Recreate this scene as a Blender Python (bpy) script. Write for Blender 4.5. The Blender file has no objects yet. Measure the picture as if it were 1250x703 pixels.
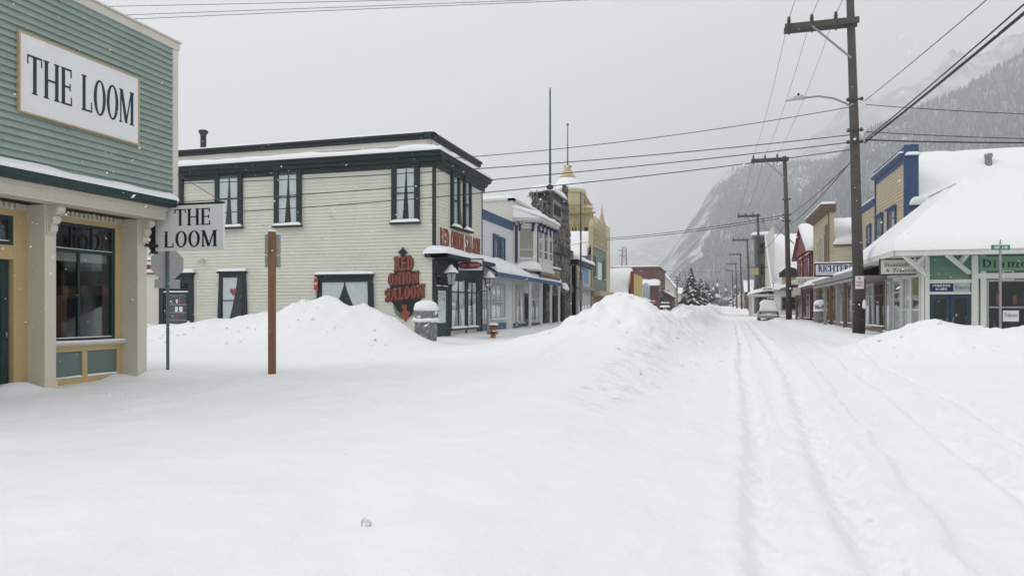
import bpy, bmesh, math, random
import numpy as np
from mathutils import Vector
rnd = random.Random(11)
nrs = np.random.RandomState(5)
sc = bpy.context.scene
COL = sc.collection
PI = math.pi
# ---------------------------------------------------------------- camera numbers and street frame
# world: +Y runs up the street, +X to the right, the viewer stands at the origin, eye height H
H, F, CX, HY, TH = 1.5, 870.0, 625.0, 378.0, math.radians(16.03)
CT, ST = math.cos(TH), math.sin(TH)
def ray(px, py):
    c = (px-CX)/F
    return c*CT-ST, c*ST+CT, (HY-py)/F
def onX(X, px, py):
    r = ray(px, py); d = X/r[0]; return (X, r[1]*d, H+r[2]*d)
def onY(Y, px, py):
    r = ray(px, py); d = Y/r[1]; return (r[0]*d, Y, H+r[2]*d)
def atd(d, px, py):
    r = ray(px, py); return (r[0]*d, r[1]*d, H+r[2]*d)

class Fr:
    """wall frame: u along the wall, w outwards from it, z up. L faces +X, R faces -X, F faces -Y"""
    def __init__(s, kind, c): s.k, s.c = kind, c
    def P(s, u, w, z):
        if s.k == 'L': return (s.c+w, u, z)
        if s.k == 'R': return (s.c-w, u, z)
        return (u, s.c-w, z)
    def uz(s, px, py, w=0.0):
        if s.k == 'F':
            p = onY(s.c-w, px, py); return p[0], p[2]
        p = onX(s.c+(w if s.k == 'L' else -w), px, py); return p[1], p[2]
    def u(s, px, w=0.0): return s.uz(px, 300, w)[0]
    def z(s, px, py, w=0.0): return s.uz(px, py, w)[1]

# ---------------------------------------------------------------- noise
def _h(ix, iy, seed):
    n = (ix.astype(np.int64)*374761393 + iy.astype(np.int64)*668265263 + seed*974634721) & 0xffffffff
    n = ((n ^ (n >> 13))*1274126177) & 0xffffffff
    return ((n ^ (n >> 16)) & 0xffff)/65535.0
def vnoise(x, y, seed=0):
    x = np.asarray(x, float); y = np.asarray(y, float)
    ix, iy = np.floor(x), np.floor(y); fx, fy = x-ix, y-iy
    fx = fx*fx*fx*(fx*(fx*6-15)+10); fy = fy*fy*fy*(fy*(fy*6-15)+10)
    a, b = _h(ix, iy, seed), _h(ix+1, iy, seed); c, d = _h(ix, iy+1, seed), _h(ix+1, iy+1, seed)
    return (a*(1-fx)+b*fx)*(1-fy)+(c*(1-fx)+d*fx)*fy
def fbm(x, y, seed=0, octv=4):
    t, a, s = 0, 1.0, 0
    for k in range(octv):
        t = t+a*vnoise(x*2**k+k*17.3, y*2**k-k*9.1, seed+k); s += a; a *= .5
    return t/s*2-1
def sstep(a, b, x):
    t = np.clip((np.asarray(x, float)-a)/(b-a), 0, 1); return t*t*(3-2*t)

# ---------------------------------------------------------------- mesh builder
ORG = {}
class MB:
    def __init__(s): s.v, s.f, s.m, s.sm = [], [], [], []
    def add(s, vs, fs, mat=0, smooth=False):
        o = len(s.v); s.v.extend([tuple(p) for p in vs])
        for f in fs:
            s.f.append([i+o for i in f]); s.m.append(mat); s.sm.append(smooth)
        return s
    def box(s, x0, x1, y0, y1, z0, z1, mat=0):
        if x0 > x1: x0, x1 = x1, x0
        if y0 > y1: y0, y1 = y1, y0
        if z0 > z1: z0, z1 = z1, z0
        return s.add([(x0,y0,z0),(x1,y0,z0),(x1,y1,z0),(x0,y1,z0),(x0,y0,z1),(x1,y0,z1),(x1,y1,z1),(x0,y1,z1)],
              [(0,3,2,1),(4,5,6,7),(0,1,5,4),(1,2,6,5),(2,3,7,6),(3,0,4,7)], mat)
    def fbox(s, fr, u0, u1, w0, w1, z0, z1, mat=0):
        a, b = fr.P(u0, w0, z0), fr.P(u1, w1, z1)
        return s.box(a[0], b[0], a[1], b[1], a[2], b[2], mat)
    def prism(s, fr, pts, w0, w1, mat=0):          # polygon in (u, z) pushed along w
        n = len(pts)
        vs = [fr.P(u, w0, z) for u, z in pts]+[fr.P(u, w1, z) for u, z in pts]
        return s.add(vs, [tuple(range(n)), tuple(range(2*n-1, n-1, -1))]+[(i, (i+1) % n, n+(i+1) % n, n+i) for i in range(n)], mat)
    def prismw(s, fr, pts, u0, u1, mat=0):         # profile in (w, z) pushed along u
        n = len(pts)
        vs = [fr.P(u0, w, z) for w, z in pts]+[fr.P(u1, w, z) for w, z in pts]
        return s.add(vs, [tuple(range(n)), tuple(range(2*n-1, n-1, -1))]+[(i, (i+1) % n, n+(i+1) % n, n+i) for i in range(n)], mat)
    def hexa(s, a, b, mat=0):                      # two quads joined
        return s.add(list(a)+list(b), [(0,1,2,3),(7,6,5,4),(0,4,5,1),(1,5,6,2),(2,6,7,3),(3,7,4,0)], mat)
    def bar(s, p0, p1, a, b=None, mat=0):          # rectangular bar between two points
        b = b or a
        p0, p1 = Vector(p0), Vector(p1); d = (p1-p0).normalized()
        up = Vector((0,0,1)) if abs(d.z) < .95 else Vector((1,0,0))
        x = d.cross(up).normalized()*a/2; y = x.cross(d).normalized()*b/2
        q = lambda p: [p-x-y, p+x-y, p+x+y, p-x+y]
        return s.hexa(q(p0), q(p1), mat)
    def tube(s, pts, r, n=6, mat=0, r1=None, smooth=True):
        pts = [Vector(p) for p in pts]; m = len(pts); r1 = r if r1 is None else r1
        vs = []
        for i, p in enumerate(pts):
            d = (pts[min(i+1, m-1)]-pts[max(i-1, 0)]).normalized()
            up = Vector((0,0,1)) if abs(d.z) < .9 else Vector((1,0,0))
            x = d.cross(up).normalized(); y = x.cross(d).normalized(); rr = r+(r1-r)*i/(m-1)
            for k in range(n):
                a = 2*PI*k/n; vs.append(p+x*math.cos(a)*rr+y*math.sin(a)*rr)
        fs = [(i*n+k, i*n+(k+1) % n, (i+1)*n+(k+1) % n, (i+1)*n+k) for i in range(m-1) for k in range(n)]
        s.add(vs, fs, mat, smooth)
        o = len(s.v)-len(vs)
        s.f += [[o+k for k in range(n)][::-1], [o+(m-1)*n+k for k in range(n)]]; s.m += [mat, mat]; s.sm += [False, False]
        return s
    def lathe(s, c, prof, n=16, mat=0, smooth=True, sx=1, sy=1, ex=2.0, jit=0):
        c = Vector(c); vs = []
        for r, z in prof:
            for k in range(n):
                a = 2*PI*k/n; ca, sa = math.cos(a), math.sin(a)
                q = (abs(ca)**ex+abs(sa)**ex)**(-1/ex)
                rr = r*q*(1+(rnd.uniform(-jit, jit) if jit else 0))
                vs.append((c.x+ca*rr*sx, c.y+sa*rr*sy, c.z+z+(rnd.uniform(-jit, jit)*.3 if jit else 0)))
        m = len(prof)
        fs = [(i*n+k, i*n+(k+1) % n, (i+1)*n+(k+1) % n, (i+1)*n+k) for i in range(m-1) for k in range(n)]
        fs += [tuple(range(n))[::-1], tuple((m-1)*n+k for k in range(n))]
        return s.add(vs, fs, mat, smooth)
    def patch(s, p00, p10, p11, p01, th, mat=0, seed=0, rough=.25, step=.25, r=None, closed=True, edge=(1,1,1,1), vert=False):
        """a soft rounded layer of snow over a four-cornered patch"""
        p00, p10, p11, p01 = map(Vector, (p00, p10, p11, p01))
        L1 = max((p10-p00).length, .01); L2 = max((p01-p00).length, .01); r = r or th*.9
        def par(L):
            n = max(2, min(60, int(L/step))); base = [i/n for i in range(n+1)]
            for q in (.06, .25, .55, 1.0):
                e = q*r/L
                if e < .5: base += [e, 1-e]
            return sorted(set(round(b, 4) for b in base))
        S, T = par(L1), par(L2)
        nrm = (p10-p00).cross(p01-p00).normalized()
        if nrm.z < 0: nrm = -nrm
        up = Vector((0,0,1.0)) if vert else (nrm+Vector((0,0,.6))).normalized()
        def pr(d): d = min(d/r, 1.0); return math.sqrt(max(0, 1-(1-d)**2))
        vs = []
        for a in S:
            for b in T:
                p = (p00*(1-a)+p10*a)*(1-b)+(p01*(1-a)+p11*a)*b
                h = 1.0
                if edge[0]: h *= pr(a*L1)
                if edge[1]: h *= pr((1-a)*L1)
                if edge[2]: h *= pr(b*L2)
                if edge[3]: h *= pr((1-b)*L2)
                k = 1+rough*float(fbm(p.x*1.1+p.z, p.y*1.1-p.z*.7, seed, 3))*1.4
                vs.append(p+up*th*h*k)
        n = len(T)
        fs = [(i*n+j, (i+1)*n+j, (i+1)*n+j+1, i*n+j+1) for i in range(len(S)-1) for j in range(n-1)]
        s.add(vs, fs, mat, True)
        if closed: s.add([p00, p10, p11, p01], [(0,3,2,1)], mat)
        return s
    def build(s, name, mats, parent=None, loc=None, bevel=0, recalc=True):
        if not isinstance(mats, (list, tuple)): mats = [mats]
        if loc is None: loc = ORG[parent.name] if parent is not None else (0,0,0)
        lx, ly, lz = loc
        me = bpy.data.meshes.new(name)
        me.from_pydata([(x-lx, y-ly, z-lz) for x, y, z in s.v], [], s.f)
        me.polygons.foreach_set('material_index', s.m); me.polygons.foreach_set('use_smooth', s.sm)
        for m in mats: me.materials.append(m)
        if recalc and len(s.f) < 60000:
            bm = bmesh.new(); bm.from_mesh(me); bmesh.ops.recalc_face_normals(bm, faces=bm.faces); bm.to_mesh(me); bm.free()
        o = bpy.data.objects.new(name, me); COL.objects.link(o)
        if parent is not None: o.parent = parent
        else: o.location = loc
        ORG[o.name] = loc
        if bevel:
            b = o.modifiers.new('Bevel', 'BEVEL'); b.width = bevel; b.segments = 2; b.limit_method = 'ANGLE'; b.harden_normals = False
        return o
def tag(o, label=None, cat=None, group=None, kind=None):
    if label: o['label'] = label
    if cat: o['category'] = cat
    if group: o['group'] = group
    if kind: o['kind'] = kind
    return o
def thing(name, label, cat, loc, group=None):
    o = bpy.data.objects.new(name, None); COL.objects.link(o); o.location = loc; o.empty_display_size = .3
    ORG[o.name] = tuple(loc); return tag(o, label, cat, group)
def dup(root, loc, label, rz=None):
    r = root.copy(); COL.objects.link(r); r.location = loc; ORG[r.name] = tuple(loc); r['label'] = label
    if rz is not None: r.rotation_euler = (0,0,rz)
    for ch in list(root.children):
        c = ch.copy(); COL.objects.link(c); c.parent = r
        for g in list(ch.children):
            d = g.copy(); COL.objects.link(d); d.parent = c
    return r

# ---------------------------------------------------------------- materials
def nd(t, kind, **kw):
    n = t.nodes.new(kind)
    for k, v in kw.items():
        if k in n.inputs.keys(): n.inputs[k].default_value = v
        else: setattr(n, k, v)
    return n
def paint(name, c, rough=.6, var=.16, scale=3.0, streak=.0, bump=.15, bscale=40, spec=.35, dirt=None, dirt_amt=.0, metal=0.0):
    """painted / plain surface: blotchy tone, fine grain along one axis, small bump, worn patches"""
    m = bpy.data.materials.new(name); m.use_nodes = True; t = m.node_tree; L = t.links
    b = t.nodes['Principled BSDF']; b.inputs['Roughness'].default_value = rough; b.inputs['Specular IOR Level'].default_value = spec
    b.inputs['Metallic'].default_value = metal
    g = nd(t, 'ShaderNodeNewGeometry')
    n1 = nd(t, 'ShaderNodeTexNoise', Scale=scale, Detail=6.0, Roughness=.6); L.new(g.outputs['Position'], n1.inputs['Vector'])
    mp = nd(t, 'ShaderNodeMapping'); mp.inputs['Scale'].default_value = (1.2,1.2,30) if streak >= 0 else (26,26,.8)
    L.new(g.outputs['Position'], mp.inputs['Vector'])
    n2 = nd(t, 'ShaderNodeTexNoise', Scale=1.6, Detail=5.0, Roughness=.7); L.new(mp.outputs[0], n2.inputs['Vector'])
    hv = nd(t, 'ShaderNodeHueSaturation'); hv.inputs['Color'].default_value = (*c, 1)
    mx = nd(t, 'ShaderNodeMath', operation='MULTIPLY_ADD'); L.new(n1.outputs[0], mx.inputs[0]); mx.inputs[1].default_value = var*2.4; mx.inputs[2].default_value = 1-var*1.2
    ad = nd(t, 'ShaderNodeMath', operation='MULTIPLY_ADD'); L.new(n2.outputs[0], ad.inputs[0]); ad.inputs[1].default_value = abs(streak)*2.4; ad.inputs[2].default_value = -abs(streak)*1.2
    sm = nd(t, 'ShaderNodeMath', operation='ADD'); L.new(mx.outputs[0], sm.inputs[0]); L.new(ad.outputs[0], sm.inputs[1])
    L.new(sm.outputs[0], hv.inputs['Value'])
    src = hv.outputs[0]
    if dirt is not None:
        n3 = nd(t, 'ShaderNodeTexNoise', Scale=scale*2.3, Detail=8.0, Roughness=.75); L.new(g.outputs['Position'], n3.inputs['Vector'])
        rp = nd(t, 'ShaderNodeValToRGB'); rp.color_ramp.elements[0].position = .62-.25*dirt_amt; rp.color_ramp.elements[1].position = .72
        L.new(n3.outputs[0], rp.inputs[0])
        mc = nd(t, 'ShaderNodeMix', data_type='RGBA'); L.new(rp.outputs[0], mc.inputs[0]); L.new(src, mc.inputs[6]); mc.inputs[7].default_value = (*dirt, 1)
        src = mc.outputs[2]
    L.new(src, b.inputs['Base Color'])
    if bump:
        nb = nd(t, 'ShaderNodeTexNoise', Scale=bscale, Detail=4.0); L.new(g.outputs['Position'], nb.inputs['Vector'])
        bp = nd(t, 'ShaderNodeBump', Strength=bump, Distance=.01); L.new(nb.outputs[0], bp.inputs['Height']); L.new(bp.outputs[0], b.inputs['Normal'])
    return m
def snow_mat(name, c=(.84,.85,.87), near=False):
    m = bpy.data.materials.new(name); m.use_nodes = True; t = m.node_tree; L = t.links
    b = t.nodes['Principled BSDF']; b.inputs['Roughness'].default_value = .75; b.inputs['Specular IOR Level'].default_value = .2
    g = nd(t, 'ShaderNodeNewGeometry')
    n1 = nd(t, 'ShaderNodeTexNoise', Scale=.6, Detail=6.0, Roughness=.6); L.new(g.outputs['Position'], n1.inputs['Vector'])
    rp = nd(t, 'ShaderNodeValToRGB'); e = rp.color_ramp.elements
    e[0].position, e[1].position = .3, .7; e[0].color = (c[0]*.97, c[1]*.972, c[2]*.975, 1); e[1].color = (*c, 1)
    L.new(n1.outputs[0], rp.inputs[0])
    src = rp.outputs[0]
    if near:   # faint grit carried by the plough, in streaks near the berm only
        n4 = nd(t, 'ShaderNodeTexNoise', Scale=2.4, Detail=9.0, Roughness=.8); L.new(g.outputs['Position'], n4.inputs['Vector'])
        r4 = nd(t, 'ShaderNodeValToRGB'); r4.color_ramp.elements[0].position = .50; r4.color_ramp.elements[1].position = .70
        L.new(n4.outputs[0], r4.inputs[0])
        at = nd(t, 'ShaderNodeAttribute', attribute_name='grit'); mm = nd(t, 'ShaderNodeMath', operation='MULTIPLY')
        L.new(r4.outputs[0], mm.inputs[0]); L.new(at.outputs['Fac'], mm.inputs[1])
        mc = nd(t, 'ShaderNodeMix', data_type='RGBA'); L.new(mm.outputs[0], mc.inputs[0]); L.new(src, mc.inputs[6]); mc.inputs[7].default_value = (.47,.47,.47,1)
        src = mc.outputs[2]
    L.new(src, b.inputs['Base Color'])
    n2 = nd(t, 'ShaderNodeTexNoise', Scale=4.2 if near else 7.0, Detail=8.0, Roughness=.62); L.new(g.outputs['Position'], n2.inputs['Vector'])
    bp = nd(t, 'ShaderNodeBump', Strength=.42, Distance=.05); L.new(n2.outputs[0], bp.inputs['Height'])
    n3 = nd(t, 'ShaderNodeTexNoise', Scale=60.0, Detail=3.0); L.new(g.outputs['Position'], n3.inputs['Vector'])
    b2 = nd(t, 'ShaderNodeBump', Strength=.32, Distance=.007); L.new(n3.outputs[0], b2.inputs['Height']); L.new(bp.outputs[0], b2.inputs['Normal'])
    L.new(b2.outputs[0], b.inputs['Normal'])
    return m
def glass_mat(name, tint=(.92,.94,.95), refl=.55):
    m = bpy.data.materials.new(name); m.use_nodes = True; t = m.node_tree; L = t.links
    t.nodes.remove(t.nodes['Principled BSDF']); out = t.nodes['Material Output']
    tr = nd(t, 'ShaderNodeBsdfTransparent', Color=(*tint, 1)); gl = nd(t, 'ShaderNodeBsdfGlossy', Roughness=.03, Color=(.9,.93,.95,1))
    fr = nd(t, 'ShaderNodeFresnel', IOR=1.45); mu = nd(t, 'ShaderNodeMath', operation='MULTIPLY'); L.new(fr.outputs[0], mu.inputs[0]); mu.inputs[1].default_value = refl
    g = nd(t, 'ShaderNodeNewGeometry'); n = nd(t, 'ShaderNodeTexNoise', Scale=1.3, Detail=1.0); L.new(g.outputs['Position'], n.inputs['Vector'])
    bp = nd(t, 'ShaderNodeBump', Strength=.12, Distance=.02); L.new(n.outputs[0], bp.inputs['Height']); L.new(bp.outputs[0], gl.inputs['Normal'])
    mx = nd(t, 'ShaderNodeMixShader'); L.new(mu.outputs[0], mx.inputs[0]); L.new(tr.outputs[0], mx.inputs[1]); L.new(gl.outputs[0], mx.inputs[2])
    L.new(mx.outputs[0], out.inputs['Surface'])
    return m
SNOW = snow_mat('snow'); SNOWG = snow_mat('ground_snow', near=True)
GLASS = glass_mat('window_glass'); GLASSD = glass_mat('dim_glass', (.80,.83,.84), .22)
DARK = paint('dark_interior', (.012,.012,.014), .9, bump=0)
CLOTH = paint('curtain_cloth', (.88,.89,.88), .9, .1, 4, -.12, 0)
BLIND = paint('window_blind', (.42,.41,.33), .8, .1, 4, .1, 0)
GREEN_CLAP = paint('sage_green_clapboard', (.278,.340,.312), .6, .14, 1.3, .13, .2, 50, dirt=(.13,.16,.145), dirt_amt=.05)
CREAM = paint('cream_paint', (.57,.53,.445), .6, .10, 1.5, -.06, .12, 45)
TRIMW = paint('off_white_trim', (.58,.56,.50), .6, .08, 2, -.05, .1)
DKGREEN = paint('dark_green_paint', (.014,.040,.036), .5, .2, 3, .1, .1)
MUSTARD = paint('mustard_paint', (.49,.37,.19), .55, .12, 2, -.08, .12)
TEAL = paint('grey_green_panel', (.13,.18,.165), .6, .1, 3, 0, .1)
SIGNW = paint('white_sign_face', (.71,.72,.735), .55, .08, 1.2, 0, .04)
WOODEDGE = paint('raw_wood_edge', (.45,.33,.2), .7, .2, 6, -.1, .1)
INK = paint('dark_teal_ink', (.012,.03,.04), .5, .2, 8, 0, 0)
BLACK = paint('black_paint', (.012,.013,.014), .45, .2, 5, 0, .1)
RO_CLAP = paint('pale_cream_clapboard', (.615,.61,.54), .65, .10, .9, .13, .2, 40, dirt=(.26,.25,.21), dirt_amt=.02)
RO_TRIM = paint('blackish_green_trim', (.012,.024,.026), .5, .25, 3, .1, .15)
RED = paint('weathered_red_letters', (.235,.064,.046), .6, .28, 9, -.15, .1)
MAROON = paint('maroon_paint', (.17,.012,.03), .5, .15, 5, 0, .05)
GALV = paint('galvanised_metal', (.30,.31,.32), .45, .15, 6, -.1, .08, metal=.6)
SIGNBACK = paint('bare_aluminium_sign_back', (.33,.335,.34), .5, .08, 4, 0, .05, metal=.3)
POSTG = paint('green_grey_steel_post', (.10,.135,.14), .5, .15, 6, -.1, .08, metal=.4)
POSTW = paint('reddish_brown_timber', (.20,.098,.055), .75, .3, 2, -.42, .5, 30, dirt=(.33,.26,.2), dirt_amt=.05)
POLE = paint('weathered_pole_wood', (.082,.076,.071), .85, .25, 2.2, -.3, .5, 25)
POLETAR = paint('tarred_pole_base', (.035,.024,.022), .8, .3, 5, -.3, .5, 25, dirt=(.10,.035,.025), dirt_amt=.3)
WIRE = paint('black_cable', (.03,.03,.032), .6, .1, 3, 0, 0)
WIREG = paint('grey_bare_wire', (.13,.13,.135), .5, .1, 3, 0, 0, metal=.5)
INSUL = paint('brown_porcelain', (.06,.04,.035), .3, .1, 8, 0, 0)
BINM = paint('grey_plastic_bin', (.17,.17,.175), .6, .35, 3, 0, .5, 9, dirt=(.75,.76,.78), dirt_amt=.25)
HYDR = paint('orange_hydrant_paint', (.40,.155,.035), .5, .2, 10, 0, .15)
BLUE = paint('cobalt_blue_trim', (.040,.082,.185), .5, .15, 3, -.06, .1)
WHITEB = paint('white_board_siding', (.60,.61,.63), .6, .06, 1.5, .06, .1)
BLGREY = paint('pale_grey_paint', (.44,.45,.45), .6, .1, 2, -.06, .1)
BAYW = paint('ivory_bay_paint', (.60,.59,.55), .6, .07, 2, -.05, .1)
NAVY = paint('navy_bracket_paint', (.022,.036,.10), .5, .15, 4, 0, .1)
BROWNSIGN = paint('brown_board', (.12,.085,.06), .7, .25, 4, .15, .2)
STICK = paint('grey_driftwood', (.235,.22,.205), .9, .4, 2.5, -.2, .5, 18)
STICKD = paint('dark_driftwood', (.085,.078,.074), .9, .35, 2.5, -.2, .5, 18)
YEL = paint('pale_yellow_hotel_paint', (.54,.48,.32), .6, .12, 1.2, -.05, .1)
COPPER = paint('orange_copper_roof', (.34,.20,.10), .45, .2, 2, -.1, .1)
GOLD = paint('gold_paint', (.50,.40,.22), .4, .15, 5, 0, .05)
GREYW = paint('grey_shingle_wall', (.16,.165,.17), .75, .15, 1.5, .1, .2)
TANST = paint('tan_carved_front', (.44,.36,.235), .7, .2, 2, 0, .25)
TEALF = paint('faded_teal_front', (.17,.225,.215), .6, .1, 2, .08, .1)
SKYBL = paint('light_blue_banner', (.13,.29,.47), .6, .15, 4, 0, .02)
BRICK = paint('dark_red_wall', (.135,.062,.062), .8, .2, 1.2, .15, .2)
REDT = paint('deep_red_timber', (.175,.036,.042), .6, .18, 2, -.08, .1)
YELSIGN = paint('yellow_board', (.52,.42,.12), .6, .12, 2, 0, .05)
REDSIGN = paint('red_board', (.42,.035,.05), .5, .1, 3, 0, .02)
TANW = paint('tan_clapboard', (.47,.40,.285), .65, .1, 1.3, .12, .15)
CREAMW = paint('cream_plain_wall', (.55,.51,.40), .65, .08, 1.3, .05, .1)
BROWNT = paint('brown_trim', (.14,.085,.055), .65, .2, 3, -.1, .15)
GREYP = paint('grey_brown_porch_paint', (.30,.28,.255), .65, .15, 2, -.1, .15)
FASCIA = paint('grey_fascia_paint', (.25,.25,.27), .6, .1, 2, 0, .1)
EAVE = paint('pale_mint_trim', (.60,.62,.57), .6, .07, 2, -.05, .1)
DGREEN = paint('mid_green_siding', (.125,.225,.160), .6, .1, 1.5, .08, .12)
DKBLUE = paint('dark_blue_door_paint', (.016,.040,.070), .4, .15, 4, 0, .05)
NAVYS = paint('navy_sign_face', (.013,.022,.10), .45, .1, 4, 0, 0)
RUSTC = paint('rusty_corrugated_iron', (.075,.05,.048), .7, .35, 3, -.3, .2)
CREAMS = paint('cream_sign_face', (.62,.62,.55), .6, .05, 2, 0, .03)
STREETG = paint('green_street_sign', (.006,.19,.115), .4, .08, 4, 0, 0)
CARP = paint('silver_car_paint', (.36,.37,.38), .35, .05, 3, 0, 0)
TYRE = paint('black_rubber', (.02,.02,.021), .8, .1, 5, 0, .1)
TAIL = paint('red_lamp_lens', (.30,.012,.012), .2, .05, 5, 0, 0)
LENS = paint('frosted_lantern_glass', (.32,.34,.35), .2, .2, 9, 0, 0)
LAMPM = paint('grey_lamp_housing', (.42,.43,.44), .45, .1, 4, 0, .02)
BARK = paint('dark_bark', (.045,.038,.033), .9, .3, 4, -.3, .5)
NEEDLE = paint('conifer_needles', (.032,.041,.038), .8, .3, 1.5, 0, 0)
TWIG = paint('bare_grey_twigs', (.085,.08,.076), .9, .3, 1.5, 0, 0)
ROOMW = paint('brown_shop_interior', (.12,.075,.068), .9, .5, 2.0, -.4, 0)
ORNBR = paint('warm_wood_interior', (.25,.10,.05), .8, .5, 2.0, -.3, 0)

# ---------------------------------------------------------------- common building pieces
def clap(mb, fr, u0, u1, z0, z1, course=.15, mat=0, w=.0, out=.034):
    n = max(1, round((z1-z0)/course)); c = (z1-z0)/n
    for i in range(n):
        a = z0+i*c; j = rnd.uniform(-.003, .003)
        q = [fr.P(u0, w+out+j, a), fr.P(u1, w+out+rnd.uniform(-.003,.003), a), fr.P(u1, w+.004, a+c), fr.P(u0, w+.004, a+c)]
        mb.add(q+[fr.P(u0, w-.01, a), fr.P(u1, w-.01, a)], [(0,1,2,3),(0,4,5,1)], mat)
    return mb
def ledge_snow(parent, fr, u0, u1, w0, w1, z, th, seed=0, name='snow_cover', dz=0, mat=None):
    mb = MB(); mb.patch(fr.P(u0,w0,z+dz), fr.P(u1,w0,z+dz), fr.P(u1,w1,z), fr.P(u0,w1,z), th, 0, seed, step=.3)
    return mb.build(name, mat or SNOW, parent)
def sheet_curtain(fr, u0, u1, z0, z1, w, gather=0, waves=7, amp=.012, top=None):
    """wavy cloth; gather pulls the lower edge to one side (+1 right, -1 left)"""
    mb = MB(); n, m = 28, 8; vs = []
    for j in range(m+1):
        t = j/m; z = z1+(z0-z1)*t
        for i in range(n+1):
            s = i/n; a, b = u0, u1
            if gather > 0: a = u0+(u1-u0)*.62*abs(gather)*t**1.3
            if gather < 0: b = u1-(u1-u0)*.62*abs(gather)*t**1.3
            vs.append(fr.P(a+(b-a)*s, w+amp*math.sin(s*waves*2*PI+t), z))
    mb.add(vs, [(j*(n+1)+i, j*(n+1)+i+1, (j+1)*(n+1)+i+1, (j+1)*(n+1)+i) for j in range(m) for i in range(n)], 0, True)
    return mb
def window(parent, fr, u0, u1, z0, z1, fm, trim=.11, nu=1, nz=2, curtain=None, sill=True, snow=.12, w=.042, name='window',
           proj=.075, hood=0, barm=None, taper=0, label=None, split=None, back=None):
    if u0 > u1: u0, u1 = u1, u0
    mb = MB()
    a, b = u0+trim, u1-trim; c, d = z0+(trim*.6 if sill else 0), z1-trim
    mb.fbox(fr, u0+.01, u1-.01, w-.02, w+.004, z0+.01, z1-.01, 1)
    if taper:
        mb.prism(fr, [(u0-taper, z0), (a-taper, z0), (a, z1), (u0, z1)], w, w+proj); mb.prism(fr, [(b+taper, z0), (u1+taper, z0), (u1, z1), (b, z1)], w, w+proj)
    else:
        mb.fbox(fr, u0, a, w, w+proj, z0, z1); mb.fbox(fr, b, u1, w, w+proj, z0, z1)
    mb.fbox(fr, a, b, w, w+proj-.003, d, z1); mb.fbox(fr, a, b, w, w+proj-.004, z0, c)
    if hood:
        mb.fbox(fr, u0-.06, u1+.06, w, w+proj+.09, z1+.002, z1+hood)
    if sill: mb.fbox(fr, u0-.05, u1+.05, w, w+proj+.09, z0-.09, z0-.002)
    bw = .022 if (u1-u0) < 1.6 else .03
    bm_ = 2 if barm is not None else 0
    for k in range(1, nu): mb.fbox(fr, a+(b-a)*k/nu-bw, a+(b-a)*k/nu+bw, w+.03, w+proj-.012, c, d, bm_)
    zs = split if split else [c+(d-c)*k/nz for k in range(1, nz)]
    for z in zs: mb.fbox(fr, a, b, w+.03, w+proj-.018, z-bw, z+bw, bm_)
    o = mb.build(name, [fm, back or DARK, barm or fm], parent)
    if label: o['label'] = label
    g = MB(); g.fbox(fr, a-.004, b+.004, w+.040, w+.045, c-.004, d+.004); g.build('pane', GLASS, o)
    if curtain == 'sheer':
        k = sheet_curtain(fr, a, b, c, d, w+.021, 0, 6, .013); k.build('curtain', CLOTH, o)
    elif curtain == 'drape':
        for q0, q1, gg in ((0, .50, -.55), (.56, 1.0, .45)):
            k = sheet_curtain(fr, a+(b-a)*q0, a+(b-a)*q1, c, d-.06, w+.021, gg, 4, .012); k.build('curtain', CLOTH, o)
    elif curtain == 'pair':
        m_ = (a+b)/2
        k = sheet_curtain(fr, a, m_-.02, c, d, w+.022, -1, 5, .007); k.build('curtain', CLOTH, o)
        k = sheet_curtain(fr, m_+.02, b, c, d, w+.022, 1, 5, .007); k.build('curtain', CLOTH, o)
    elif curtain == 'one':
        k = sheet_curtain(fr, a, a+(b-a)*.75, c, d, w+.022, -1, 5, .007); k.build('curtain', CLOTH, o)
    elif curtain == 'blind':
        k = MB(); k.fbox(fr, a, b, w+.015, w+.022, c+(d-c)*.06, d); k.build('blind', BLIND, o)
    if snow and sill:
        ledge_snow(o, fr, u0-.04, u1+.04, w+.05, w+proj+.10, z0-.002, snow, rnd.randint(0,99), 'sill_snow')
    if snow and hood:
        ledge_snow(o, fr, u0-.08, u1+.08, w-.02, w+proj+.10, z1+hood, max(snow,.1), rnd.randint(0,99), 'hood_snow')
    return o
def gable_snow_roof(parent, x0, x1, y0, y1, ze, zr, along='X', th=.3, mat=None, over=.35, name='roof', seed=0):
    """gable roof, ridge along X or Y, with its snow cover"""
    mb = MB(); sn = MB()
    if along == 'X':
        ym = (y0+y1)/2
        k = (zr-ze)/(ym-y0)
        A = [(x0-over,y0-over,ze-k*over),(x1+over,y0-over,ze-k*over),(x1+over,ym,zr),(x0-over,ym,zr)]
        B = [(x0-over,y1+over,ze-k*over),(x1+over,y1+over,ze-k*over),(x1+over,ym,zr),(x0-over,ym,zr)]
        g = [[(x,y0,ze),(x,y1,ze),(x,ym,zr)] for x in (x0,x1)]
    else:
        xm = (x0+x1)/2
        k = (zr-ze)/(xm-x0)
        A = [(x0-over,y0-over,ze-k*over),(x0-over,y1+over,ze-k*over),(xm,y1+over,zr),(xm,y0-over,zr)]
        B = [(x1+over,y0-over,ze-k*over),(x1+over,y1+over,ze-k*over),(xm,y1+over,zr),(xm,y0-over,zr)]
        g = [[(x0,y,ze),(x1,y,ze),(xm,y,zr)] for y in (y0,y1)]
    for q in (A, B):
        q = [Vector(p) for p in q]; dn = Vector((0,0,-.12))
        mb.hexa(q, [p+dn for p in q])
        up = Vector((0,0,.004))
        sn.patch(q[0]+up, q[1]+up, q[2]+up, q[3]+up, th, 0, seed, .15, .6, closed=True, edge=(1,1,1,0))
    for t in g: mb.add(t, [(0,1,2)], 1)
    r = mb.build(name, [mat or BROWNT, mat or BROWNT], parent); sn.build('snow_cover', SNOW, r)
    return r
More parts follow.
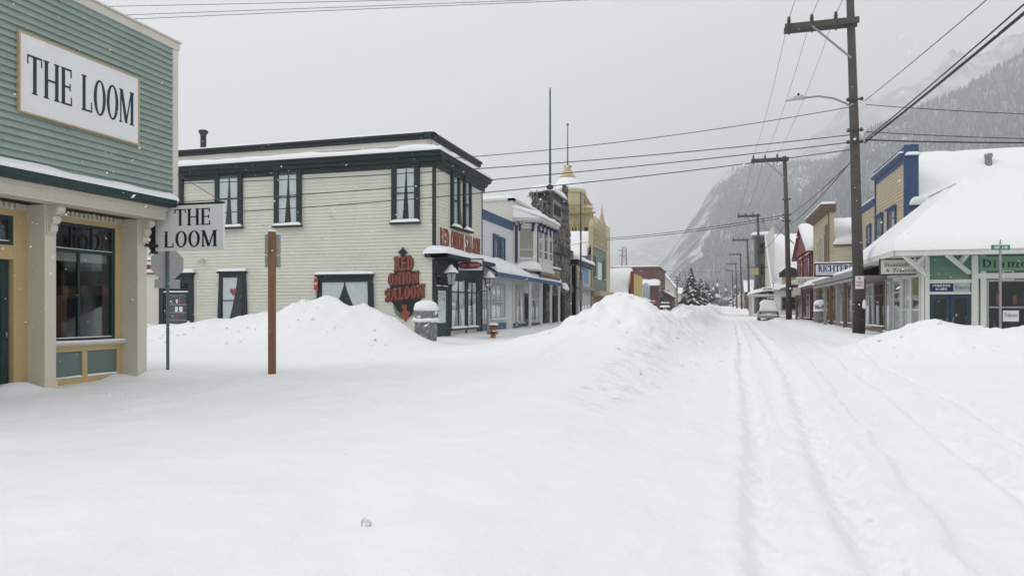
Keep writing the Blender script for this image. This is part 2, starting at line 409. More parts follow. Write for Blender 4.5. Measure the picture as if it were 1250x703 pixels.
# ---------------------------------------------------------------- lettering: every glyph is drawn from stems, bars, serifs and bowls
def _ring(cx, cy, rx, ry, wx, wy, a0, a1, n=12):
    o, i = [], []
    for k in range(n+1):
        a = math.radians(a0+(a1-a0)*k/n); o.append((cx+rx*math.cos(a), cy+ry*math.sin(a))); i.append((cx+(rx-wx)*math.cos(a), cy+(ry-wy)*math.sin(a)))
    return o+i[::-1]
def glyph(ch, W=.16, t=.045, s=.06, h=.04):
    P = []
    R = lambda x0, y0, x1, y1: P.append([(x0,y0),(x1,y0),(x1,y1),(x0,y1)])
    def stem(x, w=W, y0=0, y1=1, bot=True, top=True):
        R(x, y0, x+w, y1)
        if bot and s: R(x-s, y0, x+w+s, y0+h)
        if top and s: R(x-s, y1-h, x+w+s, y1)
    def dg(x0, y0, x1, y1, w): P.append([(x0,y0),(x0+w,y0),(x1+w,y1),(x1,y1)])
    def O(cx, cy, rx, ry, w):
        P.append(_ring(cx, cy, rx, ry, w, t, -90, 90)); P.append(_ring(cx, cy, rx, ry, w, t, 90, 270))
    x = s
    if ch == ' ': return [], .34
    if ch == 'T':
        R(0, 1-t, .70, 1); stem(.35-W/2, top=False); R(0, .76, t, 1-t); R(.70-t, .76, .70, 1-t); return P, .70
    if ch == 'H':
        stem(x); stem(x+.36+W); R(x+W, .5-t/2, x+.36+W, .5+t/2); return P, 2*s+.36+2*W
    if ch in 'EF':
        stem(x); R(x+W, 1-t, x+.50, 1); R(x+W, .5-t/2, x+.40, .5+t/2); R(x+.40, .40, x+.40+t, .60); R(x+.5-t, .78, x+.5, 1-t)
        if ch == 'E': R(x+W, 0, x+.52, t); R(x+.52-t, t, x+.52, .24)
        return P, x+.56
    if ch == 'L':
        stem(x); R(x+W, 0, x+.52, t); R(x+.52-t, t, x+.52, .28); return P, x+.55
    if ch == 'I': stem(x); return P, 2*s+W
    if ch == 'O': O(.34, .5, .34, .515, W); return P, .68
    if ch == 'C':
        P.append(_ring(.34, .5, .34, .515, W, t, 50, 310, 16)); R(.52, .68, .52+t*1.3, .93); R(.52, .10, .52+t, .28); return P, .62
    if ch == 'G':
        P.append(_ring(.34, .5, .34, .515, W, t, 50, 310, 16)); R(.46, 0.08, .46+W, .46); R(.40, .42, .66, .46); return P, .70
    if ch == 'D':
        stem(x, bot=True); P.append(_ring(x+W*.8, .5, .48, .5, W, t, -90, 90)); return P, x+W*.8+.50
    if ch in 'PRB':
        stem(x); P.append(_ring(x+W*.8, .74, .36, .26, W, t, -90, 90))
        if ch == 'R': dg(x+.46, 0, x+.24, .5, W); R(x+.44, 0, x+.68, h); return P, x+.66
        if ch == 'B': P.append(_ring(x+W*.8, .26, .40, .26, W, t, -90, 90))
        return P, x+W*.8+.40
    if ch == 'N':
        stem(x, t*1.5, top=True); stem(x+.50, t*1.5, bot=False); dg(x+.36+t, 0, x-.02, 1, W); return P, x+.50+t*1.5+s
    if ch == 'M':
        stem(x, t*1.4); stem(x+.66, W); dg(x+.30, 0.02, x, 1, W); dg(x+.34, 0.02, x+.66, 1, t*1.3); return P, x+.66+W+s
    if ch == 'A':
        dg(.04, 0, .32, 1, t*1.4); dg(.54, 0, .30, 1, W); R(.15, .32, .52, .32+t)
        if s: R(0, 0, .16, h); R(.50, 0, .58+W, h)
        return P, .58+W
    if ch == 'S':
        P.append(_ring(.28, .745, .27, .265, t*1.6, t*1.3, 30, 190, 10)); P.append(_ring(.28, .255, .28, .265, t*1.6, t*1.3, 210, 370, 10))
        P.append([(.01,.80),(.01,.66),(.22,.44),(.56,.30),(.56,.20),(.52,.16),(.40,.34),(.12,.54)][:] if W < .1 else [(.01,.84),(.01,.62),(.10,.52),(.36,.38),(.56,.14),(.56,.34),(.47,.47),(.20,.60)])
        R(.46, .70, .46+t*1.6, .95); R(.04, .06, .04+t*1.6, .32); return P, .58
    if ch == 'W':
        dg(.20, 0, 0, 1, W); dg(.22, 0, .42, 1, t*1.3); dg(.58, 0, .38, 1, W); dg(.60, 0, .80, 1, t*1.3); return P, .88
    if ch == 'Y':
        stem(.30, top=False, y1=.48); dg(.30, .45, .02, 1, W); dg(.36, .45, .62, 1, t*1.4); return P, .70
    if ch == 'V': dg(.26, 0, 0, 1, W); dg(.28, 0, .50, 1, t*1.4); return P, .62
    if ch == '2': P.append(_ring(.27, .72, .27, .28, W, t*1.4, -10, 170)); dg(.0, t, .36, .62, W*.9); R(0, 0, .54, t*1.4); return P, .56
    if ch == 'U':
        R(x, .28, x+W, 1); R(x+.46, .28, x+.46+t, 1); P.append(_ring(x+.23+t/2, .28, .23+t/2, .29, W*.9, t, 180, 360)); R(x-s,1-h,x+W+s,1); R(x+.46-s,1-h,x+.46+t+s,1); return P, x+.52+s
    if ch == 'K':
        stem(x); dg(x+.16, .42, x+.44, 1, t*1.5); dg(x+.46, 0, x+.22, .56, W); return P, x+.64
    if ch == '&':
        O(.26, .74, .20, .26, t*2.4); O(.24, .26, .24, .27, t*2.6); dg(.50, 0, .16, .62, W*.8); dg(.44, .2, .56, .46, t*1.4); return P, .68
    xh = .66; wl = W*.85
    if ch == 'o': O(.27, xh/2, .27, xh/2+.01, wl); return P, .54
    if ch == 'i':
        stem(x, wl, 0, xh); P.append(_ring(x+wl/2, .84, wl*.62, .09, wl*.6, .088, 0, 180)); P.append(_ring(x+wl/2, .84, wl*.62, .09, wl*.6, .088, 180, 360)); return P, 2*s+wl
    if ch == 'l': stem(x, wl, 0, 1); return P, 2*s+wl
    if ch in 'nmrh':
        stem(x, wl, 0, 1 if ch == 'h' else xh)
        if ch == 'r': P.append(_ring(x+.22, xh-.20, .22, .20, t*1.4, t*1.4, 40, 180)); return P, x+.42
        P.append(_ring(x+wl*.5+.18, xh-.22, .20+wl*.4, .22, wl*.8, t, 0, 180)); stem(x+.28+wl*.1, wl, 0, xh-.2, top=False)
        if ch == 'm':
            P.append(_ring(x+wl*.5+.18+.33, xh-.22, .20+wl*.4, .22, wl*.8, t, 0, 180)); stem(x+.61+wl*.1, wl, 0, xh-.2, top=False); return P, x+.64+wl+s
        return P, x+.31+wl+s
    if ch == 'a':
        P.append(_ring(.22, xh-.20, .22, .20, t*1.5, t, 0, 160)); R(.44-wl, .02, .44, xh-.2); P.append(_ring(.24, .19, .24, .20, wl*.8, t, 90, 270)); P.append(_ring(.24, .19, .2, .20, wl*.3, t, -90, 90)); R(.40, 0, .52, h); return P, .54
    if ch == 'd':
        O(.25, xh/2, .25, xh/2+.01, wl); R(.44, 0, .44+wl, 1); R(.36, 1-h, .44, 1); R(.44+wl, 0, .50+wl, h); return P, .52+wl
    if ch == 'p':
        stem(x, wl, -.28, xh); P.append(_ring(x+wl*.6, xh/2, .34, xh/2, wl, t, -90, 90)); return P, x+wl*.6+.38
    if ch in 'ce':
        P.append(_ring(.26, xh/2, .26, xh/2+.01, wl, t, 35 if ch == 'c' else 0, 320, 14))
        if ch == 'e': R(.1, xh/2-.02, .50, xh/2+.03)
        else: R(.38, .42, .46, .58)
        return P, .50
    if ch == 's':
        P.append(_ring(.21, xh-.18, .19, .18, t*1.5, t, 30, 200)); P.append(_ring(.21, .18, .20, .18, t*1.5, t, 200, 380))
        P.append([(.02,.52),(.02,.40),(.24,.28),(.41,.10),(.41,.24),(.22,.38)]); R(.34, .46, .34+t*1.4, .63); R(.03, .04, .03+t*1.4, .22); return P, .44
    if ch == 't':
        R(x, .06, x+wl, .86); R(x-.10, xh-t, x+.26, xh); P.append(_ring(x+wl+.06, .12, .12+wl*.5, .13, wl*.8, t, 180, 330)); return P, x+.32
    R(.05, 0, .3, xh); return P, .4
def text(mb, fr, string, u0, u1, z0, z1, w0, w1, mat=0, style=(.16,.045,.06,.04), gap=.06, shear=0, fall=0):
    """letters fitted between u0 and u1 (u0 > u1 is allowed), cap height z0..z1"""
    runs, x = [], 0.0
    for ch in string:
        g, wd = glyph(ch, *style); runs.append((x, g)); x += wd+gap
    tot = x-gap; k = (u1-u0)/tot; hz = z1-z0; q = 0
    for x, g in runs:
        for p in g:
            q += 1
            pts = [(u0+k*(x+a)+shear*(b)*hz*(1 if k > 0 else -1), z0+b*hz+fall*(x+a)/tot) for a, b in p]
            mb.prism(fr, pts, w0, w1+.0006*(q % 5), mat)
    return mb
DIDONE = (.155,.05,.055,.035); SLAB = (.21,.10,.06,.10); SANS = (.15,.13,0,.0); BOOK = (.15,.06,.05,.05); WEST = (.175,.08,.06,.08)
# ---------------------------------------------------------------- snow-covered ground
def interp(x, xs, ys): return np.interp(x, xs, ys)
def street_rise(Y): return .0078*np.clip(np.asarray(Y, float)-12, 0, 520)
def ground_z(X, Y, full=False):
    X = np.asarray(X, float); Y = np.asarray(Y, float)
    z = street_rise(Y)
    nearf = 1-sstep(60, 200, Y)
    # untouched field on the near left
    left = sstep(.05, -1.7, X)*(1-sstep(22, 30, Y))*sstep(-11.2, -6.5, X)
    z = z+left*(.17+.05*fbm(X*.5, Y*.42, 3)+.05*fbm(X*1.7, Y*1.2, 4, 3))
    z = z+.065*fbm(X*.22, Y*.22, 9)*nearf*sstep(3, 9, Y)
    z = z+.03*fbm(X*2.2, Y*1.3, 14, 5)*nearf+.02*np.abs(fbm(X*5.5, Y*2.5, 15, 4))*nearf
    # shallow swath along the cross street on the left
    z = z-.07*np.exp(-((Y-(18.6+.04*X))/.9)**2)*sstep(-3, -7, X)+.05*np.exp(-((Y-(20.2+.04*X+.4*fbm(X*.4, 0*X, 8)))/.5)**2)*sstep(-3, -7, X)
    z = z+.06*np.exp(-((Y-(10.8-.25*(X+6)+.3*fbm(X*.5, 0*X+4, 8)))/.55)**2)*sstep(-2, -4, X)*(1-sstep(-10.5, -11.5, X)*1)
    # ploughed berm up the middle of the street
    cx = interp(Y, [6,10,14,20,25,32,45,60,100,200,400], [-2.4,-2.5,-2.6,-3.0,-3.3,-3.2,-2.9,-2.4,-1.6,-.9,-.6])+.35*fbm(Y*.12, Y*0, 21)
    hc = interp(Y, [4,8,11,14,17,20,23,26,29,32,35,38,42,46,52,58,66,75,90,110,200,420,600], [.02,.11,.27,.48,.78,1.08,1.40,1.56,1.52,1.32,1.12,.95,1.12,1.32,1.12,1.16,1.02,1.18,1.1,1.22,1.25,1.2,0])
    hc = hc*(1+.20*fbm(Y*.35, Y*0+3, 22, 3)*sstep(12, 24, Y))
    dx = X-cx
    wl = interp(Y, [8,14,20,25,32,45,100], [1.1,1.5,2.1,2.6,2.5,1.9,1.8]); wr = interp(Y, [8,14,20,25,32,45,100], [.95,1.25,1.7,2.2,2.2,1.9,1.8])
    pr = np.where(dx < 0, np.exp(-np.abs(dx/wl)**1.7), np.exp(-np.abs(dx/wr)**3.0))
    lump = .42*fbm(X*.75, Y*.6, 31, 3)+.24*fbm(X*1.7, Y*1.3, 32, 3)+.06*np.abs(fbm(X*2.6, Y*2.2, 33, 3))-.04
    berm = hc*pr*(1+lump*sstep(9, 20, Y))
    z = z+berm
    # bank along the cross street before the cream corner building
    bh = interp(X, [-80,-34,-25,-21.5,-19.2,-17.4,-16.3,-15.0,-14.1,-13.4,-12.6,-11.7,-10.9,-10.0], [.7,.7,.68,.74,1.06,1.24,1.52,1.72,1.62,1.50,1.10,.66,.26,0])
    yc = 25.2+.5*fbm(X*.3, X*0, 41)
    dy = Y-yc
    pb = np.where(dy < 0, np.exp(-np.abs(dy/2.7)**1.9), np.exp(-np.abs(dy/1.9)**2.2))
    z = z+bh*pb*(1+.24*fbm(X*1.0, Y*.9, 43, 4)+.10*np.abs(fbm(X*3, Y*2.6, 45, 3)))
    # bank before the green corner shop
    rh = interp(X, [3.0,3.9,4.7,5.5,6.4,7.3,8.2,9.2,10.5,14,24,70], [0,.12,.48,.84,1.12,.95,.82,.92,1.0,1.02,1.0,.95])
    yr = 24.6+.5*fbm(X*.35, X*0, 51)
    dy = Y-yr
    pq = np.where(dy < 0, np.exp(-np.abs(dy/2.7)**1.8), np.exp(-np.abs(dy/2.0)**2.2))
    z = z+rh*pq*(1+.20*fbm(X*1.1, Y*.9, 53, 4)+.12*np.abs(fbm(X*3, Y*2.6, 55, 3)))
    # raised boardwalk edges, low shovelled ridge along the right kerb
    z = z+sstep(4.3, 5.6, X)*sstep(28, 32, Y)*(.30+.12*fbm(X*.9, Y*.8, 61))*(1-.4*sstep(6.4, 7.2, X))*(1-sstep(300, 400, Y))
    z = z+sstep(-10.2, -11.2, X)*sstep(27.5, 29.5, Y)*(.13+.05*fbm(X*.9, Y*.8, 63))*(1-sstep(300, 400, Y))
    # drifts against the shop front on the near left
    for gx, gy, gh, gr in ((-12.25,10.0,.20,.42), (-11.95,12.95,.15,.32), (-12.4,12.35,.10,.3), (-12.3,9.3,.1,.5)):
        z = z+gh*np.exp(-((X-gx)**2+(Y-gy)**2)/gr**2)
    # wheel ruts
    xr = interp(Y, [-10,4,9,19,30,60,150], [-.3,.27,.50,.64,.98,1.5,1.9])
    xr2 = interp(Y, [-10,4,8,17.5,30,60,150], [.5,.95,1.13,1.62,1.95,2.45,2.85])
    x3 = interp(Y, [-10,4,6.2,8.6,17,30], [2.2,2.45,2.55,2.66,3.2,3.9]); x3b = x3+interp(Y, [4,8,13,30], [.5,.62,.75,.7])
    on = (1-sstep(120, 260, Y)); nr = (1-sstep(24, 36, Y))
    wob = .07*fbm(Y*.5, Y*0, 71, 3)
    def rut(c, w, dep, lip):
        d = (X-c-wob)/w
        return (-dep*np.exp(-d**4)+lip*np.exp(-(np.abs(d)-1.7)**2/.4)*(1+.9*fbm(X*7, Y*3, 73, 3)))*(1-.7*sstep(24, 60, Y))
    z = z+on*(rut(xr, .13, .085, .03)+rut(xr2, .17, .085, .035))+nr*(rut(x3, .13, .06, .03)+rut(x3b, .10, .04, .02))
    # packed shoulder right of the second rut, dropping to an untracked strip
    xs_ = interp(Y, [-10,4,6,10,18,30], [1.0,1.36,1.54,1.82,2.35,2.9])+.07*fbm(Y*1.6, Y*0, 81, 3)+.03*fbm(X*6, Y*5, 83, 2)
    z = z-.06*sstep(-.05, .06, X-xs_)*sstep(.15, -.25, X-x3)*nr
    z = z+.03*np.exp(-((X-xr2-.42)/.25)**2)*nr+.045*np.exp(-((X-x3-.38)/.2)**2)*nr
    for c, b_ in ((xr+.02, .20), (xr2+.03, .26), (x3+.1, .24), (x3b, .15)):
        m_ = np.exp(-((X-c-wob)/b_)**4)*(1-sstep(24, 36, Y))
        z = z+m_*(.040*fbm(X*7, Y*3.6, 75, 4)+.040*np.clip(fbm(X*14, Y*9, 77, 3), -.2, 1)+.03*np.clip(fbm(X*19, Y*12, 79, 2)-.15, 0, 1))
    # gentle bed at the viewer's lane
    z = z-.03*sstep(-.2, .4, X)*sstep(4.6, 3.8, X)*(1-sstep(40, 70, Y))
    if full:
        grit = np.clip(np.exp(-((dx-wr*.9)/.45)**2)*sstep(8, 10.5, Y)*(1-sstep(30, 45, Y))*1.0, 0, 1)
        return z, grit
    return z
def gz(x, y): return float(ground_z(np.array([x]), np.array([y]))[0])
def axis(segs):
    out = []
    for a, b, st in segs: out += list(np.arange(a, b, st))
    out.append(segs[-1][1]); return np.array(out)
def geo(a, b, s, k):
    o = [a]
    while o[-1] < b: o.append(o[-1]+s); s *= k
    return o
def grid_mesh(name, X, Y, Z, mat, attr=None, smooth=True):
    ny, nx = Z.shape
    me = bpy.data.meshes.new(name)
    me.vertices.add(nx*ny)
    me.vertices.foreach_set('co', np.stack([X, Y, Z], -1).astype(np.float32).ravel())
    i = np.arange(ny-1)[:, None]*nx+np.arange(nx-1)[None]
    q = np.stack([i, i+1, i+nx+1, i+nx], -1).reshape(-1, 4)
    n = len(q)
    me.loops.add(n*4); me.loops.foreach_set('vertex_index', q.astype(np.int32).ravel())
    me.polygons.add(n); me.polygons.foreach_set('loop_start', np.arange(0, n*4, 4, dtype=np.int32))
    me.polygons.foreach_set('use_smooth', np.full(n, smooth))
    me.update(calc_edges=True)
    me.materials.append(mat)
    if attr is not None:
        a = me.attributes.new('grit', 'FLOAT', 'POINT'); a.data.foreach_set('value', attr.astype(np.float32).ravel())
    o = bpy.data.objects.new(name, me); COL.objects.link(o); return o
xs = [-x for x in geo(30, 6000, .8, 1.16)[::-1]][:-1]+list(axis([(-30,-14,.2),(-14,-4.6,.13),(-4.6,-.6,.075),(-.6,4.6,.032),(4.6,5.4,.08),(5.4,16,.15)]))[:-1]+geo(16, 6000, .3, 1.15)
ys = list(axis([(-30,-4,2.),(-4,2.6,.4),(2.6,12,.05),(12,20,.075),(20,46,.14),(46,110,.5)]))[:-1]+geo(110, 9000, .8, 1.10)
GX, GY = np.meshgrid(np.array(xs), np.array(ys))
GZ, GR = ground_z(GX, GY, True)
tag(grid_mesh('snowy_ground', GX, GY, GZ, SNOWG, GR), kind='structure')

# broken chunks of ploughed snow lying on the banks
ck = MB()
def chunk(x, y, r):
    z = gz(x, y); n = 7
    prof = [(.35*r,-.4*r), (.95*r,-.1*r), (.9*r,.35*r), (.45*r,.62*r)]
    ck.lathe((x, y, z+.02*r), prof, n, 0, True, rnd.uniform(.7,1.3), rnd.uniform(.7,1.3), 2.2, .16)
for k in range(90):
    q = rnd.random()
    if q < .45:
        y = rnd.uniform(13, 40); x = float(interp(y, [10,25,40], [-2.6,-3.3,-3.0]))+rnd.gauss(.3, 1.5)
    elif q < .75: x = rnd.uniform(-24, -11); y = 25.0+rnd.gauss(-1.2, 1.3)
    else: x = rnd.uniform(4.4, 14); y = 24.4+rnd.gauss(-1.4, 1.3)
    chunk(x, y, rnd.choice([.03,.04,.05,.06,.07]))
chunk(-2.12, 4.04, .024); chunk(-2.08, 4.02, .015)
def block(x, y, r):
    z = gz(x, y)-.25*r; a = rnd.uniform(0, PI); q = []
    for sz in (-1, 1):
        for k in range(4):
            an = a+PI/4+k*PI/2; j = lambda: rnd.uniform(.6, 1.15)
            q.append((x+r*j()*math.cos(an), y+r*j()*math.sin(an), z+r*(.35+.45*sz*j())))
    ck.hexa(q[:4], q[4:])
for k in range(150):
    s_ = rnd.random()
    if s_ < .6: y = rnd.uniform(11, 34); cx_ = float(interp(y, [6,10,14,20,25,32,45], [-2.4,-2.5,-2.6,-3.0,-3.3,-3.2,-2.9])); x = cx_+float(interp(y, [8,14,20,25,32], [1.0,1.5,2.1,2.6,2.5]))+rnd.gauss(0,.4)
    elif s_ < .8: x = rnd.uniform(-22,-11); y = 22.8+rnd.gauss(0,.7)
    else: x = rnd.uniform(4.2,12); y = 21.6+rnd.gauss(0,.8)
    block(x, y, rnd.choice([.025,.03,.04,.05,.06,.09]))
tag(ck.build('snow_chunks', SNOW), kind='stuff')

# ---------------------------------------------------------------- mountains (heightfields far up the valley) and their woods
def slope_mat(name, snow, rock, thr, stretch):
    m = bpy.data.materials.new(name); m.use_nodes = True; t = m.node_tree; L = t.links
    b = t.nodes['Principled BSDF']; b.inputs['Roughness'].default_value = .9; b.inputs['Specular IOR Level'].default_value = .1
    g = nd(t, 'ShaderNodeNewGeometry'); mp = nd(t, 'ShaderNodeMapping'); mp.inputs['Scale'].default_value = stretch
    L.new(g.outputs['Position'], mp.inputs['Vector'])
    n = nd(t, 'ShaderNodeTexNoise', Scale=1.0, Detail=9.0, Roughness=.68); L.new(mp.outputs[0], n.inputs['Vector'])
    rp = nd(t, 'ShaderNodeValToRGB'); e = rp.color_ramp.elements; e[0].position, e[1].position = thr-.06, thr+.06
    e[0].color = (*rock, 1); e[1].color = (*snow, 1); L.new(n.outputs[0], rp.inputs[0]); L.new(rp.outputs[0], b.inputs['Base Color'])
    return m
CLIFF = slope_mat('snowy_cliff_face', (.62,.64,.67), (.085,.085,.09), .52, (.010,.010,.0045))
WOODED = slope_mat('snow_under_trees', (.42,.44,.46), (.09,.092,.095), .50, (.012,.012,.006))
FOREST = [paint('far_spruce', (.060,.068,.074), .9, .25, .02, 0, 0), paint('far_snowy_spruce', (.20,.21,.22), .9, .2, .02, 0, 0)]
def mountain(name, prof, d0, d1, mat, seed, amp=.10, p=1.0, na=260, nt=90, back=1.35):
    px = np.linspace(prof[0][0], prof[-1][0], na); yy = np.interp(px, [q[0] for q in prof], [q[1] for q in prof])
    t = np.linspace(0, back, nt)
    A, T = np.meshgrid(px, t)
    zr = (HY-yy)/F
    c = (A-CX)/F; ridge = d1*(1+.06*fbm(A*.01, A*0, seed+5))
    D = d0+(ridge-d0)*T
    rx, ry = c*CT-ST, c*ST+CT
    X, Y = rx*D, ry*D
    zt = zr[None]*ridge+H
    up = np.clip(T, 0, 1)**p; dn = np.clip(T-1, 0, 1)
    Z = 3.0+(zt-3.0)*(up-dn*.9)
    sp = ridge*.0009
    Z = Z+zt*amp*fbm(X/(d1*.055), Y/(d1*.055), seed, 6)*np.clip(T*1.6, 0, 1)*np.where(T > 1, 1, np.clip((1.06-T)*5, .22, 1))
    o = grid_mesh(name, X, Y, Z, mat, None, True); tag(o, kind='structure')
    return X, Y, Z, T
def wood(name, M, count, hgt, tmax, mask):
    X, Y, Z, T = M
    ny, nx = X.shape
    n = count*3
    a = nrs.uniform(0, nx-1.001, n); b = nrs.uniform(0, (ny-1)*tmax/T.max(), n)
    i, j = a.astype(int), b.astype(int); fa, fb = a-i, b-j
    def bl(G): return (G[j,i]*(1-fa)+G[j,i+1]*fa)*(1-fb)+(G[j+1,i]*(1-fa)+G[j+1,i+1]*fa)*fb
    x, y, z, t = bl(X), bl(Y), bl(Z), bl(T)
    keep = mask(x, y, t)
    x, y, z = x[keep][:count], y[keep][:count], z[keep][:count]; n = len(x)
    h = hgt*nrs.uniform(.55, 1.25, n); r = h*.17; k = 5
    V = np.zeros((n, k+1, 3), np.float32)
    for q in range(k):
        an = 2*PI*q/k+nrs.uniform(0, .6, n)
        V[:,q,0] = x+r*np.cos(an); V[:,q,1] = y+r*np.sin(an); V[:,q,2] = z+h*.02
    V[:,k,0], V[:,k,1], V[:,k,2] = x, y, z+h
    base = (np.arange(n)*(k+1))[:,None]
    Fc = np.stack([np.stack([base[:,0]+q, base[:,0]+(q+1) % k, base[:,0]+k], -1) for q in range(k)], 1).reshape(-1, 3)
    me = bpy.data.meshes.new(name); me.vertices.add(n*(k+1)); me.vertices.foreach_set('co', V.ravel())
    nf = len(Fc); me.loops.add(nf*3); me.loops.foreach_set('vertex_index', Fc.astype(np.int32).ravel())
    me.polygons.add(nf); me.polygons.foreach_set('loop_start', np.arange(0, nf*3, 3, dtype=np.int32))
    mi = np.repeat((nrs.rand(n) < .30).astype(np.int32), k); me.polygons.foreach_set('material_index', mi)
    me.update(calc_edges=True)
    for q in FOREST: me.materials.append(q)
    o = bpy.data.objects.new(name, me); COL.objects.link(o); return tag(o, kind='stuff')
M1 = mountain('bluff_mountain', [(700,376),(745,366),(790,338),(812,316),(832,288),(850,262),(866,232),(880,214),(900,207),(925,203),(950,203),(985,199),(1020,198),(1060,205),(1140,230),(1260,270)], 1500, 2500, CLIFF, 101, .10, .9)
M2 = mountain('wooded_mountain', [(845,375),(870,358),(895,335),(915,310),(937,290),(960,258),(985,232),(1010,206),(1040,180),(1065,160),(1100,143),(1140,128),(1180,106),(1215,84),(1250,64),(1330,26),(1450,-20),(1700,-60)], 800, 1900, WOODED, 131, .06, 1.0)
M3 = mountain('cloudy_mountain', [(820,330),(880,260),(930,215),(965,188),(1000,160),(1050,128),(1100,104),(1140,88),(1175,66),(1200,58),(1230,40),(1300,10),(1450,-20)], 4200, 5800, CLIFF, 161, .10, .9, 160, 60)
M4 = mountain('valley_head_mountain', [(480,350),(560,345),(640,335),(700,326),(745,312),(785,296),(820,286),(860,288),(900,300),(960,320)], 4600, 6400, CLIFF, 181, .10, .9, 160, 60)
def m1mask(x, y, t):
    s = fbm(x/140, y/140, 201, 4); r = fbm((x+y*.4)/60, (y-x*.2)/420, 205, 4)
    az = np.degrees(np.arctan2(x*CT+y*ST, -x*ST+y*CT)); pxx = CX+F*np.tan(np.radians(az))
    edge = (pxx-(845+ (1-t)*-80))/70            # the cliffs lie along the left flank
    return (s*.55+r*.6+np.clip(edge-.55, -.6, .8) > .02) & (nrs.rand(len(x)) < .9)
def m2mask(x, y, t):
    r = fbm(x/40, y/260, 215, 4)
    return (r > -.38)
wood('bluff_forest', M1, 17000, 17, 1.0, m1mask)
wood('hillside_forest', M2, 30000, 17, 1.02, m2mask)

# ---------------------------------------------------------------- sky, sun, haze, camera
w = bpy.data.worlds.new('World'); sc.world = w; w.use_nodes = True
t = w.node_tree; L = t.links; bg = t.nodes['Background']
sky = nd(t, 'ShaderNodeTexSky', sky_type='NISHITA'); sky.sun_disc = False
SUN_EL, SUN_ROT = math.radians(42), math.radians(246)
sky.sun_elevation = SUN_EL; sky.sun_rotation = SUN_ROT; sky.dust_density = 4.0; sky.air_density = 1.0
hs = nd(t, 'ShaderNodeHueSaturation', Saturation=.12); L.new(sky.outputs[0], hs.inputs['Color'])
tc = nd(t, 'ShaderNodeTexCoord'); n = nd(t, 'ShaderNodeTexNoise', Scale=1.6, Detail=4.0); mp = nd(t, 'ShaderNodeMapping'); mp.inputs['Scale'].default_value = (1,1,3.2)
L.new(tc.outputs['Generated'], mp.inputs[0]); L.new(mp.outputs[0], n.inputs['Vector'])
rp = nd(t, 'ShaderNodeValToRGB'); e = rp.color_ramp.elements; SKYV = 10.1
e[0].position, e[1].position = .3, .7; e[0].color = (.975,.988,.99,1); e[1].color = (1.01,1.02,1.02,1); L.new(n.outputs[0], rp.inputs[0])
sx = nd(t, 'ShaderNodeSeparateXYZ'); L.new(tc.outputs['Generated'], sx.inputs[0])
# overcast: the zenith is brighter than the horizon
rz = nd(t, 'ShaderNodeMapRange'); rz.inputs[1].default_value = 0.0; rz.inputs[2].default_value = 1.0; rz.inputs[3].default_value = SKYV*.83; rz.inputs[4].default_value = SKYV*1.10
L.new(sx.outputs[2], rz.inputs[0])
ml = nd(t, 'ShaderNodeVectorMath', operation='SCALE'); L.new(rp.outputs[0], ml.inputs[0]); L.new(rz.outputs[0], ml.inputs['Scale'])
mx = nd(t, 'ShaderNodeMix', data_type='RGBA'); mx.inputs[0].default_value = .88; L.new(hs.outputs[0], mx.inputs[6]); L.new(ml.outputs[0], mx.inputs[7])
L.new(mx.outputs[2], bg.inputs[0]); bg.inputs[1].default_value = .1
sd = bpy.data.lights.new('sun', 'SUN'); sd.energy = .55; sd.angle = math.radians(25); sd.color = (1,.985,.96)
so = bpy.data.objects.new('sun', sd); COL.objects.link(so); so.location = (-20,-30,60)
az = SUN_ROT; dv = Vector((math.sin(az)*math.cos(SUN_EL), math.cos(az)*math.cos(SUN_EL), math.sin(SUN_EL)))
so.rotation_euler = dv.to_track_quat('Z', 'Y').to_euler()
hz = MB(); hz.box(-7000, 7000, -60, 9500, -3, 1500)
hm = bpy.data.materials.new('snowy_air'); hm.use_nodes = True; t = hm.node_tree; t.nodes.remove(t.nodes['Principled BSDF'])
pv = nd(t, 'ShaderNodeVolumePrincipled'); pv.inputs['Density'].default_value = .00035; pv.inputs['Color'].default_value = (.93,.947,.965,1); pv.inputs['Anisotropy'].default_value = .2
t.links.new(pv.outputs[0], t.nodes['Material Output'].inputs['Volume'])
tag(hz.build('haze', hm, None, (0,0,0)), kind='stuff')
cd = bpy.data.cameras.new('camera'); cam = bpy.data.objects.new('camera', cd); COL.objects.link(cam); sc.camera = cam
cam.location = (0,0,H); cam.rotation_euler = (PI/2,0,TH); cd.sensor_width = 36; cd.lens = 36*F/1250; cd.shift_y = (HY-351.5)/1250
cd.clip_start = .05; cd.clip_end = 30000
sc.view_settings.view_transform = 'Standard'; sc.view_settings.look = 'None'; sc.view_settings.exposure = .05; sc.view_settings.gamma = 1
sc.cycles.volume_bounces = 2; sc.cycles.max_bounces = 8; sc.cycles.transparent_max_bounces = 12
# ================================================================ THE LOOM shop, near left
XL, XP, XR = -11.6, -12.0, -12.45       # upper front, pillar fronts, recessed shop front
A, AP, AR = Fr('L', XL), Fr('L', XP), Fr('L', XR)
loom = thing('shop_building', 'sage green clapboard shop with tall false front and cream pillars, nearest on the left', 'building', (-13, 9, 0))
Y0, Y1 = 3.0, 13.24
mb = MB(); clap(mb, A, Y0, Y1-.16, 3.86, 7.27, .128, 0, 0, .055); mb.fbox(A, Y0, Y1-.02, -.30, 0, 3.74, 7.28); mb.build('false_front', GREEN_CLAP, loom)
mb = MB(); mb.fbox(A, Y1-.17, Y1, -.32, .045, 3.86, 7.265); mb.build('corner_board', TRIMW, loom, bevel=.006)
mb = MB(); mb.fbox(A, Y0, Y1+.03, -.36, .06, 7.27, 7.43); mb.fbox(A, Y0, Y1+.06, -.38, .10, 7.432, 7.468); mb.build('cornice', TRIMW, loom, bevel=.006)
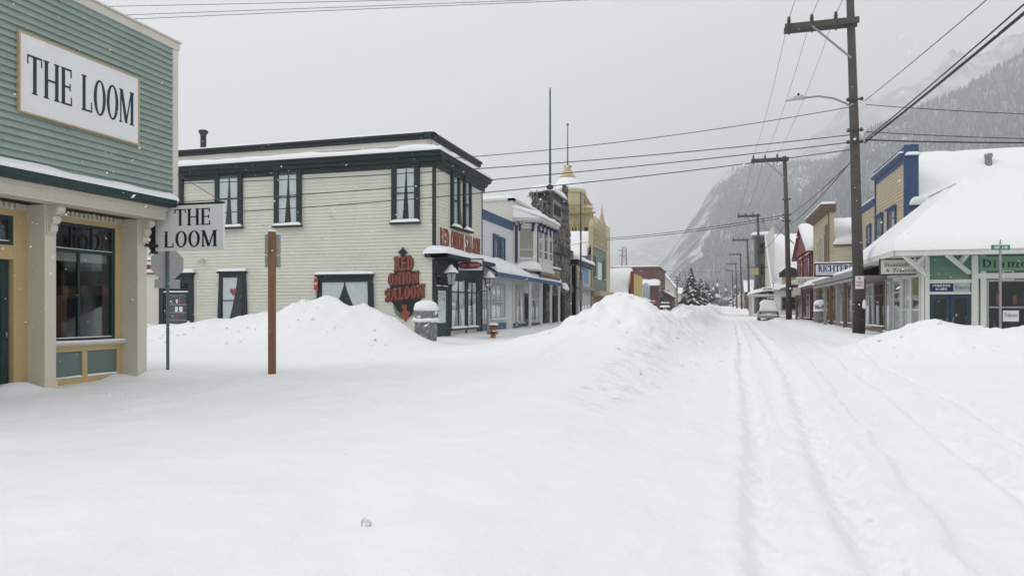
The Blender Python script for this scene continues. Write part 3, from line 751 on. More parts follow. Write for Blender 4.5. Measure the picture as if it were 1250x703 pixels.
mb = MB(); mb.prismw(A, [(.0,4.02),(.0,3.74),(.20,3.74),(.24,3.78),(.24,3.88),(.20,3.91)], Y0, Y1-.25)
mb.build('pent_roof', DKGREEN, loom, bevel=.008)
mb = MB(); mb.patch(A.P(Y0,.25,3.885), A.P(Y1-.2,.25,3.885), A.P(Y1-.2,.03,4.01), A.P(Y0,.03,4.01), .055, 0, 3, .5, .25, edge=(1,1,1,0)); mb.build('snow_cover', SNOW, loom)
mb = MB(); mb.fbox(A, Y0, Y1-.3, -.42, -.012, 3.46, 3.735); mb.fbox(A, Y0, Y1-.28, -.012, .03, 3.66, 3.735); mb.fbox(A, Y0, Y1-.3, -.012, .012, 3.46, 3.50)
mb.build('frieze', CREAM, loom, bevel=.006)
for a, b in ((10.33,10.57), (12.54,12.80), (7.70,7.94)):
    mb = MB(); mb.fbox(AP, a, b, -.45, 0, -.3, 3.46); mb.fbox(AP, a-.02, b+.02, -.45, .025, -.3, .16); mb.fbox(AP, a-.015, b+.015, -.45, .02, 3.33, 3.455)
    mb.build('pillar', CREAM, loom, bevel=.008)
    c = (a+b)/2
    prof = [(0,2.98),(.05,2.93),(.09,2.98),(.10,3.05),(.075,3.10),(.13,3.11),(.17,3.16),(.16,3.24),(.12,3.27),(.20,3.28),(.27,3.33),(.28,3.40),(.24,3.46),(0,3.46)]
    mb = MB(); mb.prismw(AP, prof, c-.075, c+.075); mb.fbox(AP, c-.095, c+.095, 0, .03, 2.90, 3.455); mb.tube([AP.P(c-.09,.12,3.19), AP.P(c+.09,.12,3.19)], .045, 10); mb.tube([AP.P(c-.09,.21,3.375), AP.P(c+.09,.21,3.375)], .05, 10)
    mb.build('bracket', CREAM, loom, bevel=.004)
mb = MB()
for a, b in ((10.62,12.50), (7.98,10.28)):
    mb.fbox(AR, a-.05, b+.04, -.02, .02, 3.34, 3.46)
    n = int((b-a)/.105)
    for k in range(n): mb.fbox(AR, a+k*.105, a+k*.105+.055, .02, .065, 3.36, 3.455)
mb.build('dentil_course', CREAM, loom)
# shop front: mustard joinery, dark sash, bulkhead with two panels
mb = MB()
mb.fbox(AR, 10.57, 10.80, -.03, .03, .80, 3.34); mb.fbox(AR, 12.37, 12.54, -.03, .03, .80, 3.34); mb.fbox(AR, 10.80, 12.37, -.03, .027, 3.24, 3.34)
mb.build('window_surround', MUSTARD, loom, bevel=.006)
mb = MB()
for a, b, c, d in ((10.57,12.54,.0,.14),(10.57,12.54,.66,.80),(10.57,10.82,.14,.66),(11.52,11.64,.14,.66),(12.40,12.54,.14,.66)): mb.fbox(AR, a, b, -.04, .05, c, d)
bk = mb.build('bulkhead', MUSTARD, loom, bevel=.006)
for a, b in ((10.82,11.52),(11.64,12.40)):
    mb = MB(); mb.fbox(AR, a-.004, b+.004, -.035, .015, .136, .664); mb.build('panel', TEAL, bk)
    ledge_snow(bk, AR, a, b, .012, .052, .142, .035, 3, 'panel_snow')
mb = MB(); mb.fbox(AR, 10.57, 12.54, -.05, .15, .803, .845); mb.fbox(AR, 10.57, 12.54, -.05, .11, .77, .80); sl = mb.build('window_sill', CREAM, loom, bevel=.005)
ledge_snow(sl, AR, 10.58, 12.53, .015, .15, .847, .045, 4, 'sill_snow')
a, b, c, d = 10.80, 12.37, .86, 3.24
mb = MB()
for q in ((a,a+.07,c,d),(b-.08,b,c,d),(a+.07,b-.08,c,c+.07),(a+.07,b-.08,d-.06,d)): mb.fbox(AR, q[0], q[1], -.05, .012, q[2], q[3])
mb.fbox(AR, a+.07, b-.08, -.04, .008, 2.66, 2.72); mb.fbox(AR, 11.46, 11.51, -.04, .006, c+.07, 2.66)
mb.fbox(AR, 11.30, 11.33, -.04, .004, 2.72, d-.06); mb.fbox(AR, 11.80, 11.83, -.04, .004, 2.72, d-.06)
win = mb.build('display_window', DKGREEN, loom, bevel=.004)
mb = MB(); mb.fbox(AR, a+.06, b-.07, -.032, -.026, c+.06, d-.05); mb.build('pane', GLASSD, win)
ledge_snow(win, AR, a+.07, b-.08, .004, .022, 2.72, .02, 4, 'bar_snow'); ledge_snow(win, AR, a+.07, b-.08, .004, .022, c+.07, .03, 5, 'bar_snow')
mb = MB(); mb.fbox(AR, a+.05, b-.06, -.16, -.15, 2.48, 2.66); mb.build('blind', BLIND, win)
mb = MB()   # room behind the glass with racks and goods
mb.box(-15.2,-15.1, 10.4,13.0, .3,3.5, 0); mb.box(-15.1,-12.52, 10.40,10.45, .3,3.5, 0); mb.box(-15.1,-12.52, 12.95,13.0, .3,3.5, 0); mb.box(-15.1,-12.52,10.45,12.95,.3,.35,0); mb.box(-15.1,-12.52,10.45,12.95,3.42,3.5,0)
for k in range(26):
    x = rnd.uniform(-14.9,-13.2); y = rnd.uniform(10.6,12.8); z = rnd.choice([.9,1.2,1.5,1.8]); mb.box(x, x+rnd.uniform(.1,.4), y, y+rnd.uniform(.1,.35), z, z+rnd.uniform(.1,.32), 1)
for z in (.88,1.45,2.0): mb.box(-15.08,-14.6, 10.5,12.9, z-.03, z, 1)
mb.box(-13.6,-13.56, 11.2,12.2, .9,1.9, 1)
mb.build('shop_interior', [ROOMW, ORNBR], loom)
# entrance bay
mb = MB()
mb.fbox(AR, 10.06, 10.33, -.16, .03, 0, 3.34); mb.fbox(AR, 7.94, 8.2, -.16, .03, 0, 3.34); mb.fbox(AR, 8.2, 10.06, -.12, .027, 2.42, 2.68); mb.fbox(AR, 8.2, 10.06, -.05, .027, 3.22, 3.34)
mb.build('door_surround', MUSTARD, loom, bevel=.006)
mb = MB()
for q in ((8.2,8.28,2.68,3.22),(9.98,10.06,2.68,3.22),(8.28,9.98,2.68,2.75),(8.28,9.98,3.15,3.22)): mb.fbox(AR, q[0], q[1], -.05, .012, q[2], q[3])
mb.fbox(AR, 8.2, 10.06, -.20, -.19, 2.66, 3.24, 1)
tr = mb.build('transom_window', [DKGREEN, DARK], loom); mb = MB(); mb.fbox(AR, 8.27, 9.99, -.03, -.024, 2.74, 3.16); mb.build('pane', GLASS, tr); ledge_snow(tr, AR, 8.28, 9.98, .005, .03, 2.75, .025, 6, 'bar_snow')
for a, b, nm in ((9.12,10.04,'door'),(8.22,9.10,'door')):
    mb = MB()
    for q in ((a,a+.14,.06,2.42),(b-.14,b,.06,2.42),(a+.14,b-.14,.06,.26),(a+.14,b-.14,.92,1.10),(a+.14,b-.14,2.26,2.42)): mb.fbox(AR, q[0], q[1], -.13, -.07, q[2], q[3])
    mb.fbox(AR, a+.13, b-.13, -.12, -.09, .25, .93); mb.fbox(AR, a+.24, b-.24, -.095, -.08, .36, .82); mb.fbox(AR, a+.1, b-.1, -.15, -.14, 1.0, 2.3, 1)
    dr = mb.build('door', [DKGREEN, DARK], loom, bevel=.005); g = MB(); g.fbox(AR, a+.13, b-.13, -.105, -.10, 1.09, 2.27); g.build('pane', GLASS, dr)
    h = MB(); h.tube([AR.P(b-.08,-.07,1.08), AR.P(b-.08,-.01,1.08), AR.P(b-.08,-.01,1.0)], .014, 6); h.build('handle', GALV, dr)
mb = MB(); mb.fbox(AR, 3.0, 7.7, -.1, .0, 0, 3.46); mb.box(-22, -12.46, 12.98, 13.18, -.2, 3.46); mb.box(-22,-15.3, 3.0,12.98, -.2,5.9); mb.box(-15.3,-12.05, 12.98,13.2, 3.46,5.9); mb.build('side_wall', CREAM, loom)
mb = MB(); mb.box(-22.2,-11.95, 2.9,13.22, 5.9,6.02); rf = mb.build('roof', FASCIA, loom); mb = MB(); mb.patch((-22.2,2.9,6.02),(-12,2.9,6.02),(-12,13.2,6.02),(-22.2,13.2,6.02),.4,0,1,.2,.8); mb.build('snow_cover', SNOW, rf)

# big wall sign
c = Fr('L', XL+.03)
s = thing('wall_sign', 'large white THE LOOM sign board mounted on the green clapboard false front', 'sign', (XL, 10.7, 4.9))
mb = MB(); mb.fbox(c, 9.45, 12.05, 0, .05, 4.93, 6.275); mb.build('sign_board', SIGNW, s)
mb = MB()
for q in ((9.42,9.45,4.90,6.305),(12.05,12.08,4.90,6.305),(9.45,12.05,4.90,4.93),(9.45,12.05,6.275,6.305)): mb.fbox(c, q[0], q[1], -.005, .062, q[2], q[3])
mb.build('sign_frame', WOODEDGE, s)
mb = MB(); text(mb, c, 'THE LOOM', 9.58, 11.94, 5.27, 5.94, .05, .056, 0, DIDONE, .07); mb.build('lettering', INK, s)
# hanging sign on the corner
hy = 13.02; c = Fr('F', hy)
s = thing('hanging_sign', 'white THE LOOM sign board hung out over the pavement from the shop corner', 'sign', (-12, hy, 2.8))
mb = MB(); mb.fbox(c, -11.98, -10.2, -.05, 0, 2.80, 3.78); mb.build('sign_board', SIGNW, s, bevel=.008)
mb = MB(); text(mb, c, 'THE', -11.46, -10.52, 3.34, 3.70, 0, .006, 0, BOOK, .09); text(mb, c, 'LOOM', -11.74, -10.36, 2.87, 3.22, 0, .006, 0, BOOK, .09); mb.build('lettering', BLACK, s)
mb = MB(); mb.box(-12.06,-11.99, hy-.05,hy+.09, 2.74,3.86); mb.box(-12.02,-10.2, hy+.01,hy+.05, 3.79,3.83); mb.box(-12.1,-11.9, 12.72, hy+.05, 3.62,3.68); mb.box(-12.1,-11.9, 12.72, hy+.05, 2.88,2.94)
for k in range(4): mb.tube([(-12.03+.05*math.cos(a), 12.9, 2.8+.12*k+.08*math.sin(a)) for a in np.linspace(-1.6,1.9,7)], .014, 5)
mb.build('bracket', BLACK, s)
mb = MB(); mb.tube([(-10.26,hy+.03,3.83), (-11.62,13.22,4.55)], .008, 5); mb.build('guy_wire', WIREG, s)

# ================================================================ posts and signs at the corner
s = thing('stop_sign', 'back of an octagonal road sign on a thin green steel post', 'road sign', (-12.88, 14.4, 0))
px_, py_ = -12.88, 14.4; g0 = gz(px_, py_)
mb = MB(); ang = math.radians(62); ax = Vector((math.cos(ang), math.sin(ang), 0)); nx_ = Vector((math.sin(ang), -math.cos(ang), 0))
mb.hexa([Vector((px_,py_,g0-.1))+ax*a+nx_*b for a, b in ((-.035,-.012),(.035,-.012),(.035,.012),(-.035,.012))], [Vector((px_,py_,3.02))+ax*a+nx_*b for a, b in ((-.035,-.012),(.035,-.012),(.035,.012),(-.035,.012))])
mb.hexa([Vector((px_,py_,g0-.1))+ax*a+nx_*b for a, b in ((-.035,.012),(-.025,.012),(-.025,.04),(-.035,.04))], [Vector((px_,py_,3.02))+ax*a+nx_*b for a, b in ((-.035,.012),(-.025,.012),(-.025,.04),(-.035,.04))])
mb.build('post', POSTG, s)
cz = 2.62; ring_ = [Vector((px_,py_,cz))-nx_*.02+ax*.41*math.cos(PI/8+k*PI/4)+Vector((0,0,.41*math.sin(PI/8+k*PI/4))) for k in range(8)]
mb = MB(); n = 8; mb.add(ring_+[p-nx_*.004 for p in ring_], [tuple(range(8)), tuple(range(15,7,-1))]+[(i,(i+1)%8,8+(i+1)%8,8+i) for i in range(8)]); mb.build('sign_plate', SIGNBACK, s)
mb = MB(); q = [Vector((px_,py_,2.13))-nx_*.02+ax*a+Vector((0,0,b)) for a, b in ((-.30,-.11),(.30,-.11),(.30,.11),(-.30,.11))]; mb.hexa(q, [p-nx_*.004 for p in q]); mb.build('small_plate', SIGNBACK, s)
mb = MB()
for z in (2.45,2.78,2.13): mb.tube([Vector((px_,py_,z))-nx_*.02, Vector((px_,py_,z))+nx_*.03], .014, 6)
mb.build('bolt', GALV, s)

px_, py_ = -9.45, 13.68; g0 = gz(px_, py_)
s = thing('sign_post', 'reddish brown square timber post carrying a grey metal sign seen from behind', 'road sign', (px_, py_, 0))
mb = MB(); a = math.radians(24); R_ = lambda x, y, z: (px_+x*math.cos(a)-y*math.sin(a), py_+x*math.sin(a)+y*math.cos(a), z)
def rbox(mb, x0, x1, y0, y1, z0, z1, mat=0): mb.hexa([R_(x0,y0,z0),R_(x1,y0,z0),R_(x1,y1,z0),R_(x0,y1,z0)], [R_(x0,y0,z1),R_(x1,y0,z1),R_(x1,y1,z1),R_(x0,y1,z1)], mat)
rbox(mb, -.075,.075,-.075,.075, g0-.3, 3.22); mb.build('post', POSTW, s, bevel=.008)
mb = MB(); rbox(mb, -.17,.17,.078,.084, 2.72,3.17); rbox(mb, -.17,.17,.078,.084, 2.44,2.70); mb.build('sign_plate', SIGNBACK, s)
mb = MB(); mb.patch(R_(-.08,-.08,3.22), R_(.08,-.08,3.22), R_(.08,.08,3.22), R_(-.08,.08,3.22), .04, 0, 1, .2, .1); mb.build('snow_cover', SNOW, s)

# ================================================================ cream corner saloon
YB = 29.2
B, Cc = Fr('F', YB), Fr('L', -12.0)
sal = thing('saloon_building', 'two storey cream clapboard corner saloon with blackish green trim and snowy cornice', 'building', (-20, 32, .1))
BX0 = -31.0; CY1 = 36.0
mb = MB(); clap(mb, B, BX0, -12.03, .0, 8.0, .157); mb.box(BX0, -12.03, YB+.0, CY1, -.2, 8.7); mb.build('side_wall', RO_CLAP, sal)
mb = MB(); clap(mb, Cc, YB+.26, CY1-.14, 4.3, 8.0, .157); mb.box(-12.03, -12.0, YB+.02, CY1, 3.9, 8.3); mb.build('front_wall', RO_CLAP, sal)
mb = MB(); mb.fbox(Cc, YB-.03, YB+.27, -.04, .035, 0, 7.95); mb.fbox(Cc, CY1-.15, CY1+.01, -.04, .03, 0, 7.95); mb.fbox(B, BX0-.02, BX0+.2, -.02, .04, 0, 7.95); mb.build('corner_board', RO_TRIM, sal)
cp = [(0,7.78),(.07,7.78),(.09,7.98),(.22,8.04),(.26,8.16),(.42,8.20),(.46,8.34),(.52,8.36),(.52,8.42),(0,8.42)]
mb = MB(); mb.prismw(B, cp, BX0, -12+.52); mb.prismw(Cc, cp, YB+.001, CY1+.25)
mb.build('cornice', RO_TRIM, sal)
mb = MB(); p = [B.P(BX0,.5,8.42), B.P(-11.5,.5,8.42), B.P(-12.2,-.18,8.60), B.P(BX0,-.18,8.60)]
mb.patch(*p, .22, 0, 21, .35, .4, edge=(0,1,1,0)); p = [Cc.P(YB-.45,.5,8.42), Cc.P(CY1+.2,.5,8.42), Cc.P(CY1+.2,-.18,8.52), Cc.P(YB+.2,-.18,8.60)]
mb.patch(*p, .20, 0, 22, .35, .4, edge=(1,1,1,0)); mb.build('snow_cover', SNOW, sal)
mb = MB(); clap(mb, B, BX0, -12.2, 8.5, 9.15, .157, w=-.2); mb.box(BX0, -12.2, YB+.2, YB+.45, 8.4, 9.16); clap(mb, Cc, YB+.2, CY1, 8.45, 9.15, .157, w=-.2); mb.box(-12.45,-12.2, YB+.45, CY1, 8.4,9.16); mb.build('parapet', RO_CLAP, sal)
mb = MB(); cp = [(-.45,9.16),(-.14,9.06),(-.08,9.10),(-.08,9.20),(.0,9.24),(.0,9.34),(-.45,9.36)]
mb.prismw(B, cp, BX0, -12.0); mb.prismw(Cc, cp, YB+.002, CY1+.05); pc = mb.build('parapet_cap', RO_TRIM, sal)
mb = MB(); mb.patch(B.P(BX0,-.01,9.345), B.P(-12.02,-.01,9.345), B.P(-12.4,-.45,9.365), B.P(BX0,-.45,9.365), .07, 0, 5, .4, .5); mb.patch(Cc.P(YB,-.01,9.345), Cc.P(CY1,-.01,9.345), Cc.P(CY1,-.45,9.365), Cc.P(YB+.4,-.45,9.365), .07, 0, 6, .4, .5); mb.build('snow_cover', SNOW, pc)
mb = MB(); mb.box(BX0, -12.46, YB+.46, CY1, 8.6, 8.72); mb.patch((BX0,YB+.46,8.72),(-12.46,YB+.46,8.72),(-12.46,CY1,8.72),(BX0,CY1,8.72),.35,1,7,.2,1.0); mb.build('roof', [FASCIA, SNOW], sal)
def Bw(x0, y0, x1, y1, **k):
    a = B.uz(x0, y0); b = B.uz(x1, y1); return window(sal, B, a[0], b[0], b[1], a[1], RO_TRIM, **k)
for x0, y0, x1, y1, cu in ((264,207,297,277,'drape'),(336,205,369,275,'drape'),(479,199,513,271,'drape'),(199,209,225,280,'drape')):
    Bw(x0, y0, x1, y1, trim=.24, curtain=cu, snow=.24, proj=.09)
Bw(269, 334, 301, 398, trim=.20, curtain='one', snow=.13, hood=.10, taper=.10)
Bw(388, 338, 456, 392, trim=.26, curtain='pair', snow=.14, hood=.10, taper=.07, nz=1)
# side door
a = B.uz(196, 336); b = B.uz(237, 404); u0, u1, z0, z1 = a[0], b[0], b[1], a[1]
mb = MB(); mb.fbox(B, u0+.02, u1-.02, .03, .034, 0, z1-.02, 1); mb.fbox(B, u0, u0+.25, .03, .12, 0, z1); mb.fbox(B, u1-.25, u1, .03, .12, 0, z1); mb.fbox(B, u0+.25, u1-.25, .03, .117, z1-.42, z1); mb.fbox(B, u0-.1, u1+.1, .03, .22, z1+.002, z1+.1)
mb.fbox(B, u0+.25, u1-.25, .03, .09, z1-.95, z1-.85); mb.fbox(B, u0+.25, u0+.36, .03, .085, 0, z1-.95); mb.fbox(B, u1-.36, u1-.25, .03, .085, 0, z1-.95); mb.fbox(B, u0+.36, u1-.36, .03, .085, 0, .4)
for z in (1.0,1.35,1.75): mb.fbox(B, u0+.36, u1-.36, .05, .075, z-.015, z+.015, 2)
dr = mb.build('door', [RO_TRIM, DARK, GALV], sal); ledge_snow(dr, B, u0-.12, u1+.12, .0, .24, z1+.1, .17, 8, 'hood_snow'); ledge_snow(dr, B, u0+.25, u1-.25, .06, .13, z1-.85, .12, 9, 'hood_snow')
g = MB(); g.fbox(B, u0+.35, u1-.35, .045, .05, .4, z1-.95); g.build('pane', GLASS, dr)
mb = MB(); um = (u0+u1)/2
for x, z, w_, h_, m_ in ((.0,1.52,.16,.26,0),(.26,1.52,.20,.26,0),(-.22,1.18,.15,.10,1),(.02,1.15,.16,.14,2),(.20,1.9,.22,.10,2),(.02,1.92,.10,.18,0)):
    mb.fbox(B, um+x-w_/2, um+x+w_/2, .0505, .054, z-h_/2, z+h_/2, m_)
mb.build('notices', [SIGNW, SKYBL, REDSIGN], dr)
# heart in the lower window
a = B.uz(286, 356); mb = MB(); hp = [(a[0]+.013*16*math.sin(q)**3, a[1]+.013*(13*math.cos(q)-5*math.cos(2*q)-2*math.cos(3*q)-math.cos(4*q))) for q in np.linspace(0, 2*PI, 25)[:-1]]
mb.prism(B, hp, .068, .072); mb.build('red_heart', REDSIGN, sal)
# two windows over the front, storefront below
for x0, y0, x1, y1 in ((549,209,558.5,279),(564,215,572.5,283)):
    a = Cc.uz(x0, y0); b = Cc.uz(x1, y1); window(sal, Cc, a[0], b[0], b[1], a[1], RO_TRIM, trim=.20, curtain='sheer', snow=.28, proj=.12)
mb = MB(); mb.fbox(Cc, YB-.28, CY1+.1, -.0, .72, 3.80, 3.95); mb.fbox(Cc, YB-.05, CY1, -.01, .10, 3.1, 3.8); mb.fbox(B, -12.3, -11.28, -.0, .28, 3.80, 3.95)
cn = mb.build('canopy', RO_TRIM, sal); mb = MB(); mb.patch(Cc.P(YB-.33,.76,3.952), Cc.P(CY1+.1,.76,3.952), Cc.P(CY1+.1,.03,4.10), Cc.P(YB-.33,.03,4.10), .22, 0, 9, .4, .3, edge=(1,1,1,0)); mb.patch(B.P(-12.4,.32,3.952), B.P(-11.3,.32,3.952), B.P(-11.4,.0,3.99), B.P(-12.4,.0,3.99), .38, 0, 12, .3, .2); mb.build('snow_cover', SNOW, cn)
mb = MB()
for a, b in ((30.9,31.22),(33.3,33.5),(35.0,35.3)): mb.fbox(Cc, a, b, -.02, .06, .0, 3.1)
mb.fbox(Cc, YB+.27, CY1-.15, -.02, .0, 0, 3.1); mb.fbox(Cc, YB+.27, CY1-.15, -.0, .05, 2.98, 3.1)
mb.build('storefront_posts', RO_TRIM, sal)
window(sal, Cc, 31.22, 33.3, .62, 2.96, RO_TRIM, trim=.09, nu=2, split=[2.35], curtain='pair', sill=True, snow=.10, name='shop_window', w=.005)
window(sal, Cc, 33.5, 35.0, .62, 2.96, RO_TRIM, trim=.09, nu=2, split=[2.35], curtain='pair', sill=True, snow=.10, name='shop_window', w=.005)
mb = MB(); mb.fbox(Cc, 31.24, 33.28, .0, .04, .0, .52); mb.fbox(Cc, 33.52, 34.98, .0, .04, .0, .52); mb.build('stall_riser', CREAM, sal)
mb = MB(); a, b = YB+.30, 30.88
for q in ((a,a+.15,.05,2.5),(b-.15,b,.05,2.5),(a+.15,b-.15,.05,.9),(a+.15,b-.15,2.36,2.5)): mb.fbox(Cc, q[0], q[1], .005, .05, q[2], q[3])
mb.fbox(Cc, a+.1, b-.1, .002, .006, .9, 2.4, 1)
dr = mb.build('door', [RO_TRIM, DARK], sal); g = MB(); g.fbox(Cc, a+.14, b-.14, .02, .026, .89, 2.37); g.build('pane', GLASS, dr); k = sheet_curtain(Cc, a+.15, b-.15, .9, 2.36, .014, 0, 6, .004); k.build('curtain', CLOTH, dr)
g = MB(); g.fbox(Cc, a, b, .005, .04, 2.5, 2.56, 0); g.fbox(Cc, a, b, .002, .02, 2.56, 2.98, 1); g.build('door_transom', [RO_TRIM, DARK], sal); ledge_snow(sal, Cc, a, b, .005, .06, 2.56, .05, 3, 'bar_snow')
mb = MB(); mb.lathe((-26.0, 31.6, 8.7), [(.15,0),(.15,1.95),(.17,1.97),(.17,2.05),(.24,2.1),(.24,2.2),(.2,2.24)], 14); mb.build('vent_pipe', paint('dark_flue_metal', (.05,.05,.055), .6, .2, 5, 0, .1), sal)

# signs of the saloon
s = thing('facade_sign', 'weathered red RED ONION SALOON letters along the saloon front above the snowy canopy', 'sign', (-12, 33, 4.3))
mb = MB(); mb.fbox(Cc, 29.75, 35.55, .026, .05, 4.24, 5.26); mb.build('sign_board', RO_CLAP, s)
mb = MB(); text(mb, Cc, 'RED ONION SALOON', 29.85, 35.45, 4.32, 5.20, .05, .085, 0, WEST, .10); mb.build('lettering', RED, s)
a = Cc.uz(560.5, 254); mb = MB(); yc = a[0]; mb.prism(Cc, [(yc-.36,5.27),(yc-.24,5.7),(yc-.10,6.15),(yc,6.55),(yc+.10,6.15),(yc+.24,5.7),(yc+.36,5.27)], .03, .07); mb.build('onion_spire', paint('faded_brown_red', (.22,.10,.075), .7, .2, 6, -.1, .1), s)
s = thing('painted_sign', 'onion shaped wall sign with red letters RED ONION SALOON on the cream clapboard side wall', 'sign', (-13.6, YB, 1))
w0 = .03; f = B.uz
def bp(*pts): return [f(x, y) for x, y in pts]
mb = MB(); mb.prism(B, bp((491,317),(484,328),(478,342),(476,356),(479,368),(485,378),(491,384),(497,390),(503,384),(510,376),(515,364),(514,350),(508,337),(500,326),(496,317)), w0, w0+.03, 0)
mb.prism(B, bp((480,372),(484,384),(492,390),(489,383),(484,376)), w0+.03, w0+.04, 1); mb.prism(B, bp((511,372),(508,382),(502,389),(505,381),(508,375)), w0+.03, w0+.04, 1)
mb.build('onion_shape', [BLACK, TEAL], s)
mb = MB()
def wl(t_, x0, y0, x1, y1, yl0, yl1, out=.05):
    a, b = f(x0, y0), f(x1, y1); text(mb, B, t_, a[0], b[0], a[1], f(x0, yl0)[1], w0+.03, w0+out, 0, (.24,.12,.08,.11), .05, .0, b[1]-a[1])
wl('RED', 482, 331, 505, 329, 314, 312); wl('ONION', 475, 348, 512, 345, 334, 331); wl('SALOON', 471, 368, 519, 362, 353, 348)
a = f(494, 380); mb.prism(B, bp((491,372),(498,372),(497,378),(502,382),(496,393),(489,383),(493,379)), w0+.03, w0+.05)
mb.build('lettering', RED, s)
mb = MB()   # dark outline behind the letters
for q0, q1 in ((-.9,1.0),(.9,1.0),(0,1.9),(0,-.1)):
    for t_, x0, y0, x1, y1, yl0 in (('RED',482,331,505,329,314),('ONION',475,348,512,345,334),('SALOON',471,368,519,362,353)):
        a, b = f(x0+q0, y0+q1-.4), f(x1+q0, y1+q1-.4); text(mb, B, t_, a[0], b[0], a[1], f(x0+q0, yl0+q1-.4)[1], w0+.012, w0+.034+.004*q1, 0, (.27,.15,.10,.14), .03, .0, b[1]-a[1])
mb.build('letter_backing', paint('dark_red_brown', (.085,.03,.026), .7, .3, 7, 0, .1), s)
a = f(492.5, 311); mb = MB(); mb.lathe((a[0], YB-.08, a[1]-.08), [(.03,0),(.12,.03),(.09,.09),(.22,.16),(.20,.2),(.06,.32),(.02,.42)], 10); mb.build('finial', RO_TRIM, s)
hy = 32.1; c = Fr('F', hy)
s = thing('hanging_sign', 'white sign with maroon oval RED ONION hung out from the saloon front', 'sign', (-11.9, hy, 3.2))
x0, z1 = f(556, 317)[0], 0
a = c.uz(557, 317.5); b = c.uz(589, 330)
mb = MB(); mb.fbox(c, -11.96, b[0], -.05, 0, b[1], a[1]); mb.build('sign_board', SIGNW, s)
mb = MB()
for q in ((-11.99,b[0]+.03,a[1],a[1]+.05),(-11.99,b[0]+.03,b[1]-.04,b[1]),(-12.0,-11.96,b[1],a[1]),(b[0],b[0]+.04,b[1],a[1])): mb.fbox(c, q[0], q[1], -.06, .012, q[2], q[3])
mb.fbox(c, -12, b[0], -.03, -.01, a[1]+.05, a[1]+.09); mb.build('sign_frame', BLACK, s)
ledge_snow(s, c, -11.98, b[0]+.03, .015, -.065, a[1]+.052, .05, 4)
mx_, mz = (-11.96+b[0])/2, (a[1]+b[1])/2; mb = MB(); mb.prism(c, [(mx_+.62*math.copysign(abs(math.cos(q))**.7, math.cos(q)), mz+.17*math.sin(q)) for q in np.linspace(0, 2*PI, 29)[:-1]], .0, .006); mb.build('oval', MAROON, s)
mb = MB(); text(mb, c, 'RED ONION', mx_-.5, mx_+.5, mz-.085, mz+.085, .006, .01, 0, SANS, .12); mb.build('lettering', paint('pale_pink_letters', (.50,.22,.25), .5, .1, 5, 0, 0), s)

def lantern(x, y, z, label, side=1):
    r = thing('wall_lantern', label, 'lantern', (x, y, z), 'lanterns of the saloon')
    mb = MB(); mb.tube([(-12,y,z+.15),(-11.85,y,z-.1),(x-.12,y,z-.16),(x,y,z-.10)], .022, 6); mb.lathe((x,y,z-.14), [(.03,0),(.07,.03),(.05,.08),(.13,.13)], 10); mb.build('bracket', BLACK, r)
    mb = MB(); mb.lathe((x,y,z), [(.15,0),(.25,.48)], 6, 0, False); mb.build('lantern_glass', LENS, r)
    mb = MB()
    for k in range(6):
        a = 2*PI*k/6; mb.tube([(x+.153*math.cos(a),y+.153*math.sin(a),z),(x+.255*math.cos(a),y+.255*math.sin(a),z+.48)], .014, 5)
    mb.lathe((x,y,z+.48), [(.27,0),(.29,.03),(.20,.12),(.10,.26),(.06,.3),(.04,.36),(.05,.40),(.02,.46)], 12); mb.build('frame', BLACK, r)
    mb = MB(); mb.lathe((x,y,z+.52), [(.31,0),(.32,.05),(.24,.16),(.13,.29),(.07,.36)], 12, 0, True, jit=.08); mb.build('snow_cover', SNOW, r)
lantern(-11.45, 29.95, 2.62, 'black lantern with a snow cap at the front corner of the saloon')
lantern(-11.35, 35.2, 2.62, 'black lantern beside the far end of the hanging maroon oval sign')
a = B.uz(388.5, 347); s = thing('small_wall_sign', 'narrow red plate with pale marks at the left edge of the wide saloon window', 'sign', (a[0], YB-.4, a[1]))
mb = MB(); mb.fbox(B, a[0]-.10, a[0]+.10, .18, .20, a[1]-.27, a[1]+.25); mb.build('sign_plate', REDSIGN, s)
mb = MB(); text(mb, B, 'NO', a[0]-.07, a[0]+.07, a[1]-.04, a[1]+.09, .20, .204, 0, SANS); mb.build('lettering', SIGNW, s)
mb = MB(); mb.fbox(B, a[0]-.03, a[0]+.03, .13, .18, .3, a[1]+.2); mb.build('post', GALV, s)
a = B.uz(176, 319); b = B.uz(191.5, 333); s = thing('framed_wall_sign', 'small framed sign with a dark red pointer beside the side door of the saloon', 'sign', (a[0], YB-.1, b[1]))
mb = MB(); mb.fbox(B, a[0], b[0], .03, .08, b[1], a[1]); mb.build('sign_board', SIGNW, s)
mb = MB()
for q in ((a[0]-.05,a[0],b[1]-.05,a[1]+.05),(b[0],b[0]+.05,b[1]-.05,a[1]+.05),(a[0],b[0],b[1]-.05,b[1]),(a[0],b[0],a[1],a[1]+.05)): mb.fbox(B, q[0], q[1], .03, .11, q[2], q[3])
mb.build('sign_frame', BLACK, s); zc = (a[1]+b[1])/2; x1 = b[0]-.12
mb = MB(); mb.prism(B, [(a[0]+.05,zc-.11),(x1-.25,zc-.12),(x1,zc),(x1-.25,zc+.12),(a[0]+.05,zc+.11)], .08, .086); mb.build('pointer', paint('dark_red_pointer', (.20,.03,.03), .6, .2, 6, 0, 0), s)
ledge_snow(s, B, a[0]-.05, b[0]+.05, .02, .14, a[1]+.05, .14, 2)
a = B.uz(247.5, 318); s = thing('wall_light', 'small white floodlight fixed to the cream clapboards between two side windows', 'lamp', (a[0], YB, a[1]))
mb = MB(); mb.fbox(B, a[0]-.06, a[0]+.06, .02, .07, a[1]-.10, a[1]+.10); mb.build('base', LAMPM, s)
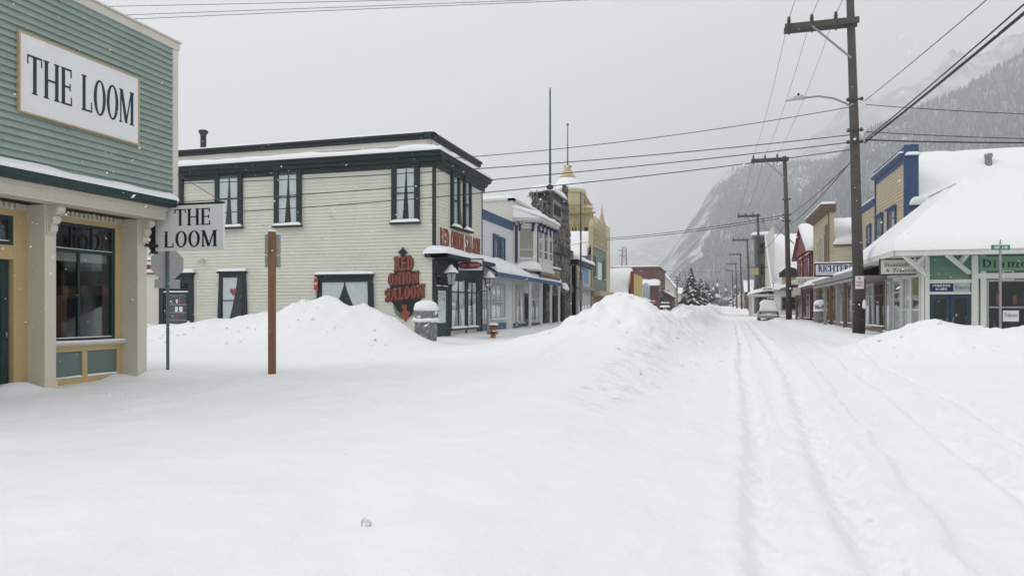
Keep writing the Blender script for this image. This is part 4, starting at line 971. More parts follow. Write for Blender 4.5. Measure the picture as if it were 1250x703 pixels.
for q in (-1, 1):
    mb = MB(); mb.tube([B.P(a[0], .07, a[1]), B.P(a[0]+q*.07, .13, a[1]), B.P(a[0]+q*.13, .24, a[1]-.07)], .05, 8, r1=.085); mb.build('lamp_head', TRIMW, s)

# bear-proof bin with snow, hydrant
def snowy_bin(x, y, label, sc_=1.0, z=None):
    z = gz(x, y) if z is None else z; k = sc_
    r = thing('litter_bin', label, 'bin', (x, y, z), 'snow capped bins')
    mb = MB(); mb.lathe((x,y,z-.15), [(.40*k,0),(.43*k,.3*k),(.44*k,.62*k),(.42*k,.78*k),(.46*k,.84*k),(.47*k,.92*k),(.44*k,1.05*k),(.45*k,1.28*k),(.40*k,1.36*k)], 28, 0, True, 1.05, .95, 3.2, .025); mb.build('body', BINM, r)
    mb = MB(); mb.lathe((x,y,z-.15), [(.47*k,.84*k),(.53*k,.88*k),(.52*k,.96*k),(.46*k,1.02*k)], 28, 0, True, 1.05, .95, 3.2, .06)
    for q in range(9):
        a = rnd.uniform(PI*.9, PI*2.1); mb.lathe((x+.44*k*math.cos(a), y+.42*k*math.sin(a), z-.15+k*rnd.uniform(.95,1.25)), [(.02,-.05),(.07,-.02),(.07,.03),(.02,.06)], 7, 0, True, 1.4, 1, 2, .2)
    mb.build('snow_clods', SNOW, r)
    mb = MB(); mb.lathe((x,y,z-.15+1.33*k), [(.46*k,0),(.50*k,.06*k),(.49*k,.18*k),(.42*k,.32*k),(.28*k,.41*k),(.12*k,.44*k),(.02,.445*k)], 24, 0, True, 1.05, .95, 2.6, .05); mb.build('snow_cap', SNOW, r)
    return r
p = atd(28.6, 520, 412); snowy_bin(p[0], p[1], 'grey bin capped with a dome of snow at the corner of the saloon', .92, p[2])
p = atd(33.2, 602, 415); hx, hy_, hz_ = p
r = thing('fire_hydrant', 'orange fire hydrant dusted with snow in front of the blue trimmed shop', 'hydrant', (hx, hy_, hz_))
mb = MB(); mb.lathe((hx,hy_,hz_-.1), [(.17,0),(.17,.12),(.125,.14),(.125,.52),(.16,.54),(.16,.60),(.13,.62),(.11,.70),(.05,.76)], 18); mb.build('barrel', HYDR, r)
mb = MB(); mb.tube([(hx-.2,hy_,hz_+.34),(hx+.2,hy_,hz_+.34)], .065, 10); mb.tube([(hx-.23,hy_,hz_+.34),(hx-.19,hy_,hz_+.34)], .08, 10); mb.tube([(hx+.19,hy_,hz_+.34),(hx+.23,hy_,hz_+.34)], .08, 10); mb.build('outlet', HYDR, r)
mb = MB(); mb.tube([(hx+.02,hy_-.1,hz_+.34),(hx+.08,hy_-.24,hz_+.34)], .09, 12); mb.build('pumper_cap', BLACK, r)
mb = MB(); mb.lathe((hx,hy_,hz_+.66), [(.05,0),(.27,.0),(.27,.02),(.05,.05)], 14); mb.build('marker_plate', BLACK, r)
mb = MB(); mb.lathe((hx,hy_,hz_+.685), [(.25,0),(.26,.04),(.16,.10),(.02,.13)], 14, 0, True, jit=.08); mb.lathe((hx+.1,hy_-.22,hz_+.40), [(.08,0),(.07,.04),(.01,.06)], 8); mb.build('snow_cap', SNOW, r)
p = atd(35.2, 600, 408); s = thing('bare_post', 'slim grey post standing behind the orange hydrant', 'post', p); mb = MB(); mb.tube([(p[0]-.2,p[1],p[2]-.2),(p[0]-.2,p[1],p[2]+2.4)], .06, 8); mb.build('shaft', GALV, s); mb = MB(); mb.lathe((p[0]-.2,p[1],p[2]+2.4), [(.07,0),(.06,.05),(.01,.08)], 8); mb.build('snow_cap', SNOW, s)
# ================================================================ blue trimmed shop and its neighbours, left side of the street
D = Fr('L', -12.3)
gb = float(ground_z(np.array([-12.]), np.array([40.]))[0])
bl = thing('shop_building', 'white two storey shop with cobalt blue corner board, cornice and porch edge', 'building', (-13, 39.5, gb))
b0, b1, bz = 36.2, 42.9, 6.9
mb = MB(); clap(mb, D, b0+.3, b1, 3.2, bz-.35, .2, 0, 0, .014); mb.box(-19,-12.31, b0, b1, -.2, bz-.05); mb.fbox(D, b0, b1, -.02, .0, 0, 3.3); mb.build('wall', WHITEB, bl)
mb = MB(); mb.fbox(D, b0, b0+.45, -.03, .05, 3.0, bz-.4); mb.build('corner_board', BLUE, bl)
mb = MB(); mb.prismw(D, [(-.3,bz-.45),(.06,bz-.45),(.07,bz-.2),(.18,bz-.08),(.20,bz+.02),(-.3,bz+.02)], b0, b1+.05); co = mb.build('cornice', BLUE, bl)
mb = MB(); mb.patch((-19,b0,bz-.04),(-12.6,b0,bz-.04),(-12.6,b1,bz-.04),(-19,b1,bz-.04),.25,0,3,.2,.8); mb.build('snow_cover', SNOW, bl)
for x0, y0, x1, y1 in ((601,285,607,327),(609,289,615,330)):
    a = D.uz(x0, y0); b = D.uz(x1, y1); window(bl, D, a[0]+.02, b[0], b[1], a[1], BLUE, trim=.16, snow=0, sill=False)
def porch(root, ua, ub, xe, z, pm, fm, posts, sn=.28, zr=.55):
    fr = Fr('L', -12.3); we = xe+12.3
    mb = MB(); mb.hexa([fr.P(ua,0,z+zr-.06),fr.P(ub,0,z+zr-.06),fr.P(ub,we,z),fr.P(ua,we,z)], [fr.P(ua,0,z+zr-.14),fr.P(ub,0,z+zr-.14),fr.P(ub,we,z-.08),fr.P(ua,we,z-.08)])
    mb.fbox(fr, ua, ub, we-.1, we+.01, z-.20, z-.083); mb.fbox(fr, ua, ub, we+.012, we+.05, z-.22, z+.03)
    r = mb.build('porch_roof', fm, root)
    mb = MB(); mb.patch(fr.P(ua,we+.05,z+.02), fr.P(ub,we+.05,z+.02), fr.P(ub,.03,z+zr), fr.P(ua,.03,z+zr), sn, 0, int(ua), .35, .4, edge=(1,1,1,0)); mb.build('snow_cover', SNOW, r)
    for u in posts:
        mb = MB(); mb.fbox(fr, u-.07, u+.07, we-.16, we-.02, 0, z-.22); mb.fbox(fr, u-.09, u+.09, we-.18, we, z-.34, z-.222); mb.build('porch_post', pm, root)
    return r
porch(bl, 36.2, 42.9, -11.25, 3.50, WHITEB, BLUE, [], .26, .7)
window(bl, D, 38.3, 41.2, .95, 3.0, BLGREY, trim=.16, nu=3, split=[1.95], curtain='sheer', snow=.06, name='shop_window', w=.01)
window(bl, D, 36.5, 37.9, .95, 3.0, BLGREY, trim=.12, nu=2, split=[1.95], curtain='sheer', snow=.0, name='shop_window', w=.01)
mb = MB()
for k in range(6): mb.fbox(D, 36.5+k*.85, 37.2+k*.85, .0, .03, .35, .72)
mb.build('base_panels', BLUE, bl)
# ---- bay fronted building
bay = thing('shop_building', 'ivory building with a snowy bay window and navy cornice brackets above its porch', 'building', (-13, 47, gb))
c0, c1, cz = 43.0, 50.2, 8.35
mb = MB(); f2 = Fr('F', c0); clap(mb, f2, -20, -12.32, 5.0, cz, .19, 0, 0, .014); mb.box(-20,-12.3, c0, c1, -.2, cz); mb.build('wall', BAYW, bay)
mb = MB(); mb.fbox(f2, -20, -12.2, -.3, .1, cz, cz+.14); mb.fbox(Fr('L',-12.3), c0-.1, c1, -.3, .1, cz, cz+.14); pc = mb.build('parapet_cap', BAYW, bay); mb = MB(); mb.patch((-20,c0-.1,cz+.14),(-12.2,c0-.1,cz+.14),(-12.2,c1,cz+.14),(-20,c1,cz+.14),.18,0,4,.3,.8); mb.build('snow_cover', SNOW, pc)
# bay: side, canted front
bx = -10.9; P1, P2, P3, P4 = (-12.3,43.5), (-11.05,44.3), (-10.95,48.4), (-12.3,49.4)
def bayring(off, z0, z1, mb, mat=0):
    pts = [(-12.35,43.5-off), (P2[0]+off*.7,P2[1]-off), (P3[0]+off*.9,P3[1]+off*.8), (-12.35,49.4+off)]
    mb.hexa([(x,y,z0) for x, y in pts], [(x,y,z1) for x, y in pts], mat)
mb = MB(); bayring(0, 4.05, 7.05, mb); mb.build('bay', BAYW, bay)
mb = MB(); bayring(.06, 6.85, 6.98, mb); bayring(.30, 7.06, 7.14, mb); bayring(.42, 7.142, 7.30, mb); bayring(.10, 4.0, 4.2, mb); co = mb.build('bay_cornice', BAYW, bay)
mb = MB(); mb.patch((-12.35,42.95,7.95),(-10.55,43.85,7.32),(-10.5,48.9,7.32),(-12.35,49.9,7.95),.22,0,5,.25,.3,edge=(1,1,1,1)); mb.hexa([(-12.35,43.0,7.3),(-10.6,43.9,7.3),(-10.55,48.85,7.3),(-12.35,49.85,7.3)],[(-12.35,43.0,7.94),(-12.3,43.05,7.94),(-12.3,49.8,7.94),(-12.35,49.85,7.94)]); mb.build('snow_cover', SNOW, co)
def onface(p, q, s, out):
    d = Vector((q[0]-p[0], q[1]-p[1])); n = Vector((d.y, -d.x)).normalized(); return p[0]+d.x*s+n.x*out, p[1]+d.y*s+n.y*out
def facebox(mb, p, q, s0, s1, o0, o1, z0, z1, mat=0):
    a, b, c, d = onface(p,q,s0,o0), onface(p,q,s1,o0), onface(p,q,s1,o1), onface(p,q,s0,o1)
    mb.hexa([(x,y,z0) for x,y in (a,b,c,d)], [(x,y,z1) for x,y in (a,b,c,d)], mat)
for p, q, ws in ((P1,P2,((.12,.88),)),(P2,P3,((.04,.30),(.36,.64),(.70,.96))),(P3,P4,((.15,.85),))):
    for s0, s1 in ws:
        L_ = math.hypot(q[0]-p[0], q[1]-p[1]); e = .11/L_
        mb = MB(); facebox(mb,p,q,s0,s0+e,0,.06,4.7,6.8); facebox(mb,p,q,s1-e,s1,0,.06,4.7,6.8); facebox(mb,p,q,s0+e,s1-e,0,.058,6.68,6.8); facebox(mb,p,q,s0+e,s1-e,0,.058,4.7,4.84); facebox(mb,p,q,s0+e,s1-e,.02,.05,5.30,5.36); facebox(mb,p,q,s0+e*.5,s1-e*.5,.0,.008,4.75,6.75,1)
        wn = mb.build('bay_window', [BAYW, DARK], bay); mb = MB(); facebox(mb,p,q,s0+e,s1-e,.012,.016,4.84,6.68); mb.build('blind', BLIND, wn); mb = MB(); facebox(mb,p,q,s0+e*.9,s1-e*.9,.026,.03,4.84,6.68); mb.build('pane', GLASS, wn)
mb = MB(); facebox(mb,P1,P2,.0,.10,.0,.07,4.5,6.85); facebox(mb,P2,P3,0,.02,.0,.07,4.5,6.85); mb.build('pilaster', NAVY, bay)
for k in range(7):
    p, q = (P1,P2) if k < 2 else (P2,P3); s0 = (.15+.6*k) if k < 2 else .03+(k-2)*.235; L_ = math.hypot(q[0]-p[0], q[1]-p[1])
    mb = MB(); facebox(mb,p,q,s0,s0+.13/L_,.0,.14,6.5,6.84); facebox(mb,p,q,s0,s0+.13/L_,.0,.30,6.84,7.05); mb.build('cornice_bracket', NAVY, bay)
mb = MB(); mb.patch((-12.3,43.2,4.12),(-10.9,43.9,4.06),(-10.8,44.6,4.06),(-12.3,44.6,4.12),.5,0,9,.3,.3); mb.build('snow_cover', SNOW, bay)
porch(bay, 42.95, 52.5, -11.25, 3.50, WHITEB, BLUE, [43.6,46.6,49.5,52.2], .2, .5)
mb = MB(); mb.bar((-12.0,43.0,3.8),(-11.1,45.3,4.55),.09,mat=0); mb.bar((-11.1,45.3,3.6),(-11.1,45.3,5.0),.09,mat=0); mb.build('blue_brace', BLUE, bay)
window(bay, D, 43.6, 45.4, .7, 3.0, BLGREY, trim=.13, nu=2, split=[2.2], curtain='pair', snow=0, name='shop_window', w=.01)
window(bay, D, 46.9, 49.6, .7, 3.0, BLGREY, trim=.13, nu=3, split=[2.2], curtain='pair', snow=0, name='shop_window', w=.01)
mb = MB(); mb.fbox(D, 45.6, 46.7, .0, .05, .1, 2.6); mb.fbox(D, 45.75, 46.55, .05, .06, .9, 2.4, 1); mb.build('door', [NAVY, DARK], bay)
mb = MB(); mb.fbox(D, 43.1, 45.5, .01, .04, .15, .66); mb.fbox(D, 46.9, 50.0, .01, .04, .15, .66); mb.build('base_panels', BLUE, bay)
c = Fr('L', -11.15); s = thing('porch_sign', 'brown sign board with faded pale letters standing on the blue edged porch roof', 'sign', (-11.1, 48, 3.6))
mb = MB(); mb.fbox(c, 45.5, 51.8, -.05, .0, 3.66, 4.42); mb.build('sign_board', BROWNSIGN, s); mb = MB(); mb.fbox(c, 45.45, 51.85, -.06, .04, 4.42, 4.5); mb.build('frame', BAYW, s)
mb = MB(); text(mb, c, 'MACK ARTS', 45.9, 51.4, 3.84, 4.26, 0, .02, 0, SANS, .1); mb.build('lettering', TANST, s)
ledge_snow(s, c, 45.45, 51.85, .04, -.06, 4.5, .1, 2)
# ---- driftwood hall
hall = thing('driftwood_hall', 'dark hall whose tall front is covered all over with driftwood sticks', 'building', (-13, 55, gb))
E = Fr('L', -12.4); h0, h1 = 52.4, 61.5
mb = MB(); mb.box(-24,-12.6, h0, h1, -.2, 7.6); mb.build('wall', STICKD, hall)
prof = [(h0,0),(h1,0),(h1,8.4),(h1-.7,8.4),(h1-.7,9.7),(h1-1.3,9.7),(h1-1.3,11.2),(h1-1.7,12.2),(h1-2.1,11.3),(h1-2.5,10.6),(h0+2.2,10.6),(h0+1.6,9.9),(h0+.2,9.7),(h0,8.8)]
mb = MB(); mb.prism(E, prof, -.3, 0); mb.build('false_front', STICKD, hall)
mb = MB()
nu = int((h1-h0)/.62)
for i in range(nu):
    for k in range(17):
        u = h0+(i+.5)*(h1-h0)/nu; z = .3+k*.6
        if z > 8.2 and (u > h1-.8): continue
        if z > 9.5 and (u < h0+.9): continue
        ang = PI/4 if (i+k) % 2 else -PI/4
        if k in (5,6,10,14): ang = PI/2 if k != 14 else 0
        for q in range(6):
            o_ = (q-2.5)*.105; w_ = rnd.uniform(.01,.07)+(.28 if k in (5,10) else 0); l = .30*rnd.uniform(.8,1.2); cu, cz_ = u-o_*math.sin(ang), z+o_*math.cos(ang)
            mb.bar(E.P(cu-l*math.cos(ang), w_, cz_-l*math.sin(ang)), E.P(cu+l*math.cos(ang), w_+rnd.uniform(-.02,.02), cz_+l*math.sin(ang)), rnd.uniform(.045,.085), mat=rnd.choice([0,0,1]) if k not in (5,10) else rnd.choice([0,1,1]))
f3 = Fr('F', h0)
for k in range(170):
    x = rnd.uniform(-15.5,-12.5); z = rnd.uniform(6.5, 10.2); 
    if x < -13.6 and z > 7.6: continue
    a_ = rnd.choice([PI/2,PI/2,PI/4,-PI/4,0]); l = rnd.uniform(.2,.4); mb.bar(f3.P(x-l*math.cos(a_), rnd.uniform(.01,.08), z-l*math.sin(a_)), f3.P(x+l*math.cos(a_), rnd.uniform(.01,.08), z+l*math.sin(a_)), rnd.uniform(.05,.09), mat=rnd.choice([0,0,1]))
for k in range(70):
    u = h1-1.7+rnd.gauss(0,.2); z = rnd.uniform(9.8,11.9); mb.bar(E.P(u-.12,rnd.uniform(0,.2),z-.2), E.P(u+.12,rnd.uniform(0,.2),z+.2), .06, mat=rnd.choice([0,1]))
o = mb.build('stick_cladding', [STICK, STICKD], hall); o['kind'] = 'stuff'
mb = MB(); mb.tube([E.P(h0+.5,.0,10.0), E.P(h0+.5,.35,10.0)], .5, 12); mb.lathe(E.P(h0+.5,.2,10.6), [(.05,0),(.26,.1),(.28,.3),(.05,.45)], 10); mb.fbox(E, h0-.3, h0+2.0, .0, .3, 10.3, 10.45); mb.build('round_ornament', STICKD, hall)
mb = MB(); mb.fbox(E, 53.5, 56.6, -.2, .3, 8.6, 10.0); mb.fbox(E, 53.9, 56.2, .3, .34, 8.9, 9.7, 1); mb.build('upper_window', [STICK, DARK], hall)
mb = MB(); mb.hexa([(-14.2,h0+1.7,10.5),(-12.2,h0+1.7,10.6),(-12.2,h1-2.4,10.6),(-14.2,h1-2.4,10.5)], [(-14.1,h0+1.7,10.65),(-12.3,h0+1.7,10.75),(-12.3,h1-2.4,10.75),(-14.1,h1-2.4,10.65)]); mb.patch((-14.2,h0+1.6,10.66),(-12.1,h0+1.6,10.76),(-12.1,h1-2.4,10.76),(-14.2,h1-2.4,10.66),.6,1,3,.2,.4); mb.box(-14.0,-12.7,h0+2.0,h1-2.8,7.6,10.5); mb.build('roof', [STICKD, SNOW], hall)
mb = MB(); mb.fbox(E, 56.9, 58.3, .0, .5, 2.9, 3.1); mb.patch(E.P(56.8,.6,3.1),E.P(58.4,.6,3.1),E.P(58.4,0,3.5),E.P(56.8,0,3.5),.35,1,2,.2,.2); mb.build('door_hood', [STICK, SNOW], hall)
mb = MB(); mb.fbox(E, 57.0, 58.2, .2, .26, .2, 2.7); mb.fbox(E, 54.0, 55.8, .2, .26, .6, 2.6); mb.build('entrance', DARK, hall)
p = onX(-13.2, 671.5, 228); s = thing('flagpole', 'tall dark bare flagpole rising from the snowy roof of the driftwood hall', 'flagpole', (p[0], p[1], 10.8))
q = onX(-13.2, 670, 108); mb = MB(); mb.tube([(p[0],p[1],10.8),(p[0],p[1],q[2])], .11, 8, r1=.07); mb.build('shaft', POSTG, s); mb = MB(); mb.lathe((p[0],p[1],q[2]), [(.04,0),(.10,.05),(.10,.13),(.02,.2)], 8); mb.build('finial', GOLD, s)
# ---- low white shop with a blue banner
G_ = Fr('L', -12.0); lo = thing('shop_building', 'low white shop with a black corner post and snow on its sloping top', 'building', (-13, 66, gb))
g0, g1 = 61.9, 70.0; za, zb = G_.z(702,312), G_.z(722,322)
mb = MB(); mb.box(-20,-12.02, g0, g1, -.2, 5.4); mb.fbox(G_, g0, g1, -.3, .0, 0, min(za,zb)-.3); mb.build('wall', CREAMW, lo)
mb = MB(); mb.prism(G_, [(g0-.1,za-.75),(g1,zb-.6),(g1,zb-.2),(g0-.1,za-.35)], -.4, .3); mb.fbox(G_, g0, g0+.45, -.05, .06, 0, za-.75); mb.build('black_trim', BLACK, lo)
mb = MB(); mb.patch(G_.P(g0-.3,.45,za-.35), G_.P(g1+.1,.45,zb-.2), G_.P(g1+.1,-1.5,zb-.1), G_.P(g0-.3,-1.5,za-.25), .38, 0, 4, .2, .4); mb.patch((-20,g0,5.4),(-12.6,g0,5.4),(-12.6,g1,5.4),(-20,g1,5.4),.4,0,7,.2,.8); mb.build('snow_cover', SNOW, lo)
window(lo, G_, g0+.8, g0+3.6, 4.0, za-1.2, CREAMW, trim=.12, nu=2, curtain='blind', snow=0); window(lo, G_, g0+1.0, g1-.6, 1.2, 3.1, BLGREY, trim=.12, nu=4, curtain='sheer', snow=0, name='shop_window')
mb = MB(); mb.fbox(G_, g0+.5, g1, 0, .5, 3.35, 3.6); mb.build('canopy', FASCIA, lo)
a = G_.uz(711.5, 323); b = G_.uz(717.5, 346); s = thing('wall_banner', 'light blue banner hung on the front of the low white shop', 'banner', (-12, a[0], b[1])); mb = MB(); mb.fbox(G_, a[0], b[0], .04, .07, b[1], a[1]); mb.build('cloth', SKYBL, s); mb = MB(); mb.fbox(G_, a[0]-.1, b[0]+.1, .03, .12, a[1], a[1]+.08); mb.build('rod', BLACK, s)
p = onX(-10.6, 709, 405); s = thing('street_post', 'tall thin dark post rising in front of the low white shop', 'post', (p[0],p[1],gz(p[0],p[1]))); zt = onX(-10.6, 709, 235)[2]
mb = MB(); mb.tube([(p[0],p[1],gz(p[0],p[1])-.2),(p[0],p[1],zt)], .085, 8, r1=.06); mb.build('shaft', POLE, s); mb = MB(); mb.box(p[0]-.14,p[0]+.14,p[1]-.14,p[1]+.14,2.2,3.9); mb.build('meter_box', FASCIA, s)
# ---- carved tan and teal false front with grey side
K = Fr('L', -12.0); tf = thing('shop_building', 'grey sided building with a teal front under a carved tan gable and spire', 'building', (-13, 75, gb))
k0, k1 = 70.5, 80.0; zt = K.z(722, 300)
mb = MB(); mb.box(-24,-12.05, k0, k1, -.2, 7.0); clap(mb, Fr('F', k0), -24, -12.06, 3, 7.0, .25); mb.build('wall', GREYW, tf)
gable_snow_roof(tf, -24, -12.6, k0, k1, 7.0, 9.6, 'X', .3, FASCIA, .2)
mb = MB(); mb.fbox(K, k0+.3, k1-.2, -.05, .0, 3.3, zt); mb.build('teal_front', TEALF, tf)
mb = MB(); mb.prism(K, [(k0,zt),(k1,zt),(k1+.1,zt+1.5),(k1-.6,zt+2.2),(k1-1.8,zt+2.0),(k1-3.0,zt+2.8),(k0+3.5,zt+3.0),(k0+2.2,zt+2.4),(k0+.9,zt+2.8),(k0,zt+2.0)], -.3, .12)
for k in range(60): mb.bar(K.P(rnd.uniform(k0+.2,k1-.2),.14,zt+rnd.uniform(.2,1.9)), K.P(rnd.uniform(k0+.2,k1-.2),.16,zt+rnd.uniform(.2,1.9)), .07)
mb.fbox(K, k0, k0+.3, -.06, .1, 0, zt); mb.fbox(K, k1-.3, k1+.05, -.06, .1, 0, zt); mb.fbox(K, k0, k1+.2, .0, .9, 2.9, 3.4)
for k in range(9): mb.prism(K, [(k0+k*1.02,.9),(k0+k*1.02+.25,.9),(k0+k*1.02+.8,1.9),(k0+k*1.02+.25,2.9),(k0+k*1.02,2.9),(k0+k*1.02+.5,1.9)], .0, .12)
mb.lathe(K.P(k1-2.2,-.1,zt+2.2), [(.55,0),(.5,.5),(.3,1.1),(.12,2.0),(.02,3.0)], 8, 0, False); mb.build('carved_front', TANST, tf)
window(tf, K, k0+.9, k0+2.1, zt-3.1, zt-.9, GREYW, trim=.15, snow=.05); window(tf, K, k1-2.2, k1-1.0, zt-3.1, zt-.9, GREYW, trim=.15, snow=.05)
mb = MB(); mb.fbox(K, k0+3.6, k1-3.6, .0, .08, zt-3.2, zt-1.4); mb.build('white_plaque', SIGNW, tf)
mb = MB(); mb.fbox(K, k0+.5, k1-.4, .0, .02, .2, 2.8); mb.build('shop_window', DARK, tf)
# ---- yellow hotel with domed tower
ho = thing('hotel_building', 'pale yellow hotel with domed corner tower, arched balcony and copper turret', 'building', (-17, 88, gb))
T = lambda px, py, d: atd(d, px, py)
d = 88.; c1_ = T(693, 300, d); zb = T(693, 234, d)[2]
mb = MB(); mb.box(-30,-14.4, 84.5, 100, -.2, T(700,262,86)[2]); mb.lathe((c1_[0],c1_[1],0), [(2.0,0),(2.0,zb-.5),(2.3,zb-.3),(2.3,zb),(2.0,zb)], 20, 0, False); mb.build('wall', YEL, ho)
mb = MB(); tip = T(691, 203, d)[2]; h_ = tip-zb; mb.lathe((c1_[0],c1_[1],zb), [(2.3,0),(2.1,.10*h_),(1.35,.38*h_),(.85,.58*h_),(.45,.82*h_),(.25,.97*h_)], 20); dm = mb.build('dome', SNOW, ho)
mb = MB(); mb.lathe((c1_[0],c1_[1],zb+.52*h_), [(1.06,0),(.90,.08*h_),(.66,.20*h_),(.50,.30*h_),(.40,.38*h_),(.34,.44*h_),(.55,.46*h_),(.55,.49*h_),(.1,.52*h_)], 12); mb.build('gilded_cap', GOLD, dm)
mb = MB(); mb.tube([(c1_[0],c1_[1],tip),(c1_[0],c1_[1],T(691,154,d)[2])], .09, 6, r1=.06); mb.lathe((c1_[0],c1_[1],T(691,154,d)[2]), [(.05,0),(.15,.1),(.15,.25),(.02,.35)], 8); mb.build('spire_pole', POSTG, ho)
d2 = 90.; c2_ = T(712, 300, d2); z2 = T(712, 254, d2)[2]; zt2 = T(712, 240, d2)[2]
mb = MB(); mb.lathe((c2_[0],c2_[1],0), [(1.15,0),(1.15,z2-.2),(1.35,z2),(1.1,z2+.05)], 16, 0, False); mb.build('turret_wall', YEL, ho)
mb = MB(); mb.lathe((c2_[0],c2_[1],z2+.05), [(1.15,0),(1.0,.5),(.62,1.1),(.25,1.7),(.06,2.6)], 16); cr = mb.build('turret_roof', COPPER, ho)
mb = MB(); mb.lathe((c2_[0],c2_[1],z2-.12), [(1.45,0),(1.45,.2),(1.1,.36),(1.0,.36)], 16); mb.build('snow_cover', SNOW, cr)
f4 = Fr('F', 84.2); zz = T(700,262,86)[2]
mb = MB(); xa, xb = -18.6, -14.2
for k in range(5):
    x = xa+(xb-xa)*k/4; mb.fbox(f4, x-.08, x+.08, 0, .2, zz-4.5, zz); 
    if k < 4:
        for q in range(8):
            a0, a1 = PI*q/8, PI*(q+1)/8; m_ = x+(xb-xa)/8; r_ = (xb-xa)/8-.05
            mb.bar(f4.P(m_+r_*math.cos(a0), .1, zz-1.8+r_*math.sin(a0)), f4.P(m_+r_*math.cos(a1), .1, zz-1.8+r_*math.sin(a1)), .12)
for k in range(30): mb.fbox(f4, xa+.15*k-.02, xa+.15*k+.02, .05, .12, zz+.1, zz+1.0) if xa+.15*k < xb else None
mb.fbox(f4, xa, xb, .0, .2, zz+1.0, zz+1.1); mb.fbox(f4, xa-.2, xb+.3, -.2, .5, zz, zz+.14); mb.build('arched_balcony', paint('ochre_trim', (.36,.26,.10), .6, .15, 2, 0, .05), ho)
for k in range(3): window(ho, f4, xa+.4+k*1.4, xa+1.2+k*1.4, zz-4.2, zz-1.5, YEL, trim=.1, snow=0)
mb = MB(); 
for z in (zz+1.5, zz+2.0, zz+2.5): mb.box(-17.2,-15.4, 86, 86.06, z, z+.07)
for x in (-17.2,-16.6,-16.0,-15.45): mb.box(x, x+.06, 86.01, 86.07, zz, zz+2.6)
mb.build('roof_railing', FASCIA, ho)
# ---- snow roofed store, red building with yellow fronted stall, small far houses
st = thing('store_building', 'wide store under one great white snow roof beyond the teal front', 'building', (-16, 95, .6))
q0, q1 = 98.0, 112.; 
mb = MB(); mb.box(-22,-12.1, q0, q1, 0, 2.8); mb.build('wall', BRICK, st)
gable_snow_roof(st, -22, -12.1, q0, q1, 2.8, 7.2, 'X', .45, CREAMW, .3)
M_ = Fr('L', -12.0)
mb = MB(); mb.box(-14.6,-14.1, q0-2.2,q0-1.8, 0, 4.0); mb.build('chimney_stack', FASCIA, st)
rb = thing('store_building', 'dark red flat roofed building standing tall behind the yellow front board', 'building', (-16, 140, 1))
zr = onX(-12.0, 806, 329)[2]; r0, r1 = 155., 176.
mb = MB(); mb.box(-22,-12, r0, r1, 0, zr); mb.build('wall', BRICK, rb); mb = MB(); mb.box(-22.2,-11.7, r0-.3, r1+.3, zr, zr+.35); mb.box(-12.05,-11.8, 155.2, 157, 0, zr); co = mb.build('cornice', BROWNT, rb); mb = MB(); mb.patch((-22,r0,zr+.35),(-11.8,r0,zr+.35),(-11.8,r1,zr+.35),(-22,r1,zr+.35),.25,0,3,.2,2.); mb.build('snow_cover', SNOW, co)
mb = MB(); mb.box(-19.0,-11.6, 152.4, 154.9, 6.3, 6.6); mb.patch((-19,152.3,6.6),(-11.5,152.3,6.6),(-11.5,154.9,7.4),(-19,154.9,7.4),.8,1,4,.2,1.); mb.build('canopy', [BROWNT, SNOW], rb)
for k in range(3): window(rb, Fr('F', r0), -21+3*k, -19.2+3*k, 6.0, 8.4, BROWNT, trim=.3, snow=0)
for k in range(2): window(rb, M_, 158+8*k, 162+8*k, 6.0, 8.6, BROWNT, trim=.3, snow=0)
mb = MB()
for k in range(5): mb.fbox(M_, 157+3.5*k, 159.5+3.5*k, .0, .1, 1.8, 4.2)
mb.build('shop_windows', DARK, rb)
s = thing('lattice_mast', 'short lattice mast with crossbars on the roof of the dark red building', 'mast', (-19, 160, zr)); p = atd(160, 762, 330)
mb = MB(); x, y = p[0], p[1]
for a, b in ((-.6,-.6),(.6,-.6),(.6,.6),(-.6,.6)): mb.bar((x+a,y+b,zr),(x+a*.7,y+b*.7,zr+5),.12)
for k in range(5):
    z = zr+.4+k; mb.bar((x-.6,y-.6,z),(x+.6,y-.6,z+1),.08); mb.bar((x+.6,y-.6,z),(x-.6,y-.6,z+1),.08); mb.bar((x-.6,y-.6,z),(x+.6,y-.6,z),.08)
mb.build('lattice', FASCIA, s); mb = MB(); mb.bar((x-1.4,y,zr+4.4),(x+.6,y,zr+4.4),.14); mb.bar((x-1.2,y,zr+3.2),(x+.4,y,zr+3.2),.12); mb.build('crossbar', FASCIA, s)
# yellow/red fronted stall in front of the red building
sh = thing('market_stall', 'small shop front of yellow boards with a red frame and striped awnings', 'stall', (-12, 112, .8))
a = onX(-11.2, 773, 333); b = onX(-11.2, 781, 367); f5 = Fr('L', -11.2)
mb = MB(); mb.fbox(f5, a[1], b[1]+4, -.3, .0, 2.6, a[2]); mb.build('yellow_board', YELSIGN, sh); mb = MB(); mb.fbox(f5, a[1]-.5, a[1], -.35, .1, 0, a[2]+.1); mb.fbox(f5, a[1], b[1]+4, -.32, .08, a[2], a[2]+.2); mb.fbox(f5, a[1], b[1]+4, -.3, .06, 2.4, 2.6); mb.build('red_frame', paint('vermilion_paint', (.21,.05,.04), .6, .15, 3, 0, 0), sh)
mb = MB(); mb.fbox(f5, b[1]-1, b[1]+9, -.2, .0, .5, 2.4); mb.build('counter', YELSIGN, sh); mb = MB()
for k in range(4): mb.fbox(f5, b[1]+2.4*k-.5, b[1]+2.4*k+.9, .02, .06, .8, 2.2)
mb.build('stall_window', DKGREEN, sh); mb = MB(); mb.patch(f5.P(a[1],.8,2.62),f5.P(b[1]+10,.8,2.62),f5.P(b[1]+10,-.1,3.2),f5.P(a[1],-.1,3.2),.35,0,3,.25,.5); mb.build('snow_cover', SNOW, sh)
